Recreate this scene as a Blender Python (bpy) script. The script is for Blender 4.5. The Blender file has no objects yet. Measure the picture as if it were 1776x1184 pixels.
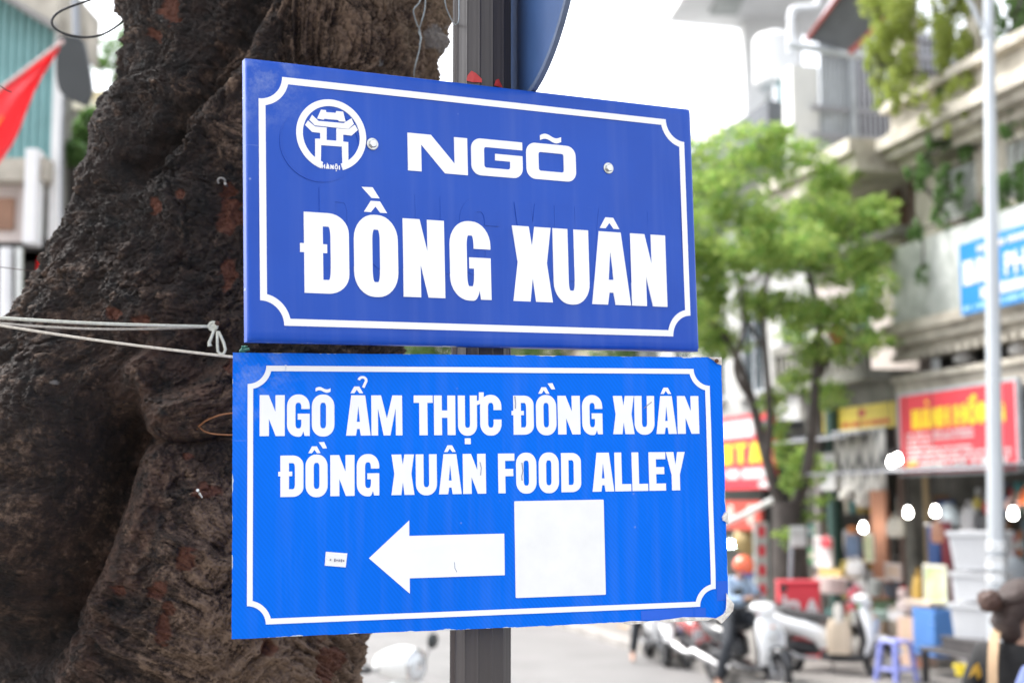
import bpy, bmesh, math, random
import numpy as np
from mathutils import Vector, Matrix, Quaternion
from mathutils.geometry import tessellate_polygon

sc = bpy.context.scene
COL = sc.collection
random.seed(7)
RNG = np.random.default_rng(11)
PI = math.pi

# ------------------------------------------------------------------ camera
CAMZ = 2.05
FPX = 2467.0                      # focal length in pixels of the 1776 px wide photograph (50 mm on full frame)
PITCH = math.atan(276 / FPX)
cd = bpy.data.cameras.new('camera')
cam = bpy.data.objects.new('camera', cd)
COL.objects.link(cam)
cam.location = (0, 0, CAMZ)
cam.rotation_euler = (PI / 2 + PITCH, 0, 0)
cd.sensor_width = 36.0
cd.lens = 36.0 * FPX / 1776
cd.clip_start = 0.05
cd.clip_end = 2000
cd.dof.use_dof = True
cd.dof.focus_distance = 2.13
cd.dof.aperture_fstop = 3.6
cd.dof.aperture_blades = 9
sc.camera = cam

# ------------------------------------------------------------------ light: bright overcast
SUN_EL, SUN_AZ = math.radians(55), math.radians(-62)     # soft sun behind thin cloud, ahead and to the left: the signs are backlit, the shop fronts lit
w = bpy.data.worlds.new('World')
sc.world = w
w.use_nodes = True
nt = w.node_tree
nt.nodes.clear()
sky = nt.nodes.new('ShaderNodeTexSky')
sky.sky_type = 'NISHITA'
sky.sun_disc = False
sky.sun_elevation = SUN_EL
sky.sun_rotation = SUN_AZ
sky.air_density = 1.0
sky.dust_density = 3.0
hs = nt.nodes.new('ShaderNodeHueSaturation')
hs.inputs['Saturation'].default_value = 0.22
bg = nt.nodes.new('ShaderNodeBackground')
bg.inputs['Strength'].default_value = 0.15
wo = nt.nodes.new('ShaderNodeOutputWorld')
nt.links.new(sky.outputs[0], hs.inputs['Color'])
nt.links.new(hs.outputs[0], bg.inputs[0])
nt.links.new(bg.outputs[0], wo.inputs[0])
sd = bpy.data.lights.new('sun', 'SUN')
sd.energy = 1.5
sd.angle = math.radians(25)
sd.color = (1.0, 0.97, 0.93)
sun = bpy.data.objects.new('sun', sd)
COL.objects.link(sun)
_to = Vector((math.sin(SUN_AZ) * math.cos(SUN_EL), math.cos(SUN_AZ) * math.cos(SUN_EL), math.sin(SUN_EL)))
sun.rotation_euler = (-_to).to_track_quat('-Z', 'Y').to_euler()
sun.location = _to * 60
vs = sc.view_settings
vs.view_transform = 'Standard'
vs.look = 'None'
vs.exposure = 1.95
vs.gamma = 1.0
vs.use_curve_mapping = False

# ------------------------------------------------------------------ where a point of the photograph lies in the street
_F = Vector((0, math.cos(PITCH), math.sin(PITCH)))
_U = Vector((0, -math.sin(PITCH), math.cos(PITCH)))
def ray(px, py):
    return _F + Vector((1, 0, 0)) * ((px - 888) / FPX) - _U * ((py - 592) / FPX)
def P(px, py, Y):
    d = ray(px, py)
    return Vector((0, 0, CAMZ)) + d * (Y / d.y)
def G(px, py, z=0.0):
    d = ray(px, py)
    return Vector((0, 0, CAMZ)) + d * ((z - CAMZ) / d.z)
EU = Vector((-0.2391, 0.9710, 0))     # along the street, away from the camera
ER = Vector((0.9710, 0.2391, 0))      # across the street, towards the shops
def Wp(px, py, r):
    d = ray(px, py)
    return Vector((0, 0, CAMZ)) + d * (r / d.dot(ER))
def uz(px, py, r):
    p = Wp(px, py, r)
    return p.dot(EU), p.z
def BL(u, r, z):
    return EU * u + ER * r + Vector((0, 0, z))
STREET_ROT = math.atan2(-EU.y, -EU.x)  # local x runs towards the camera, local y into the shops

# ------------------------------------------------------------------ materials
def _n(nt, t, **k):
    n = nt.nodes.new(t)
    for a, b in k.items():
        setattr(n, a, b)
    return n
def mat(name, col, rough=0.6, metal=0.0, var=0.25, scale=6.0, bump=0.0, bscale=None, col2=None, spec=0.5, coat=0.0,
        detail=6.0, emit=None, estr=0.0, trans=0.0, stretch=None):
    m = bpy.data.materials.new(name)
    m.use_nodes = True
    nt = m.node_tree
    b = nt.nodes['Principled BSDF']
    tc = _n(nt, 'ShaderNodeTexCoord')
    src = tc.outputs['Object']
    if stretch:
        mp = _n(nt, 'ShaderNodeMapping')
        mp.inputs['Scale'].default_value = stretch
        nt.links.new(src, mp.inputs[0])
        src = mp.outputs[0]
    no = _n(nt, 'ShaderNodeTexNoise')
    no.inputs['Scale'].default_value = scale
    no.inputs['Detail'].default_value = detail
    no.inputs['Roughness'].default_value = 0.62
    nt.links.new(src, no.inputs['Vector'])
    rp = _n(nt, 'ShaderNodeValToRGB')
    rp.color_ramp.elements[0].position = 0.3
    rp.color_ramp.elements[1].position = 0.7
    c1 = col
    if col2 is None:
        col2 = tuple(c * (1 - var) for c in col)
    rp.color_ramp.elements[0].color = (*col2, 1)
    rp.color_ramp.elements[1].color = (*c1, 1)
    nt.links.new(no.outputs['Fac'], rp.inputs[0])
    nt.links.new(rp.outputs[0], b.inputs['Base Color'])
    b.inputs['Roughness'].default_value = rough
    b.inputs['Metallic'].default_value = metal
    b.inputs['Specular IOR Level'].default_value = spec
    b.inputs['Coat Weight'].default_value = coat
    if trans:
        b.inputs['Transmission Weight'].default_value = trans
    if bump:
        n2 = _n(nt, 'ShaderNodeTexNoise')
        n2.inputs['Scale'].default_value = bscale or scale * 6
        n2.inputs['Detail'].default_value = 8
        nt.links.new(src, n2.inputs['Vector'])
        bp = _n(nt, 'ShaderNodeBump')
        bp.inputs['Strength'].default_value = bump
        bp.inputs['Distance'].default_value = 0.01
        nt.links.new(n2.outputs['Fac'], bp.inputs['Height'])
        nt.links.new(bp.outputs[0], b.inputs['Normal'])
    if emit:
        b.inputs['Emission Color'].default_value = (*emit, 1)
        b.inputs['Emission Strength'].default_value = estr
    return m

def leaf_mat(name, c1, c2, transl=0.45):
    m = bpy.data.materials.new(name)
    m.use_nodes = True
    nt = m.node_tree
    nt.nodes.clear()
    g = _n(nt, 'ShaderNodeNewGeometry')
    rp = _n(nt, 'ShaderNodeValToRGB')
    rp.color_ramp.elements[0].color = (*c1, 1)
    rp.color_ramp.elements[1].color = (*c2, 1)
    nt.links.new(g.outputs['Random Per Island'], rp.inputs[0])
    b = _n(nt, 'ShaderNodeBsdfPrincipled')
    b.inputs['Roughness'].default_value = 0.42
    t = _n(nt, 'ShaderNodeBsdfTranslucent')
    mx = _n(nt, 'ShaderNodeMixShader')
    mx.inputs[0].default_value = transl
    o = _n(nt, 'ShaderNodeOutputMaterial')
    nt.links.new(rp.outputs[0], b.inputs['Base Color'])
    nt.links.new(rp.outputs[0], t.inputs[0])
    nt.links.new(b.outputs[0], mx.inputs[1])
    nt.links.new(t.outputs[0], mx.inputs[2])
    nt.links.new(mx.outputs[0], o.inputs[0])
    return m

# ------------------------------------------------------------------ mesh builder
class MB:
    def __init__(self):
        self.v = []
        self.f = []
    def add(self, vs, fs):
        o = len(self.v)
        self.v.extend([tuple(p) for p in vs])
        self.f.extend([tuple(i + o for i in f) for f in fs])
        return self
    def box(self, x0, x1, y0, y1, z0, z1, M=None):
        vs = [Vector(p) for p in ((x0, y0, z0), (x1, y0, z0), (x1, y1, z0), (x0, y1, z0), (x0, y0, z1), (x1, y0, z1), (x1, y1, z1), (x0, y1, z1))]
        if M is not None:
            vs = [M @ p for p in vs]
        return self.add(vs, [(0, 3, 2, 1), (4, 5, 6, 7), (0, 1, 5, 4), (1, 2, 6, 5), (2, 3, 7, 6), (3, 0, 4, 7)])
    def bevbox(self, x0, x1, y0, y1, z0, z1, b=0.01, M=None):
        """box with chamfered edges (24 vertices)"""
        b = min(b, (x1 - x0) * .45, (y1 - y0) * .45, (z1 - z0) * .45)
        vs, idx = [], {}
        for ix, X in enumerate((x0, x1)):
            for iy, Y in enumerate((y0, y1)):
                for iz, Z in enumerate((z0, z1)):
                    sx, sy, sz = (1 if ix == 0 else -1), (1 if iy == 0 else -1), (1 if iz == 0 else -1)
                    for k, d in enumerate(((0, sy * b, sz * b), (sx * b, 0, sz * b), (sx * b, sy * b, 0))):
                        idx[(ix, iy, iz, k)] = len(vs)
                        vs.append(Vector((X + d[0], Y + d[1], Z + d[2])))
        fs = []
        q = lambda a: [idx[t] for t in a]
        for s in (0, 1):
            fs.append(q([(s, 0, 0, 0), (s, 1, 0, 0), (s, 1, 1, 0), (s, 0, 1, 0)]))
            fs.append(q([(0, s, 0, 1), (1, s, 0, 1), (1, s, 1, 1), (0, s, 1, 1)]))
            fs.append(q([(0, 0, s, 2), (1, 0, s, 2), (1, 1, s, 2), (0, 1, s, 2)]))
        for a in (0, 1):
            for c in (0, 1):
                fs.append(q([(0, a, c, 1), (1, a, c, 1), (1, a, c, 2), (0, a, c, 2)]))
                fs.append(q([(a, 0, c, 0), (a, 1, c, 0), (a, 1, c, 2), (a, 0, c, 2)]))
                fs.append(q([(a, c, 0, 0), (a, c, 1, 0), (a, c, 1, 1), (a, c, 0, 1)]))
        for a in (0, 1):
            for c in (0, 1):
                for e in (0, 1):
                    fs.append(q([(a, c, e, 0), (a, c, e, 1), (a, c, e, 2)]))
        if M is not None:
            vs = [M @ p for p in vs]
        return self.add(vs, fs)
    def tube(self, pts, rad, n=8, caps=True, closed=False):
        pts = [Vector(p) for p in pts]
        m = len(pts)
        rads = list(rad) if hasattr(rad, '__len__') else [rad] * m
        t0 = (pts[1] - pts[0]).normalized()
        up = Vector((0, 0, 1)) if abs(t0.z) < .9 else Vector((0, 1, 0))
        nrm = t0.cross(up).normalized()
        vs, fs = [], []
        for i in range(m):
            if closed:
                t = (pts[(i + 1) % m] - pts[i - 1]).normalized()
            else:
                t = (pts[min(i + 1, m - 1)] - pts[max(i - 1, 0)])
                t = t.normalized() if t.length > 1e-9 else t0
            nrm = (nrm - t * nrm.dot(t))
            nrm = nrm.normalized() if nrm.length > 1e-9 else t.orthogonal().normalized()
            bn = t.cross(nrm)
            for k in range(n):
                a = 2 * PI * k / n
                vs.append(pts[i] + (nrm * math.cos(a) + bn * math.sin(a)) * rads[i])
        for i in range(m - 1 if not closed else m):
            j = (i + 1) % m
            for k in range(n):
                k2 = (k + 1) % n
                fs.append((i * n + k, i * n + k2, j * n + k2, j * n + k))
        if caps and not closed:
            fs.append(tuple(range(n))[::-1])
            fs.append(tuple((m - 1) * n + k for k in range(n)))
        return self.add(vs, fs)
    def lathe(self, prof, n=16, M=None, caps=True):
        """prof: list of (radius, height) about the local z axis"""
        vs, fs = [], []
        for r, h in prof:
            for k in range(n):
                a = 2 * PI * k / n
                vs.append(Vector((r * math.cos(a), r * math.sin(a), h)))
        for i in range(len(prof) - 1):
            for k in range(n):
                k2 = (k + 1) % n
                fs.append((i * n + k, i * n + k2, (i + 1) * n + k2, (i + 1) * n + k))
        if caps:
            fs.append(tuple(range(n))[::-1])
            fs.append(tuple((len(prof) - 1) * n + k for k in range(n)))
        if M is not None:
            vs = [M @ p for p in vs]
        return self.add(vs, fs)
    def loft(self, secs, n=14, e=2.6):
        """secs: (centre, axis_a * half, axis_b * half) superellipse sections"""
        vs, fs = [], []
        for c, a, b in secs:
            c, a, b = Vector(c), Vector(a), Vector(b)
            for k in range(n):
                t = 2 * PI * k / n
                ct, st = math.cos(t), math.sin(t)
                vs.append(c + a * (math.copysign(abs(ct) ** (2 / e), ct)) + b * (math.copysign(abs(st) ** (2 / e), st)))
        m = len(secs)
        for i in range(m - 1):
            for k in range(n):
                k2 = (k + 1) % n
                fs.append((i * n + k, i * n + k2, (i + 1) * n + k2, (i + 1) * n + k))
        fs.append(tuple(range(n))[::-1])
        fs.append(tuple((m - 1) * n + k for k in range(n)))
        return self.add(vs, fs)
    def ribbon(self, path, n=12, e=2.6):
        """loft along a path in the xz plane: (x, z, half thickness, half width)"""
        secs = []
        m = len(path)
        for i, (x, z, th, hw) in enumerate(path):
            a, b = path[max(i - 1, 0)], path[min(i + 1, m - 1)]
            t = Vector((b[0] - a[0], 0, b[1] - a[1])).normalized()
            nr = Vector((-t.z, 0, t.x))
            secs.append(((x, 0, z), nr * th, Vector((0, hw, 0))))
        return self.loft(secs, n, e)
    def poly(self, outer, holes=(), y0=0.0, y1=-0.001, M=None):
        """flat outline (x, z), extruded from y0 (back) to y1 (front, towards -y)"""
        loops = [list(outer)] + [list(h) for h in holes]
        pv = [[Vector((a, b, 0)) for a, b in l] for l in loops]
        tris = tessellate_polygon(pv)
        flat = [p for l in loops for p in l]
        n = len(flat)
        vs = [Vector((a, y1, b)) for a, b in flat] + [Vector((a, y0, b)) for a, b in flat]
        fs = []
        for t in tris:
            a, b, c = (flat[i] for i in t)
            ar = (b[0] - a[0]) * (c[1] - a[1]) - (b[1] - a[1]) * (c[0] - a[0])
            t = tuple(t) if ar > 0 else tuple(t)[::-1]
            fs.append(t)
            fs.append(tuple(i + n for i in t[::-1]))
        o = 0
        for l in loops:
            k = len(l)
            for i in range(k):
                j = (i + 1) % k
                fs.append((o + i, o + i + n, o + j + n, o + j))
            o += k
        if M is not None:
            vs = [M @ p for p in vs]
        return self.add(vs, fs)
    def grid(self, rows, thick=None):
        """rows of points; with thick a second skin is set behind along that vector"""
        m, n = len(rows), len(rows[0])
        vs = [Vector(p) for r in rows for p in r]
        fs = [(i * n + j, i * n + j + 1, (i + 1) * n + j + 1, (i + 1) * n + j) for i in range(m - 1) for j in range(n - 1)]
        if thick is not None:
            th = Vector(thick)
            k = len(vs)
            vs += [p + th for p in vs]
            fs += [tuple(i + k for i in f[::-1]) for f in fs]
            per = [j for j in range(n)] + [i * n + n - 1 for i in range(1, m)] + [(m - 1) * n + j for j in range(n - 2, -1, -1)] + [i * n for i in range(m - 2, 0, -1)]
            for a, b in zip(per, per[1:] + per[:1]):
                fs.append((b, a, a + k, b + k))
        return self.add(vs, fs)
    def build(self, name, m, parent=None, smooth=False, world=True, ang=35):
        """links the mesh as ONE object; world coordinates are taken over into the parent's own"""
        me = bpy.data.meshes.new(name)
        vs = self.v
        if parent is not None and world:
            iv = WM[parent.name].inverted()
            vs = [iv @ Vector(p) for p in vs]
        me.from_pydata([tuple(p) for p in vs], [], self.f)
        bm = bmesh.new()
        bm.from_mesh(me)
        bmesh.ops.recalc_face_normals(bm, faces=bm.faces)
        bm.to_mesh(me)
        bm.free()
        if smooth:
            me.polygons.foreach_set('use_smooth', [True] * len(me.polygons))
            me.set_sharp_from_angle(angle=math.radians(ang))
        me.materials.append(m)
        o = bpy.data.objects.new(name, me)
        COL.objects.link(o)
        if parent is not None:
            o.parent = parent
            WM[o.name] = WM[parent.name].copy()
        else:
            WM[o.name] = Matrix.Identity(4)
        return o
WM = {}

def thing(name, label, cat, loc=(0, 0, 0), rotz=0.0, group=None, M=None):
    o = bpy.data.objects.new(name, None)
    o.empty_display_size = 0.1
    COL.objects.link(o)
    if M is None:
        M = Matrix.Translation(Vector(loc)) @ Matrix.Rotation(rotz, 4, 'Z')
    o.matrix_world = M
    WM[o.name] = M.copy()
    o['label'] = label
    o['category'] = cat
    if group:
        o['group'] = group
    return o
def tag(o, label, cat, group=None):
    o['label'] = label
    o['category'] = cat
    if group:
        o['group'] = group
    return o
def struct(o):
    o['kind'] = 'structure'
    return o
def dup(root, M, label, group=None):
    r = root.copy()
    COL.objects.link(r)
    r.matrix_world = M
    WM[r.name] = M.copy()
    r['label'] = label
    if group:
        r['group'] = group
    for ch in list(root.children):
        c = ch.copy()
        COL.objects.link(c)
        c.parent = r
        for g in ch.children:
            d = g.copy()
            COL.objects.link(d)
            d.parent = c
    return r
def sbox(u0, u1, r0, r1, z0, z1, mb=None):
    """box in street coordinates"""
    mb = mb or MB()
    vs = [BL(u, r, z) for z in (z0, z1) for (u, r) in ((u0, r0), (u0, r1), (u1, r1), (u1, r0))]
    return mb.add(vs, [(0, 3, 2, 1), (4, 5, 6, 7), (0, 1, 5, 4), (1, 2, 6, 5), (2, 3, 7, 6), (3, 0, 4, 7)])

# ------------------------------------------------------------------ lettering: heavy condensed capitals drawn as outlines
def arc(cx, cy, rx, ry, a0, a1, n=8):
    return [(cx + rx * math.cos(math.radians(a0 + (a1 - a0) * i / n)), cy + ry * math.sin(math.radians(a0 + (a1 - a0) * i / n))) for i in range(n + 1)]
def rrect(x0, x1, z0, z1, rx, rz, n=8):
    return arc(x1 - rx, z1 - rz, rx, rz, 0, 90, n) + arc(x0 + rx, z1 - rz, rx, rz, 90, 180, n) + arc(x0 + rx, z0 + rz, rx, rz, 180, 270, n) + arc(x1 - rx, z0 + rz, rx, rz, 270, 360, n)
def glyph(ch, w, h, s, t, ext=False):
    """outline of a capital w wide and h tall with stem s and bar t: list of (outer, holes)"""
    c = w / 2
    R = lambda k: (w * k, w * k * 1.15 if not ext else h * k * 1.0)
    ov = 0.018 * h if not ext else 0
    if ch == 'I':
        return [([(0, 0), (w, 0), (w, h), (0, h)], [])]
    if ch == 'N':
        if ext:
            d = s * 1.75
            return [([(0, 0), (s, 0), (s, h * .72), (w - d, 0), (w, 0), (w, h), (w - s, h), (w - s, h * .28), (d, h), (0, h)], [])]
        d = s * 0.98
        return [([(0, 0), (s, 0), (s, h * .42), (w - d, 0), (w, 0), (w, h), (w - s, h), (w - s, h * .59), (d, h), (0, h)], [])]
    if ch == 'X':
        f, i = w * .43, w * .13
        return [([(0, 0), (f, 0), (c, h * .32), (w - f, 0), (w, 0), (w - i, h * .52), (w - .01 * w, h), (w - f, h), (c, h * .74), (f, h), (.01 * w, h), (i, h * .52)], [])]
    if ch == 'T':
        return [([(c - s / 2, 0), (c + s / 2, 0), (c + s / 2, h - t), (w, h - t), (w, h), (0, h), (0, h - t), (c - s / 2, h - t)], [])]
    if ch == 'H':
        m = h * .53
        return [([(0, 0), (s, 0), (s, m - t / 2), (w - s, m - t / 2), (w - s, 0), (w, 0), (w, h), (w - s, h), (w - s, m + t / 2), (s, m + t / 2), (s, h), (0, h)], [])]
    if ch == 'F' or ch == 'E':
        m = h * .52
        o = [(0, 0)]
        if ch == 'E':
            o += [(w, 0), (w, t), (s, t)]
        else:
            o += [(s, 0)]
        o += [(s, m - t / 2), (w * .92, m - t / 2), (w * .92, m + t / 2), (s, m + t / 2), (s, h - t), (w, h - t), (w, h), (0, h)]
        return [(o, [])]
    if ch == 'L':
        return [([(0, 0), (w, 0), (w, t), (s, t), (s, h), (0, h)], [])]
    if ch == 'Y':
        f = w * .40
        return [([(c - s / 2, 0), (c + s / 2, 0), (c + s / 2, h * .4), (w, h), (w - f, h), (c, h * .66), (f, h), (0, h), (c - s / 2, h * .4)], [])]
    if ch == 'M':
        d = s * 1.22
        return [([(0, 0), (s * .82, 0), (s * .82, h * .68), (c - s * .42, 0), (c + s * .42, 0), (w - s * .82, h * .68), (w - s * .82, 0), (w, 0), (w, h), (w - d, h), (c, h * .42), (d, h), (0, h)], [])]
    if ch == 'A':
        f, q = w * .40, w * .285
        dl = f * .12
        sl = (c - q) / h
        return [([(0, 0), (f, 0), (f + dl, h * .165), (w - f - dl, h * .165), (w - f, 0), (w, 0), (c + q, h), (c - q, h)],
                 [[(c - w * .065, h * .34), (c + w * .065, h * .34), (c + .004 * w, h * .72), (c - .004 * w, h * .72)]])]
    rx, rz = R(.46 if not ext else .22)
    if ext:
        rx = h * .28
        rz = h * .28
    ix, iz = max(rx - s, w * .045), max(rz - t, w * .05)
    if ext:
        ix = iz = h * .07
    if ch == 'O':
        inner = rrect(s, w - s, t, h - t, min(ix, (w - 2 * s) / 2 * .98), iz)
        return [(rrect(0, w, -ov, h + ov, rx, rz), [inner])]
    if ch in 'DĐ':
        o = [(0, 0)] + arc(w - rx, rz * .8, rx, rz * .8, 270, 360) + arc(w - rx, h - rz * .8, rx, rz * .8, 0, 90) + [(0, h)]
        jx = min(ix, (w - 2 * s) * .8)
        hl = [(s, t)] + arc(w - s - jx, t + iz, jx, iz, 270, 360) + arc(w - s - jx, h - t - iz, jx, iz, 0, 90) + [(s, h - t)]
        if ch == 'Đ':
            e = w * .09
            m0, m1 = h * .50, h * .61
            o += [(0, m1), (-e, m1), (-e, m0), (0, m0)]
            k = (w - 2 * s) * .55
            hl += [(s, m1), (s + k, m1), (s + k, m0), (s, m0)]
        return [(o, [hl])]
    if ch == 'U':
        jx = min(ix, (w - 2 * s) / 2 * .98)
        o = [(0, h)] + arc(rx, rz - ov, rx, rz, 180, 270) + arc(w - rx, rz - ov, rx, rz, 270, 360) + [(w, h), (w - s, h)]
        o += arc(w - s - jx, t + iz, jx, iz, 360, 270) + arc(s + jx, t + iz, jx, iz, 270, 180) + [(s, h)]
        return [(o, [])]
    jx = min(ix, (w - 2 * s) / 2 * .98)
    if ch == 'C':
        o = [(w, h * .63)] + arc(w - rx, h + ov - rz, rx, rz, 0, 90) + arc(rx, h + ov - rz, rx, rz, 90, 180) + arc(rx, rz - ov, rx, rz, 180, 270) + arc(w - rx, rz - ov, rx, rz, 270, 360)
        o += [(w, h * .39), (w - s, h * .39)] + arc(w - s - jx, t + iz, jx, iz, 360, 270) + arc(s + jx, t + iz, jx, iz, 270, 180) + arc(s + jx, h - t - iz, jx, iz, 180, 90) + arc(w - s - jx, h - t - iz, jx, iz, 90, 0) + [(w - s, h * .63)]
        return [(o, [])]
    if ch == 'G':
        if ext:
            o = [(w, h * .78), (w, h), (rx, h)] + arc(rx, h - rz, rx, rz, 90, 180)[1:] + arc(rx, rz, rx, rz, 180, 270) + arc(w - rx, rz, rx, rz, 270, 360)
            o += [(w, h * .62), (w * .46, h * .62), (w * .46, h * .44), (w - s, h * .44), (w - s, h * .22 + ix)] + arc(w - s - ix, h * .22 + ix, ix, ix, 360, 270)[1:]
            o += arc(s + ix, h * .22 + ix, ix, ix, 270, 180) + arc(s + ix, h * .78 - ix, ix, ix, 180, 90)
            return [(o, [])]
        o = [(w, h * .66)] + arc(w - rx, h + ov - rz, rx, rz, 0, 90) + arc(rx, h + ov - rz, rx, rz, 90, 180) + arc(rx, rz - ov, rx, rz, 180, 270)
        o += arc(w * .56, rz * .9 - ov, w * .18, rz * .9, 270, 330, 5) + [(w - s * .62, 0), (w, 0), (w, h * .545), (w * .47, h * .545), (w * .47, h * .40), (w - s, h * .40)]
        o += arc(w - s - jx, t + iz, jx, iz, 360, 270) + arc(s + jx, t + iz, jx, iz, 270, 180) + arc(s + jx, h - t - iz, jx, iz, 180, 90) + arc(w - s - jx, h - t - iz, jx, iz, 90, 0) + [(w - s, h * .66)]
        return [(o, [])]
    return [([(0, 0), (w, 0), (w, h), (0, h)], [])]
def shift(pl, x, z):
    return [(a + x, b + z) for a, b in pl]
def letter_mb(ch, x0, x1, z0, h, s, t, y0, y1, marks=(), ext=False, mb=None):
    mb = mb or MB()
    for o, hs_ in glyph(ch, x1 - x0, h, s, t, ext):
        mb.poly(shift(o, x0, z0), [shift(k, x0, z0) for k in hs_], y0, y1)
    for mk in marks:
        mb.poly(mk, (), y0, y1)
    return mb
def hat(cx, z, w, h, th):
    return [(cx - w / 2, z), (cx - w / 2 + w * .30, z), (cx, z + h * .52), (cx + w / 2 - w * .30, z), (cx + w / 2, z), (cx + w * .20, z + h), (cx - w * .20, z + h)]
def tilde(cx, z, w, h, th):
    up, dn = [], []
    n = 14
    for i in range(n + 1):
        x = -1 + 2 * i / n
        m = z + h * .5 + (h - th) * .5 * math.sin(-x * PI) * 1.0
        up.append((cx + x * w / 2, m + th / 2))
        dn.append((cx + x * w / 2, m - th / 2))
    return dn + up[::-1]
def strokepoly(pts, th):
    L, Rr = [], []
    for i, p in enumerate(pts):
        a, b = pts[max(i - 1, 0)], pts[min(i + 1, len(pts) - 1)]
        d = Vector((b[0] - a[0], b[1] - a[1])).normalized()
        L.append((p[0] - d.y * th / 2, p[1] + d.x * th / 2))
        Rr.append((p[0] + d.y * th / 2, p[1] - d.x * th / 2))
    return Rr + L[::-1]

# ================================================================== GROUND AND ROAD
m_road = mat('asphalt', (0.185, 0.18, 0.178), 0.75, var=0.25, scale=0.9, bump=0.35, bscale=90, detail=9)
m_pave = mat('paving', (0.235, 0.22, 0.205), 0.8, var=0.3, scale=2.0, bump=0.3, bscale=60)
m_kerb = mat('kerb_stone', (0.34, 0.32, 0.30), 0.8, var=0.3, scale=4, bump=0.3)
mb = MB()
mb.add([(-400, -400, 0), (400, -400, 0), (400, 600, 0), (-400, 600, 0)], [(0, 1, 2, 3)])
struct(mb.build('ground', m_road))
# far pavement in front of the shops: paving slabs near the picture, one sheet beyond
KR = 6.35
mb = sbox(-12, 70, KR + .16, 9.3, -0.05, 0.116)
sheet = struct(mb.build('pavement', m_pave))
slab_me = None
for i in range(24):
    for j in range(6):
        mb = MB()
        u0, r0 = 13.2 + i * .6, KR + .18 + j * .44
        h = 0.122 + RNG.uniform(-.002, .002)
        mb.bevbox(-.295, .295, -.215, .215, 0, h - .08, .006)
        if slab_me is None:
            slab = mb.build('paving_slab', m_pave, sheet, world=False)
            slab_me = slab.data
            o = slab
        else:
            o = bpy.data.objects.new('paving_slab', slab_me)
            COL.objects.link(o)
            o.parent = sheet
        o.location = BL(u0 + .3, r0 + .22, .078 + RNG.uniform(-.003, .003))
        o.rotation_euler = (0, 0, STREET_ROT)
kerb_parent = struct(sbox(-12, 70, KR + .02, KR + .15, -0.05, 0.09).build('kerb', m_kerb))
kmb = MB().bevbox(-.49, .49, -.075, .075, -.05, .125, .02)
ko = None
for i in range(34):
    if ko is None:
        ko = kmb.build('kerb_stone', m_kerb, kerb_parent, world=False)
        o = ko
    else:
        o = bpy.data.objects.new('kerb_stone', ko.data)
        COL.objects.link(o)
        o.parent = kerb_parent
    o.location = BL(8 + i * 1.0, KR + .083, .003)
    o.rotation_euler = (0, 0, STREET_ROT)
# near pavement where the tree and the post stand
mb = MB()
ppts = [BL(-12, -7, 0), BL(-12, 1.1, 0), BL(9, 1.1, 0), BL(9, -7, 0)]
mb.add([Vector((p.x, p.y, z)) for z in (-.05, .12) for p in ppts], [(0, 3, 2, 1), (4, 5, 6, 7), (0, 1, 5, 4), (1, 2, 6, 5), (2, 3, 7, 6), (3, 0, 4, 7)])
struct(mb.build('pavement', m_pave))
# worn repair strip along the road
mb = sbox(6, 40, 3.2, 4.1, -0.01, 0.004)
struct(mb.build('road_patch', mat('asphalt_patch', (0.19, 0.187, 0.185), 0.8, var=.3, scale=2, bump=.3, bscale=80)))

# ================================================================== THE TWO NAME SIGNS
UP_M = Matrix.Translation((-0.0342, 2.1127, 2.4787)) @ Matrix(((0.88924, -0.45679, -0.02425), (0.45649, 0.88957, -0.01692), (0.02931, 0.00398, 0.99956))).to_4x4()
LO_M = Matrix.Translation((-0.0320, 2.1149, 2.0656)) @ Matrix(((0.96402, -0.26536, -0.01565), (0.26524, 0.96414, -0.00942), (0.01759, 0.00493, 0.99983))).to_4x4()

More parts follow.
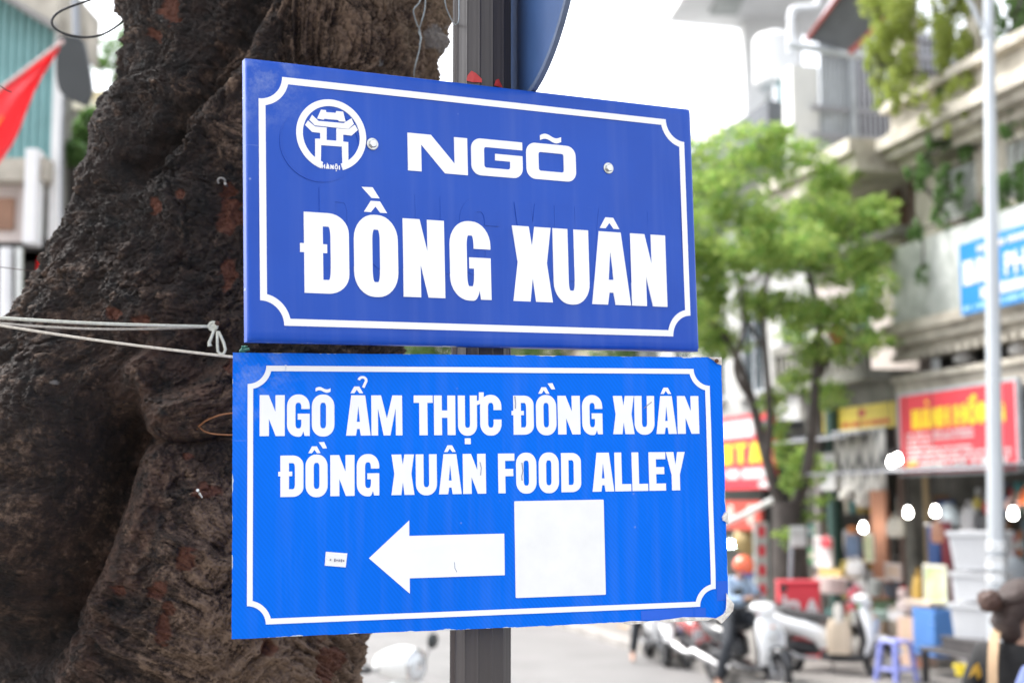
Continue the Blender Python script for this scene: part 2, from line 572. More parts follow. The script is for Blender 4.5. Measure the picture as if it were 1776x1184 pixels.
def sign_mat(name, col, col2, hx, hz, wear, rough, pattern=0.0, coat=0.3, scratch=0.5, bump=0.05):
    m = bpy.data.materials.new(name)
    m.use_nodes = True
    nt = m.node_tree
    L = nt.links.new
    b = nt.nodes['Principled BSDF']
    tc = _n(nt, 'ShaderNodeTexCoord')
    ob = tc.outputs['Object']
    no = _n(nt, 'ShaderNodeTexNoise')
    no.inputs['Scale'].default_value = 3.2
    no.inputs['Detail'].default_value = 5
    L(ob, no.inputs['Vector'])
    mix = _n(nt, 'ShaderNodeMix', data_type='RGBA')
    mr = _n(nt, 'ShaderNodeMapRange')
    mr.inputs['From Min'].default_value = .3
    mr.inputs['From Max'].default_value = .7
    L(no.outputs['Fac'], mr.inputs['Value'])
    L(mr.outputs[0], mix.inputs['Factor'])
    mix.inputs['A'].default_value = (*col, 1)
    mix.inputs['B'].default_value = (*col2, 1)
    out = mix.outputs['Result']
    if pattern:
        # reflective sheeting: a fine slanting honeycomb
        sep0 = _n(nt, 'ShaderNodeMapping')
        sep0.inputs['Rotation'].default_value = (0, math.radians(38), 0)
        L(ob, sep0.inputs[0])
        wv = _n(nt, 'ShaderNodeTexWave')
        wv.inputs['Scale'].default_value = 62
        wv.inputs['Distortion'].default_value = 0.4
        L(sep0.outputs[0], wv.inputs['Vector'])
        mx2 = _n(nt, 'ShaderNodeMix', data_type='RGBA', blend_type='MULTIPLY')
        mpat = _n(nt, 'ShaderNodeMapRange')
        mpat.inputs['To Min'].default_value = 1 - pattern
        L(wv.outputs['Fac'], mpat.inputs['Value'])
        mx2.inputs['Factor'].default_value = 1
        L(out, mx2.inputs['A'])
        cmb = _n(nt, 'ShaderNodeCombineColor')
        for k in range(3):
            L(mpat.outputs[0], cmb.inputs[k])
        L(cmb.outputs[0], mx2.inputs['B'])
        out = mx2.outputs['Result']
    # chalky scuffs and fine scratches
    mp = _n(nt, 'ShaderNodeMapping')
    mp.inputs['Rotation'].default_value = (0, math.radians(52), 0)
    mp.inputs['Scale'].default_value = (9, 1, 130)
    L(ob, mp.inputs[0])
    n2 = _n(nt, 'ShaderNodeTexNoise')
    n2.inputs['Scale'].default_value = 1.0
    n2.inputs['Detail'].default_value = 2
    L(mp.outputs[0], n2.inputs['Vector'])
    n3 = _n(nt, 'ShaderNodeTexNoise')
    n3.inputs['Scale'].default_value = 7
    n3.inputs['Detail'].default_value = 3
    L(ob, n3.inputs['Vector'])
    r2 = _n(nt, 'ShaderNodeMapRange')
    r2.inputs['From Min'].default_value = .70
    r2.inputs['From Max'].default_value = .78
    L(n2.outputs['Fac'], r2.inputs['Value'])
    r3 = _n(nt, 'ShaderNodeMapRange')
    r3.inputs['From Min'].default_value = .55
    r3.inputs['From Max'].default_value = .75
    L(n3.outputs['Fac'], r3.inputs['Value'])
    mu = _n(nt, 'ShaderNodeMath', operation='MULTIPLY')
    L(r2.outputs[0], mu.inputs[0])
    L(r3.outputs[0], mu.inputs[1])
    mu2 = _n(nt, 'ShaderNodeMath', operation='MULTIPLY')
    L(mu.outputs[0], mu2.inputs[0])
    mu2.inputs[1].default_value = scratch
    # specks
    vo = _n(nt, 'ShaderNodeTexVoronoi')
    vo.inputs['Scale'].default_value = 34
    L(ob, vo.inputs['Vector'])
    sp = _n(nt, 'ShaderNodeMapRange')
    sp.inputs['From Min'].default_value = .075
    sp.inputs['From Max'].default_value = .03
    L(vo.outputs['Distance'], sp.inputs['Value'])
    spm = _n(nt, 'ShaderNodeMath', operation='MULTIPLY')
    L(sp.outputs[0], spm.inputs[0])
    L(r3.outputs[0], spm.inputs[1])
    ad = _n(nt, 'ShaderNodeMath', operation='ADD', use_clamp=True)
    L(mu2.outputs[0], ad.inputs[0])
    L(spm.outputs[0], ad.inputs[1])
    # dust: faint run-down streaks, and a scuffed top left corner
    mps = _n(nt, 'ShaderNodeMapping')
    mps.inputs['Scale'].default_value = (38, 1, 2.2)
    L(ob, mps.inputs[0])
    ns = _n(nt, 'ShaderNodeTexNoise')
    ns.inputs['Scale'].default_value = 1.0
    ns.inputs['Detail'].default_value = 6
    L(mps.outputs[0], ns.inputs['Vector'])
    rs_ = _n(nt, 'ShaderNodeMapRange')
    rs_.inputs['From Min'].default_value = .48
    rs_.inputs['From Max'].default_value = .85
    rs_.inputs['To Max'].default_value = .07
    L(ns.outputs['Fac'], rs_.inputs['Value'])
    vd = _n(nt, 'ShaderNodeVectorMath', operation='DISTANCE')
    L(ob, vd.inputs[0])
    vd.inputs[1].default_value = (-hx + .025, 0, hz - .03)
    rc2 = _n(nt, 'ShaderNodeMapRange')
    rc2.inputs['From Min'].default_value = .085
    rc2.inputs['From Max'].default_value = .01
    L(vd.outputs['Value'], rc2.inputs['Value'])
    nsc = _n(nt, 'ShaderNodeTexNoise')
    nsc.inputs['Scale'].default_value = 30
    nsc.inputs['Detail'].default_value = 7
    nsc.inputs['Roughness'].default_value = .7
    L(ob, nsc.inputs['Vector'])
    rc3 = _n(nt, 'ShaderNodeMapRange')
    rc3.inputs['From Min'].default_value = .45
    rc3.inputs['From Max'].default_value = .75
    rc3.inputs['To Max'].default_value = .55
    L(nsc.outputs['Fac'], rc3.inputs['Value'])
    mc = _n(nt, 'ShaderNodeMath', operation='MULTIPLY')
    L(rc2.outputs[0], mc.inputs[0])
    L(rc3.outputs[0], mc.inputs[1])
    ad2 = _n(nt, 'ShaderNodeMath', operation='ADD', use_clamp=True)
    L(rs_.outputs[0], ad2.inputs[0])
    L(mc.outputs[0], ad2.inputs[1])
    ad3 = _n(nt, 'ShaderNodeMath', operation='ADD', use_clamp=True)
    L(ad.outputs[0], ad3.inputs[0])
    L(ad2.outputs[0], ad3.inputs[1])
    ad = ad3
    mx3 = _n(nt, 'ShaderNodeMix', data_type='RGBA')
    L(ad.outputs[0], mx3.inputs['Factor'])
    L(out, mx3.inputs['A'])
    mx3.inputs['B'].default_value = (.36, .42, .55, 1)
    out = mx3.outputs['Result']
    # paint chipped along the edges
    sx = _n(nt, 'ShaderNodeSeparateXYZ')
    L(ob, sx.inputs[0])
    ds = []
    for ax, hh in (('X', hx), ('Z', hz)):
        a = _n(nt, 'ShaderNodeMath', operation='ABSOLUTE')
        L(sx.outputs[ax], a.inputs[0])
        s_ = _n(nt, 'ShaderNodeMath', operation='SUBTRACT')
        s_.inputs[0].default_value = hh
        L(a.outputs[0], s_.inputs[1])
        ds.append(s_)
    mn = _n(nt, 'ShaderNodeMath', operation='MINIMUM')
    L(ds[0].outputs[0], mn.inputs[0])
    L(ds[1].outputs[0], mn.inputs[1])
    n4 = _n(nt, 'ShaderNodeTexNoise')
    n4.inputs['Scale'].default_value = 26
    n4.inputs['Detail'].default_value = 4
    L(ob, n4.inputs['Vector'])
    th = _n(nt, 'ShaderNodeMapRange')
    th.inputs['From Min'].default_value = .5
    th.inputs['From Max'].default_value = .8
    th.inputs['To Min'].default_value = -.001
    th.inputs['To Max'].default_value = wear
    L(n4.outputs['Fac'], th.inputs['Value'])
    lt = _n(nt, 'ShaderNodeMath', operation='LESS_THAN')
    L(mn.outputs[0], lt.inputs[0])
    L(th.outputs[0], lt.inputs[1])
    mx4 = _n(nt, 'ShaderNodeMix', data_type='RGBA')
    L(lt.outputs[0], mx4.inputs['Factor'])
    L(out, mx4.inputs['A'])
    mx4.inputs['B'].default_value = (.5, .56, .62, 1)
    L(mx4.outputs['Result'], b.inputs['Base Color'])
    b.inputs['Roughness'].default_value = rough
    b.inputs['Coat Weight'].default_value = coat
    b.inputs['Specular IOR Level'].default_value = .22
    b.inputs['Coat Roughness'].default_value = 0.25
    bp = _n(nt, 'ShaderNodeBump')
    bp.inputs['Strength'].default_value = bump
    bp.inputs['Distance'].default_value = .02
    nb = _n(nt, 'ShaderNodeTexNoise')
    nb.inputs['Scale'].default_value = 9
    nb.inputs['Detail'].default_value = 3
    L(ob, nb.inputs['Vector'])
    L(nb.outputs['Fac'], bp.inputs['Height'])
    L(bp.outputs[0], b.inputs['Normal'])
    return m

m_up = sign_mat('enamel_blue', (0.009, 0.076, 0.46), (0.006, 0.058, 0.38), .375, .2, .0012, .36, scratch=.30, bump=.10, coat=.12)
m_lo = sign_mat('reflective_blue', (0.0, 0.152, 0.80), (0.0, 0.128, 0.70), .3755, .2005, .004, .5, pattern=.10, scratch=.25, bump=.04, coat=0.0)
m_lo.node_tree.nodes['Principled BSDF'].inputs['Specular IOR Level'].default_value = .08
m_white = mat('white_vinyl', (0.86, 0.86, 0.87), 0.45, var=.03, scale=12)
m_white2 = mat('white_sheeting', (0.82, 0.83, 0.84), 0.5, var=.06, scale=14)
m_steel = mat('zinc', (0.62, 0.62, 0.60), 0.35, 1.0, var=.3, scale=40)
m_galv = mat('bracket_steel', (0.30, 0.29, 0.28), 0.5, .7, var=.4, scale=20)
m_chip = mat('bare_metal', (0.72, 0.70, 0.66), 0.45, .3, var=.5, scale=60, col2=(.33, .25, .2))

def border(hx, hz, rad, th, y0, y1, n=12):
    """line frame with scooped corners"""
    def loop(d):
        # frame outline moved inwards by d; scoop radius grows with d
        X, Z, R = hx - d, hz - d, rad + d
        k = rad
        cx, cz = hx, hz
        pts = []
        for sx, sz, a0, a1 in ((1, 1, 180, 270), (1, -1, 90, 180), (-1, -1, 0, 90), (-1, 1, -90, 0)):
            ox, oz = sx * (hx + .0), sz * (hz + .0)
            q = []
            # points of the circle round the outer corner that lie on the moved sides
            dx = math.sqrt(max(R * R - d * d, 1e-9))
            amin = math.degrees(math.asin(min(1, d / R)))
            s0, s1 = a0 + amin, a1 - amin
            for i in range(n + 1):
                a = math.radians(s0 + (s1 - s0) * i / n)
                q.append((ox + R * math.cos(a), oz + R * math.sin(a)))
            pts.append(q)
        # order clockwise from the top right corner
        out = []
        out += pts[0]
        out += pts[1]
        out += pts[2]
        out += pts[3]
        return out
    A, B_ = loop(0), loop(th)
    oa, ob_ = [], []
    k = len(A)
    for i in range(k):
        j = (i + 1) % k
        oa.append(A[i])
        ob_.append(B_[i])
        if math.hypot(A[j][0] - A[i][0], A[j][1] - A[i][1]) > .1:
            for q in range(1, 28):
                f = q / 28
                oa.append((A[i][0] + (A[j][0] - A[i][0]) * f, A[i][1] + (A[j][1] - A[i][1]) * f))
                ob_.append((B_[i][0] + (B_[j][0] - B_[i][0]) * f, B_[i][1] + (B_[j][1] - B_[i][1]) * f))
    return oa, ob_

def put_border(parent, hx, hz, rad, th, m, y):
    a, b = border(hx, hz, rad, th, 0, 0)
    mb = MB()
    n = len(a)
    vs = []
    for yy in (y - .0008, y):
        vs += [Vector((p[0], yy, p[1])) for p in a] + [Vector((p[0], yy, p[1])) for p in b]
    fs = []
    for i in range(n):
        j = (i + 1) % n
        fs.append((i, j, n + j, n + i))
        fs.append((2 * n + i, 3 * n + i, 3 * n + j, 2 * n + j))
        fs.append((i, 2 * n + i, 2 * n + j, j))
        fs.append((n + i, n + j, 3 * n + j, 3 * n + i))
    mb.add(vs, fs)
    return mb.build('border', m, parent, world=False)

# ---- upper sign: a shallow enamelled tray
us = thing('street_sign', 'dark blue enamel name sign reading NGÕ ĐỒNG XUÂN, bolted above the brighter sign', 'street sign', M=UP_M)
mb = MB()
TH = .020
front = []
nx, nz = 40, 22
def pillow(x, z):
    # front skin, folded over at the rim and slightly wavy
    ex = max(0, (abs(x) - .369) / .006)
    ez = max(0, (abs(z) - .194) / .006)
    e = min(1, math.hypot(ex, ez))
    wav = .0006 * math.sin(x * 17 + 1.1) * math.cos(z * 23) + .0004 * math.sin(x * 41 + z * 30)
    return .006 * (1 - math.sqrt(max(0, 1 - e * e))) + wav * (1 - e)
xs = [-.375, -.3742, -.3725, -.369] + list(np.linspace(-.36, .36, nx)) + [.369, .3725, .3742, .375]
zs = [-.2, -.1992, -.1975, -.194] + list(np.linspace(-.185, .185, nz)) + [.194, .1975, .1992, .2]
rows = [[Vector((x, pillow(x, z), z)) for x in xs] for z in zs]
mb.grid(rows)
rim = [rows[0], [r[-1] for r in rows], rows[-1][::-1], [r[0] for r in rows][::-1]]
for side in rim:
    mb.grid([side, [Vector((p.x, TH, p.z)) for p in side]])
us_panel = mb.build('panel', m_up, us, smooth=True, world=False, ang=50)
mb = MB()
for x0, x1, z0, z1 in ((-.373, .373, .180, .198), (-.373, .373, -.198, -.180), (-.373, -.355, -.18, .18), (.355, .373, -.18, .18)):
    mb.box(x0, x1, TH + .0002, TH + .003, z0, z1)
mb.build('back_flange', m_galv, us, world=False)
put_border(us, .358, .177, .0345, .0098, m_white, -.0003)
YF, YB = -.0013, .0009
# ghosts of the older lettering left in relief under the new
m_up_g = m_up
for (ch, a, b_) in [('Đ', -270, -205), ('O', -197, -130), ('N', -122, -58), ('G', -50, 15), ('X', 42, 105), ('U', 112, 172), ('A', 178, 242), ('N', 248, 306)]:
    letter_mb(ch, a / 1000, b_ / 1000, -.093, .115, .0235, .019, .0009, -.0007, ()).build('ghost_letter', m_up, us, world=False)
mb = MB()
a = arc(-.268, .086, .060, .056, 0, 360, 48)[:-1]
b_ = arc(-.268, .086, .0588, .0548, 0, 360, 48)[:-1]
mb.poly(a, [b_], .0009, -.0007)
mb.build('ghost_ring', m_up, us, world=False)
big = [('Đ', -293.5, -226.3, ()), ('O', -218.8, -150.6, 'ô`'), ('N', -142.5, -76.2, ()), ('G', -67.7, -.1, ()), ('X', 36.9, 105.0, ()), ('U', 107.6, 171.1, ()), ('A', 175.2, 245.9, '^'), ('N', 248.1, 314.3, ())]
for ch, x0, x1, mk in big:
    x0, x1 = x0 / 1000, x1 / 1000
    c = (x0 + x1) / 2
    marks = []
    if mk == 'ô`':
        marks = [hat(c, -.0085, .036, .0165, .01), [(-.2057, .0275), (-.1887, .0281), (-.1781, .0125), (-.1905, .0123)]]
    elif mk == '^':
        marks = [hat(c, -.0090, .036, .0175, .01)]
    s = (x1 - x0) * .415
    o = letter_mb(ch, x0, x1, -.1298, .1155, s, .0195, YB, YF, marks).build('letter', m_white, us, world=False)
for ch, x0, x1, mk in (('N', -132.2, -35.0, ()), ('G', -28.6, 58.5, ()), ('O', 65.0, 152.6, '~')):
    marks = []
    x0, x1 = x0 / 1000, x1 / 1000
    if mk:
        marks = [tilde((x0 + x1) / 2, .1195, .037, .0135, .0078)]
    zb = .0575 + (x0 + .13) * .016
    letter_mb(ch, x0, x1, zb, .0565, .0215, .0135, YB, YF, marks, ext=True).build('letter', m_white, us, world=False)
# round city emblem: a two-storey gate pavilion in a ring
emb = MB()
ring_o = arc(-.2505, .0995, .0530, .0522, -72, 252, 56)
ring_i = arc(-.2505, .0995, .0432, .0424, 252, -72, 56)
emb.poly(ring_o + ring_i, (), YB, YF)
emb_o = emb.build('emblem', m_white, us, world=False)
roof1 = [(-266.1, 135.1), (-258.8, 135.2), (-258.4, 132.2), (-243.8, 132.6), (-242.9, 135.5), (-232.6, 135.4), (-229.0, 121.1), (-239.1, 120.8), (-240.1, 122.6), (-261.2, 122.4), (-262.3, 120.8), (-272.2, 121.7)]
roof2 = [(-279.8, 126.3), (-270.1, 118.3), (-232.4, 118.6), (-220.0, 126.9), (-216.3, 119.1), (-224.7, 110.8), (-275.6, 111.4), (-283.8, 118.7)]
gate = [(-286.0, 117.5), (-275.6, 109.9), (-258.0, 109.8), (-258.3, 91.7), (-243.4, 91.9), (-243.2, 110.1), (-224.7, 110.3), (-214.9, 118.1), (-210.5, 110.5), (-220.1, 101.5), (-233.1, 101.8), (-233.2, 91.5), (-225.4, 91.4), (-225.7, 58.1), (-234.4, 51.0), (-235.1, 84.1), (-266.7, 83.5), (-267.6, 51.2), (-275.8, 55.6), (-275.4, 92.1), (-267.7, 92.6), (-267.8, 101.1), (-279.9, 101.5), (-290.2, 110.7)]
for nm, pl in (('upper_roof', roof1), ('middle_roof', roof2), ('gate_frame', gate)):
    MB().poly([(x / 1000, z / 1000) for x, z in pl], (), YB, YF - .0004).build(nm, m_white, emb_o, world=False)
ht = MB()
xk = -.2657
for ch, wd, mk in (('H', .0048, ''), ('A', .0052, '`'), ('N', .0050, ''), ('O', .0050, 'ộ'), ('I', .0017, '')):
    for o_, hs_ in glyph(ch, wd, .0062, .0014, .0011):
        ht.poly(shift(o_, xk, .0500), [shift(k, xk, .0500) for k in hs_], YB, YF)
    if mk == '`':
        ht.poly([(xk + .0010, .0582), (xk + .0024, .0582), (xk + .0032, .0568), (xk + .0022, .0568)], (), YB, YF)
    if mk == 'ộ':
        ht.poly(hat(xk + wd / 2, .0566, .0040, .0017, .001), (), YB, YF)
        ht.poly(rrect(xk + wd / 2 - .0007, xk + wd / 2 + .0007, .0474, .0488, .0003, .0003, 2), (), YB, YF)
    xk += wd + .0014
ht.build('emblem_lettering', m_white, emb_o, world=False)
def hexbolt(parent, x, z, y, r=.0062, hgt=.006):
    b = MB()
    Mx = Matrix.Translation((x, y, z)) @ Matrix.Rotation(PI / 2, 4, 'X')
    b.lathe([(r * 1.45, .0), (r * 1.45, .0012), (r * 1.3, .0016)], 18, Mx)
    Mh = Mx @ Matrix.Rotation(.3, 4, 'Z')
    b.lathe([(r, .0012), (r, hgt * .8), (r * .86, hgt)], 6, Mh)
    return b.build('bolt', m_steel, parent, world=False)
hexbolt(us, -.1877, .0922, -.0002)
hexbolt(us, .2121, .0878, -.0002)

# ---- lower sign: a thin plate with reflective sheeting
ls = thing('street_sign', 'bright blue food alley sign with white arrow, hanging below the darker name sign', 'street sign', M=LO_M)
mb = MB()
def jag(k, seed, amp):
    r = np.random.default_rng(seed)
    v = np.cumsum(r.normal(0, 1, k))
    v -= np.linspace(v[0], v[-1], k)
    return amp * v / (np.abs(v).max() + 1e-6) + r.normal(0, amp * .25, k)
NX, NZ = 90, 50
jt, jb, jl, jr = jag(NX, 3, .0004), jag(NX, 5, .0007), jag(NZ, 6, .0004), jag(NZ, 9, .0005)
rows = []
for iz in range(NZ):
    row = []
    for ix in range(NX):
        fx, fz = ix / (NX - 1), iz / (NZ - 1)
        x0, x1 = -.3755 + jl[iz], .3755 + jr[iz]
        z0, z1 = -.2005 + jb[ix], .2005 + jt[ix]
        x = x0 + (x1 - x0) * fx
        z = z0 + (z1 - z0) * fz
        # the far lower corner is bent back, the top is gently bowed
        dc = max(0, (x - .25) / .125) * max(0, (-.13 - z) / .07)
        y = .0030 * dc + .0012 * math.sin(x * 6.0) * math.cos(z * 7) + .0005 * math.sin(x * 25 + z * 31)
        row.append(Vector((x, y, z)))
    rows.append(row)
mb.grid(rows, (0, .0022, 0))
mb.build('panel', m_lo, ls, smooth=True, world=False, ang=40)
def lo_y(x, z):
    dc = max(0, (x - .25) / .125) * max(0, (-.13 - z) / .07)
    return .0030 * dc + .0012 * math.sin(x * 6.0) * math.cos(z * 7) + .0005 * math.sin(x * 25 + z * 31)
def drape(o, lift):
    """lays a flat print onto the bowed plate"""
    for v in o.data.vertices:
        v.co.y = lo_y(v.co.x, v.co.z) - lift + (v.co.y - YF) * .4
    return o
o = put_border(ls, .3548, .182, .0262, .0078, m_white2, -.0006)
for v in o.data.vertices:
    v.co.y = lo_y(v.co.x, v.co.z) - .0007 + (v.co.y + .0006) * .6
l1 = [('N', -337.8, -302.3, ''), ('G', -299.1, -266.7, ''), ('O', -263.7, -231.2, '~'), ('A', -214.3, -178.6, 'ẩ'), ('M', -177.3, -131.7, ''), ('T', -114.3, -85.9, ''), ('H', -84.2, -51.9, ''), ('U', -48.0, -19.0, 'ự'), ('C', -14.2, 18.5, ''), ('Đ', 37.0, 68.6, ''), ('O', 72.2, 104.2, 'ồ'), ('N', 106.6, 142.1, ''), ('G', 145.3, 177.7, ''), ('X', 194.7, 229.1, ''), ('U', 229.5, 261.8, ''), ('A', 264.9, 298.0, '^'), ('N', 299.6, 335.3, '')]
l2 = [('Đ', -308.5, -275.8, ''), ('O', -272.8, -241.2, 'ồ'), ('N', -237.3, -202.3, ''), ('G', -199.1, -166.3, ''), ('X', -148.5, -114.6, ''), ('U', -112.4, -80.9, ''), ('A', -78.0, -43.8, '^'), ('N', -41.6, -6.6, ''), ('F', 12.4, 37.6, ''), ('O', 40.0, 71.5, ''), ('O', 75.1, 106.6, ''), ('D', 110.3, 141.5, ''), ('A', 159.4, 193.9, ''), ('L', 195.4, 221.5, ''), ('L', 223.3, 249.0, ''), ('E', 250.9, 278.2, ''), ('Y', 279.2, 310.2, '')]
for line, zb, hh in ((l1, .0816, .0583), (l2, -.0048, .0586)):
    for ch, x0, x1, mk in line:
        x0, x1 = x0 / 1000, x1 / 1000
        c, zt = (x0 + x1) / 2, zb + hh
        marks = []
        if mk == '~':
            marks = [tilde(c, zt + .0035, .0215, .0085, .0048)]
        elif mk == '^':
            marks = [hat(c, zt + .0030, .0175, .0098, .004)]
        elif mk == 'ồ':
            marks = [hat(c - .003, zt + .0030, .0175, .0098, .004), [(c + .0032, zt + .0186), (c + .0110, zt + .0190), (c + .0150, zt + .0098), (c + .0092, zt + .0096)]]
        elif mk == 'ẩ':
            marks = [hat(c - .002, zt + .0030, .0185, .0098, .004)]
            hk = [(c + .0035 + .0055 * math.cos(math.radians(t)), zt + .0215 + .0048 * math.sin(math.radians(t))) for t in range(170, -41, -21)]
            hk += [(c + .0062, zt + .0150), (c + .0045, zt + .0112)]
            hk = [(x_ + .003, z_) for x_, z_ in hk]
            marks.append(strokepoly(hk, .0038))
        elif mk == 'ự':
            marks = [rrect(c - .0035 - .001, c + .0055 - .001, zb - .0135, zb - .0048, .0005, .0005, 2),
                     [(x1 - .0004, zt - .0082), (x1 + .0030, zt - .0070), (x1 + .0033, zt + .0048), (x1 + .0105, zt + .0048), (x1 + .0105, zt - .0040), (x1 + .0062, zt - .0120), (x1 - .0004, zt - .0145)]]
        s = (x1 - x0) * (.37 if ch not in 'TLFEY' else .43)
        if ch == 'M':
            s = .0118
        o = letter_mb(ch, x0, x1, zb, hh, s, .0108, YB, YF, marks).build('letter', m_white2, ls, world=False)
        drape(o, .0007)
ar = [(-182.1, -94.3), (-122.6, -41.7), (-122.7, -64.0), (20.0, -64.0), (20.0, -124.6), (-122.7, -124.6), (-122.7, -146.5)]
drape(MB().poly([(x / 1000, z / 1000) for x, z in ar], (), YB, YF).build('arrow', m_white2, ls, world=False), .0008)
m_qr = mat('white_label', (0.82, 0.82, 0.815), .45, var=.10, scale=16, detail=8)
drape(MB().poly(rrect(.0362, .1764, -.1584, -.0168, .0015, .0015, 3), (), YB, YF).build('blank_white_label', m_qr, ls, world=False), .0012)
stk = drape(MB().poly([(-.2442, -.0833), (-.2133, -.0865), (-.2158, -.1061), (-.2456, -.1028)], (), YB, YF).build('price_sticker', m_qr, ls, world=False), .0012)
m_ink = mat('faded_ink', (.30, .30, .42), .6, var=.5, scale=200)
mb = MB()
for k in range(7):
    x = -.2385 + k * .0031
    if k == 1:
        continue
    hgt = .0022 + .0010 * ((k * 7) % 3)
    mb.box(x, x + .0019, -.0032, -.0008, -.0957 - .1 * (x + .23) - hgt / 2, -.0957 - .1 * (x + .23) + hgt / 2)
mb.build('sticker_print', m_ink, stk, world=False)
# torn corner, screw and chips of the lower sign
def crumple(name, pts, m, parent, seed, amp=.003):
    r = np.random.default_rng(seed)
    cx, cz = sum(p[0] for p in pts) / len(pts), sum(p[1] for p in pts) / len(pts)
    mb = MB()
    rings = []
    for f in (1.0, .7, .4):
        rings.append([Vector((cx + (x - cx) * f, -.0022 - amp * r.random() * (1.15 - f), cz + (z - cz) * f)) for x, z in pts])
    vs = [p for rg in rings for p in rg] + [Vector((cx, -.0025 - amp * .3, cz))]
    n = len(pts)
    fs = []
    for k in range(2):
        for i in range(n):
            fs.append((k * n + i, k * n + (i + 1) % n, (k + 1) * n + (i + 1) % n, (k + 1) * n + i))
    for i in range(n):
        fs.append((2 * n + i, 2 * n + (i + 1) % n, 3 * n))
    back = [Vector((p.x, .0045, p.z)) for p in rings[0]]
    o0 = len(vs)
    vs += back
    for i in range(n):
        fs.append((i, o0 + i, o0 + (i + 1) % n, (i + 1) % n))
    fs.append(tuple(o0 + i for i in range(n)))
    mb.add(vs, fs)
    return mb.build(name, m, parent, world=False)
m_peel = mat('torn_sheeting', (.86, .84, .80), .55, var=.6, scale=90, col2=(.42, .36, .31))
crumple('torn_corner', [(.372, -.163), (.3775, -.172), (.3835, -.180), (.3815, -.190), (.3745, -.197), (.366, -.205), (.362, -.2085), (.3575, -.2035), (.350, -.2015), (.3585, -.1995), (.3665, -.1960), (.3725, -.186)], m_peel, ls, 2, .004)
crumple('edge_chip', [(.369, -.047), (.3735, -.040), (.3785, -.0385), (.3785, -.0580), (.3735, -.0535), (.3700, -.0525)], m_peel, ls, 4, .002)
crumple('edge_chip', [(.262, -.1995), (.280, -.1985), (.300, -.1965), (.318, -.1975), (.340, -.1985), (.352, -.2000), (.340, -.2028), (.300, -.2030), (.270, -.2034)], m_peel, ls, 5, .0016)
crumple('edge_chip', [(.198, -.2005), (.215, -.1988), (.232, -.1995), (.246, -.2008), (.230, -.2035), (.208, -.2040)], m_peel, ls, 6, .0016)
crumple('edge_chip', [(.353, .2005), (.3755, .2005), (.3755, .188), (.3685, .190), (.362, .1955)], m_chip, ls, 7, .001)
mb = MB().lathe([(.0032, 0), (.0032, .002), (.0015, .003)], 10, Matrix.Translation((.366, -.0032, .1945)) @ Matrix.Rotation(PI / 2, 4, 'X'))
mb.build('screw', mat('rust', (.17, .07, .04), .8, .3, var=.5, scale=80), ls, world=False)
m_tape = mat('blue_tape', (.0, .10, .64), .4, var=.1, scale=20)
for pts in ([(.357, -.1445), (.374, -.1445), (.3745, -.174), (.357, -.1745)], [(.232, -.1845), (.318, -.1835), (.318, -.197), (.232, -.1985)], [(.319, -.1840), (.338, -.1840), (.338, -.197), (.319, -.1975)]):
    (xa_, za_), (xb_, zb_), (xc_, zc_), (xd_, zd_) = pts
    rows = []
    for i in range(5):
        g_ = i / 4
        row = []
        for j in range(13):
            f = j / 12
            x = (xa_ + (xb_ - xa_) * f) * (1 - g_) + (xd_ + (xc_ - xd_) * f) * g_
            z = (za_ + (zb_ - za_) * f) * (1 - g_) + (zd_ + (zc_ - zd_) * f) * g_
            row.append(Vector((x, lo_y(x, z) - .0005, z)))
        rows.append(row)
    MB().grid(rows).build('tape_strip', m_tape, ls, world=False)
for (pts, wd) in (([(.0395, .139), (.0405, .128), (.0400, .1205)], .0011), ([(.049, .040), (.0505, .028), (.0485, .020), (.0490, .0135)], .0011), ([(.245, .121), (.252, .1265), (.2575, .1305)], .0010), ([(-.0155, .0415), (-.0135, .033), (-.0150, .022)], .0009), ([(-.0560, -.1035), (-.0555, -.112), (-.0525, -.118)], .0009), ([(-.301, .183), (-.3015, .1745)], .0022)):
    o = MB().poly(strokepoly(pts, wd), (), YB, YF).build('scratch', mat('scratch_grey', (.25, .27, .42) if wd < .002 else (.7, .75, .85), .7, var=.2, scale=50), ls, world=False)
    drape(o, .0016)

# ---- post
m_post = mat('post_paint', (.062, .053, .052), .42, .0, var=.3, scale=9, bump=.12, bscale=60, stretch=(1, 1, .12), spec=.4)
pc = P(834.5, 650, 2.205)
POSTX, POSTY = pc.x, pc.y
post = thing('sign_post', 'dark grey-brown fluted metal post carrying the two blue signs', 'post', (POSTX, POSTY, .12))
mb = MB()
prof = []
nf = 14
for k in range(nf):
    a = 2 * PI * k / nf + .12
    for da, rr in ((0, .0460), (.05, .0470), (.10, .0455), (.24, .0448), (.36, .0455)):
        prof.append((rr * math.cos(a + da), rr * math.sin(a + da)))
npf = len(prof)
zl = [0.0, .4, 1.2, 2.0, 2.6, 3.2, 3.9]
vs = [Vector((x, y, z)) for z in zl for x, y in prof]
fs = [(i * npf + k, i * npf + (k + 1) % npf, (i + 1) * npf + (k + 1) % npf, (i + 1) * npf + k) for i in range(len(zl) - 1) for k in range(npf)]
fs.append(tuple((len(zl) - 1) * npf + k for k in range(npf)))
mb.add(vs, fs)
mb.build('shaft', m_post, post, world=False)
MB().bevbox(-.12, .12, -.12, .12, 0, .014, .003).build('base_plate', m_post, post, world=False)
MB().lathe([(.052, 3.9), (.05, 3.92), (.02, 3.945)], 18).build('cap', m_post, post, world=False)
m_red = mat('red_paint', (.50, .03, .03), .6, var=.3, scale=60)
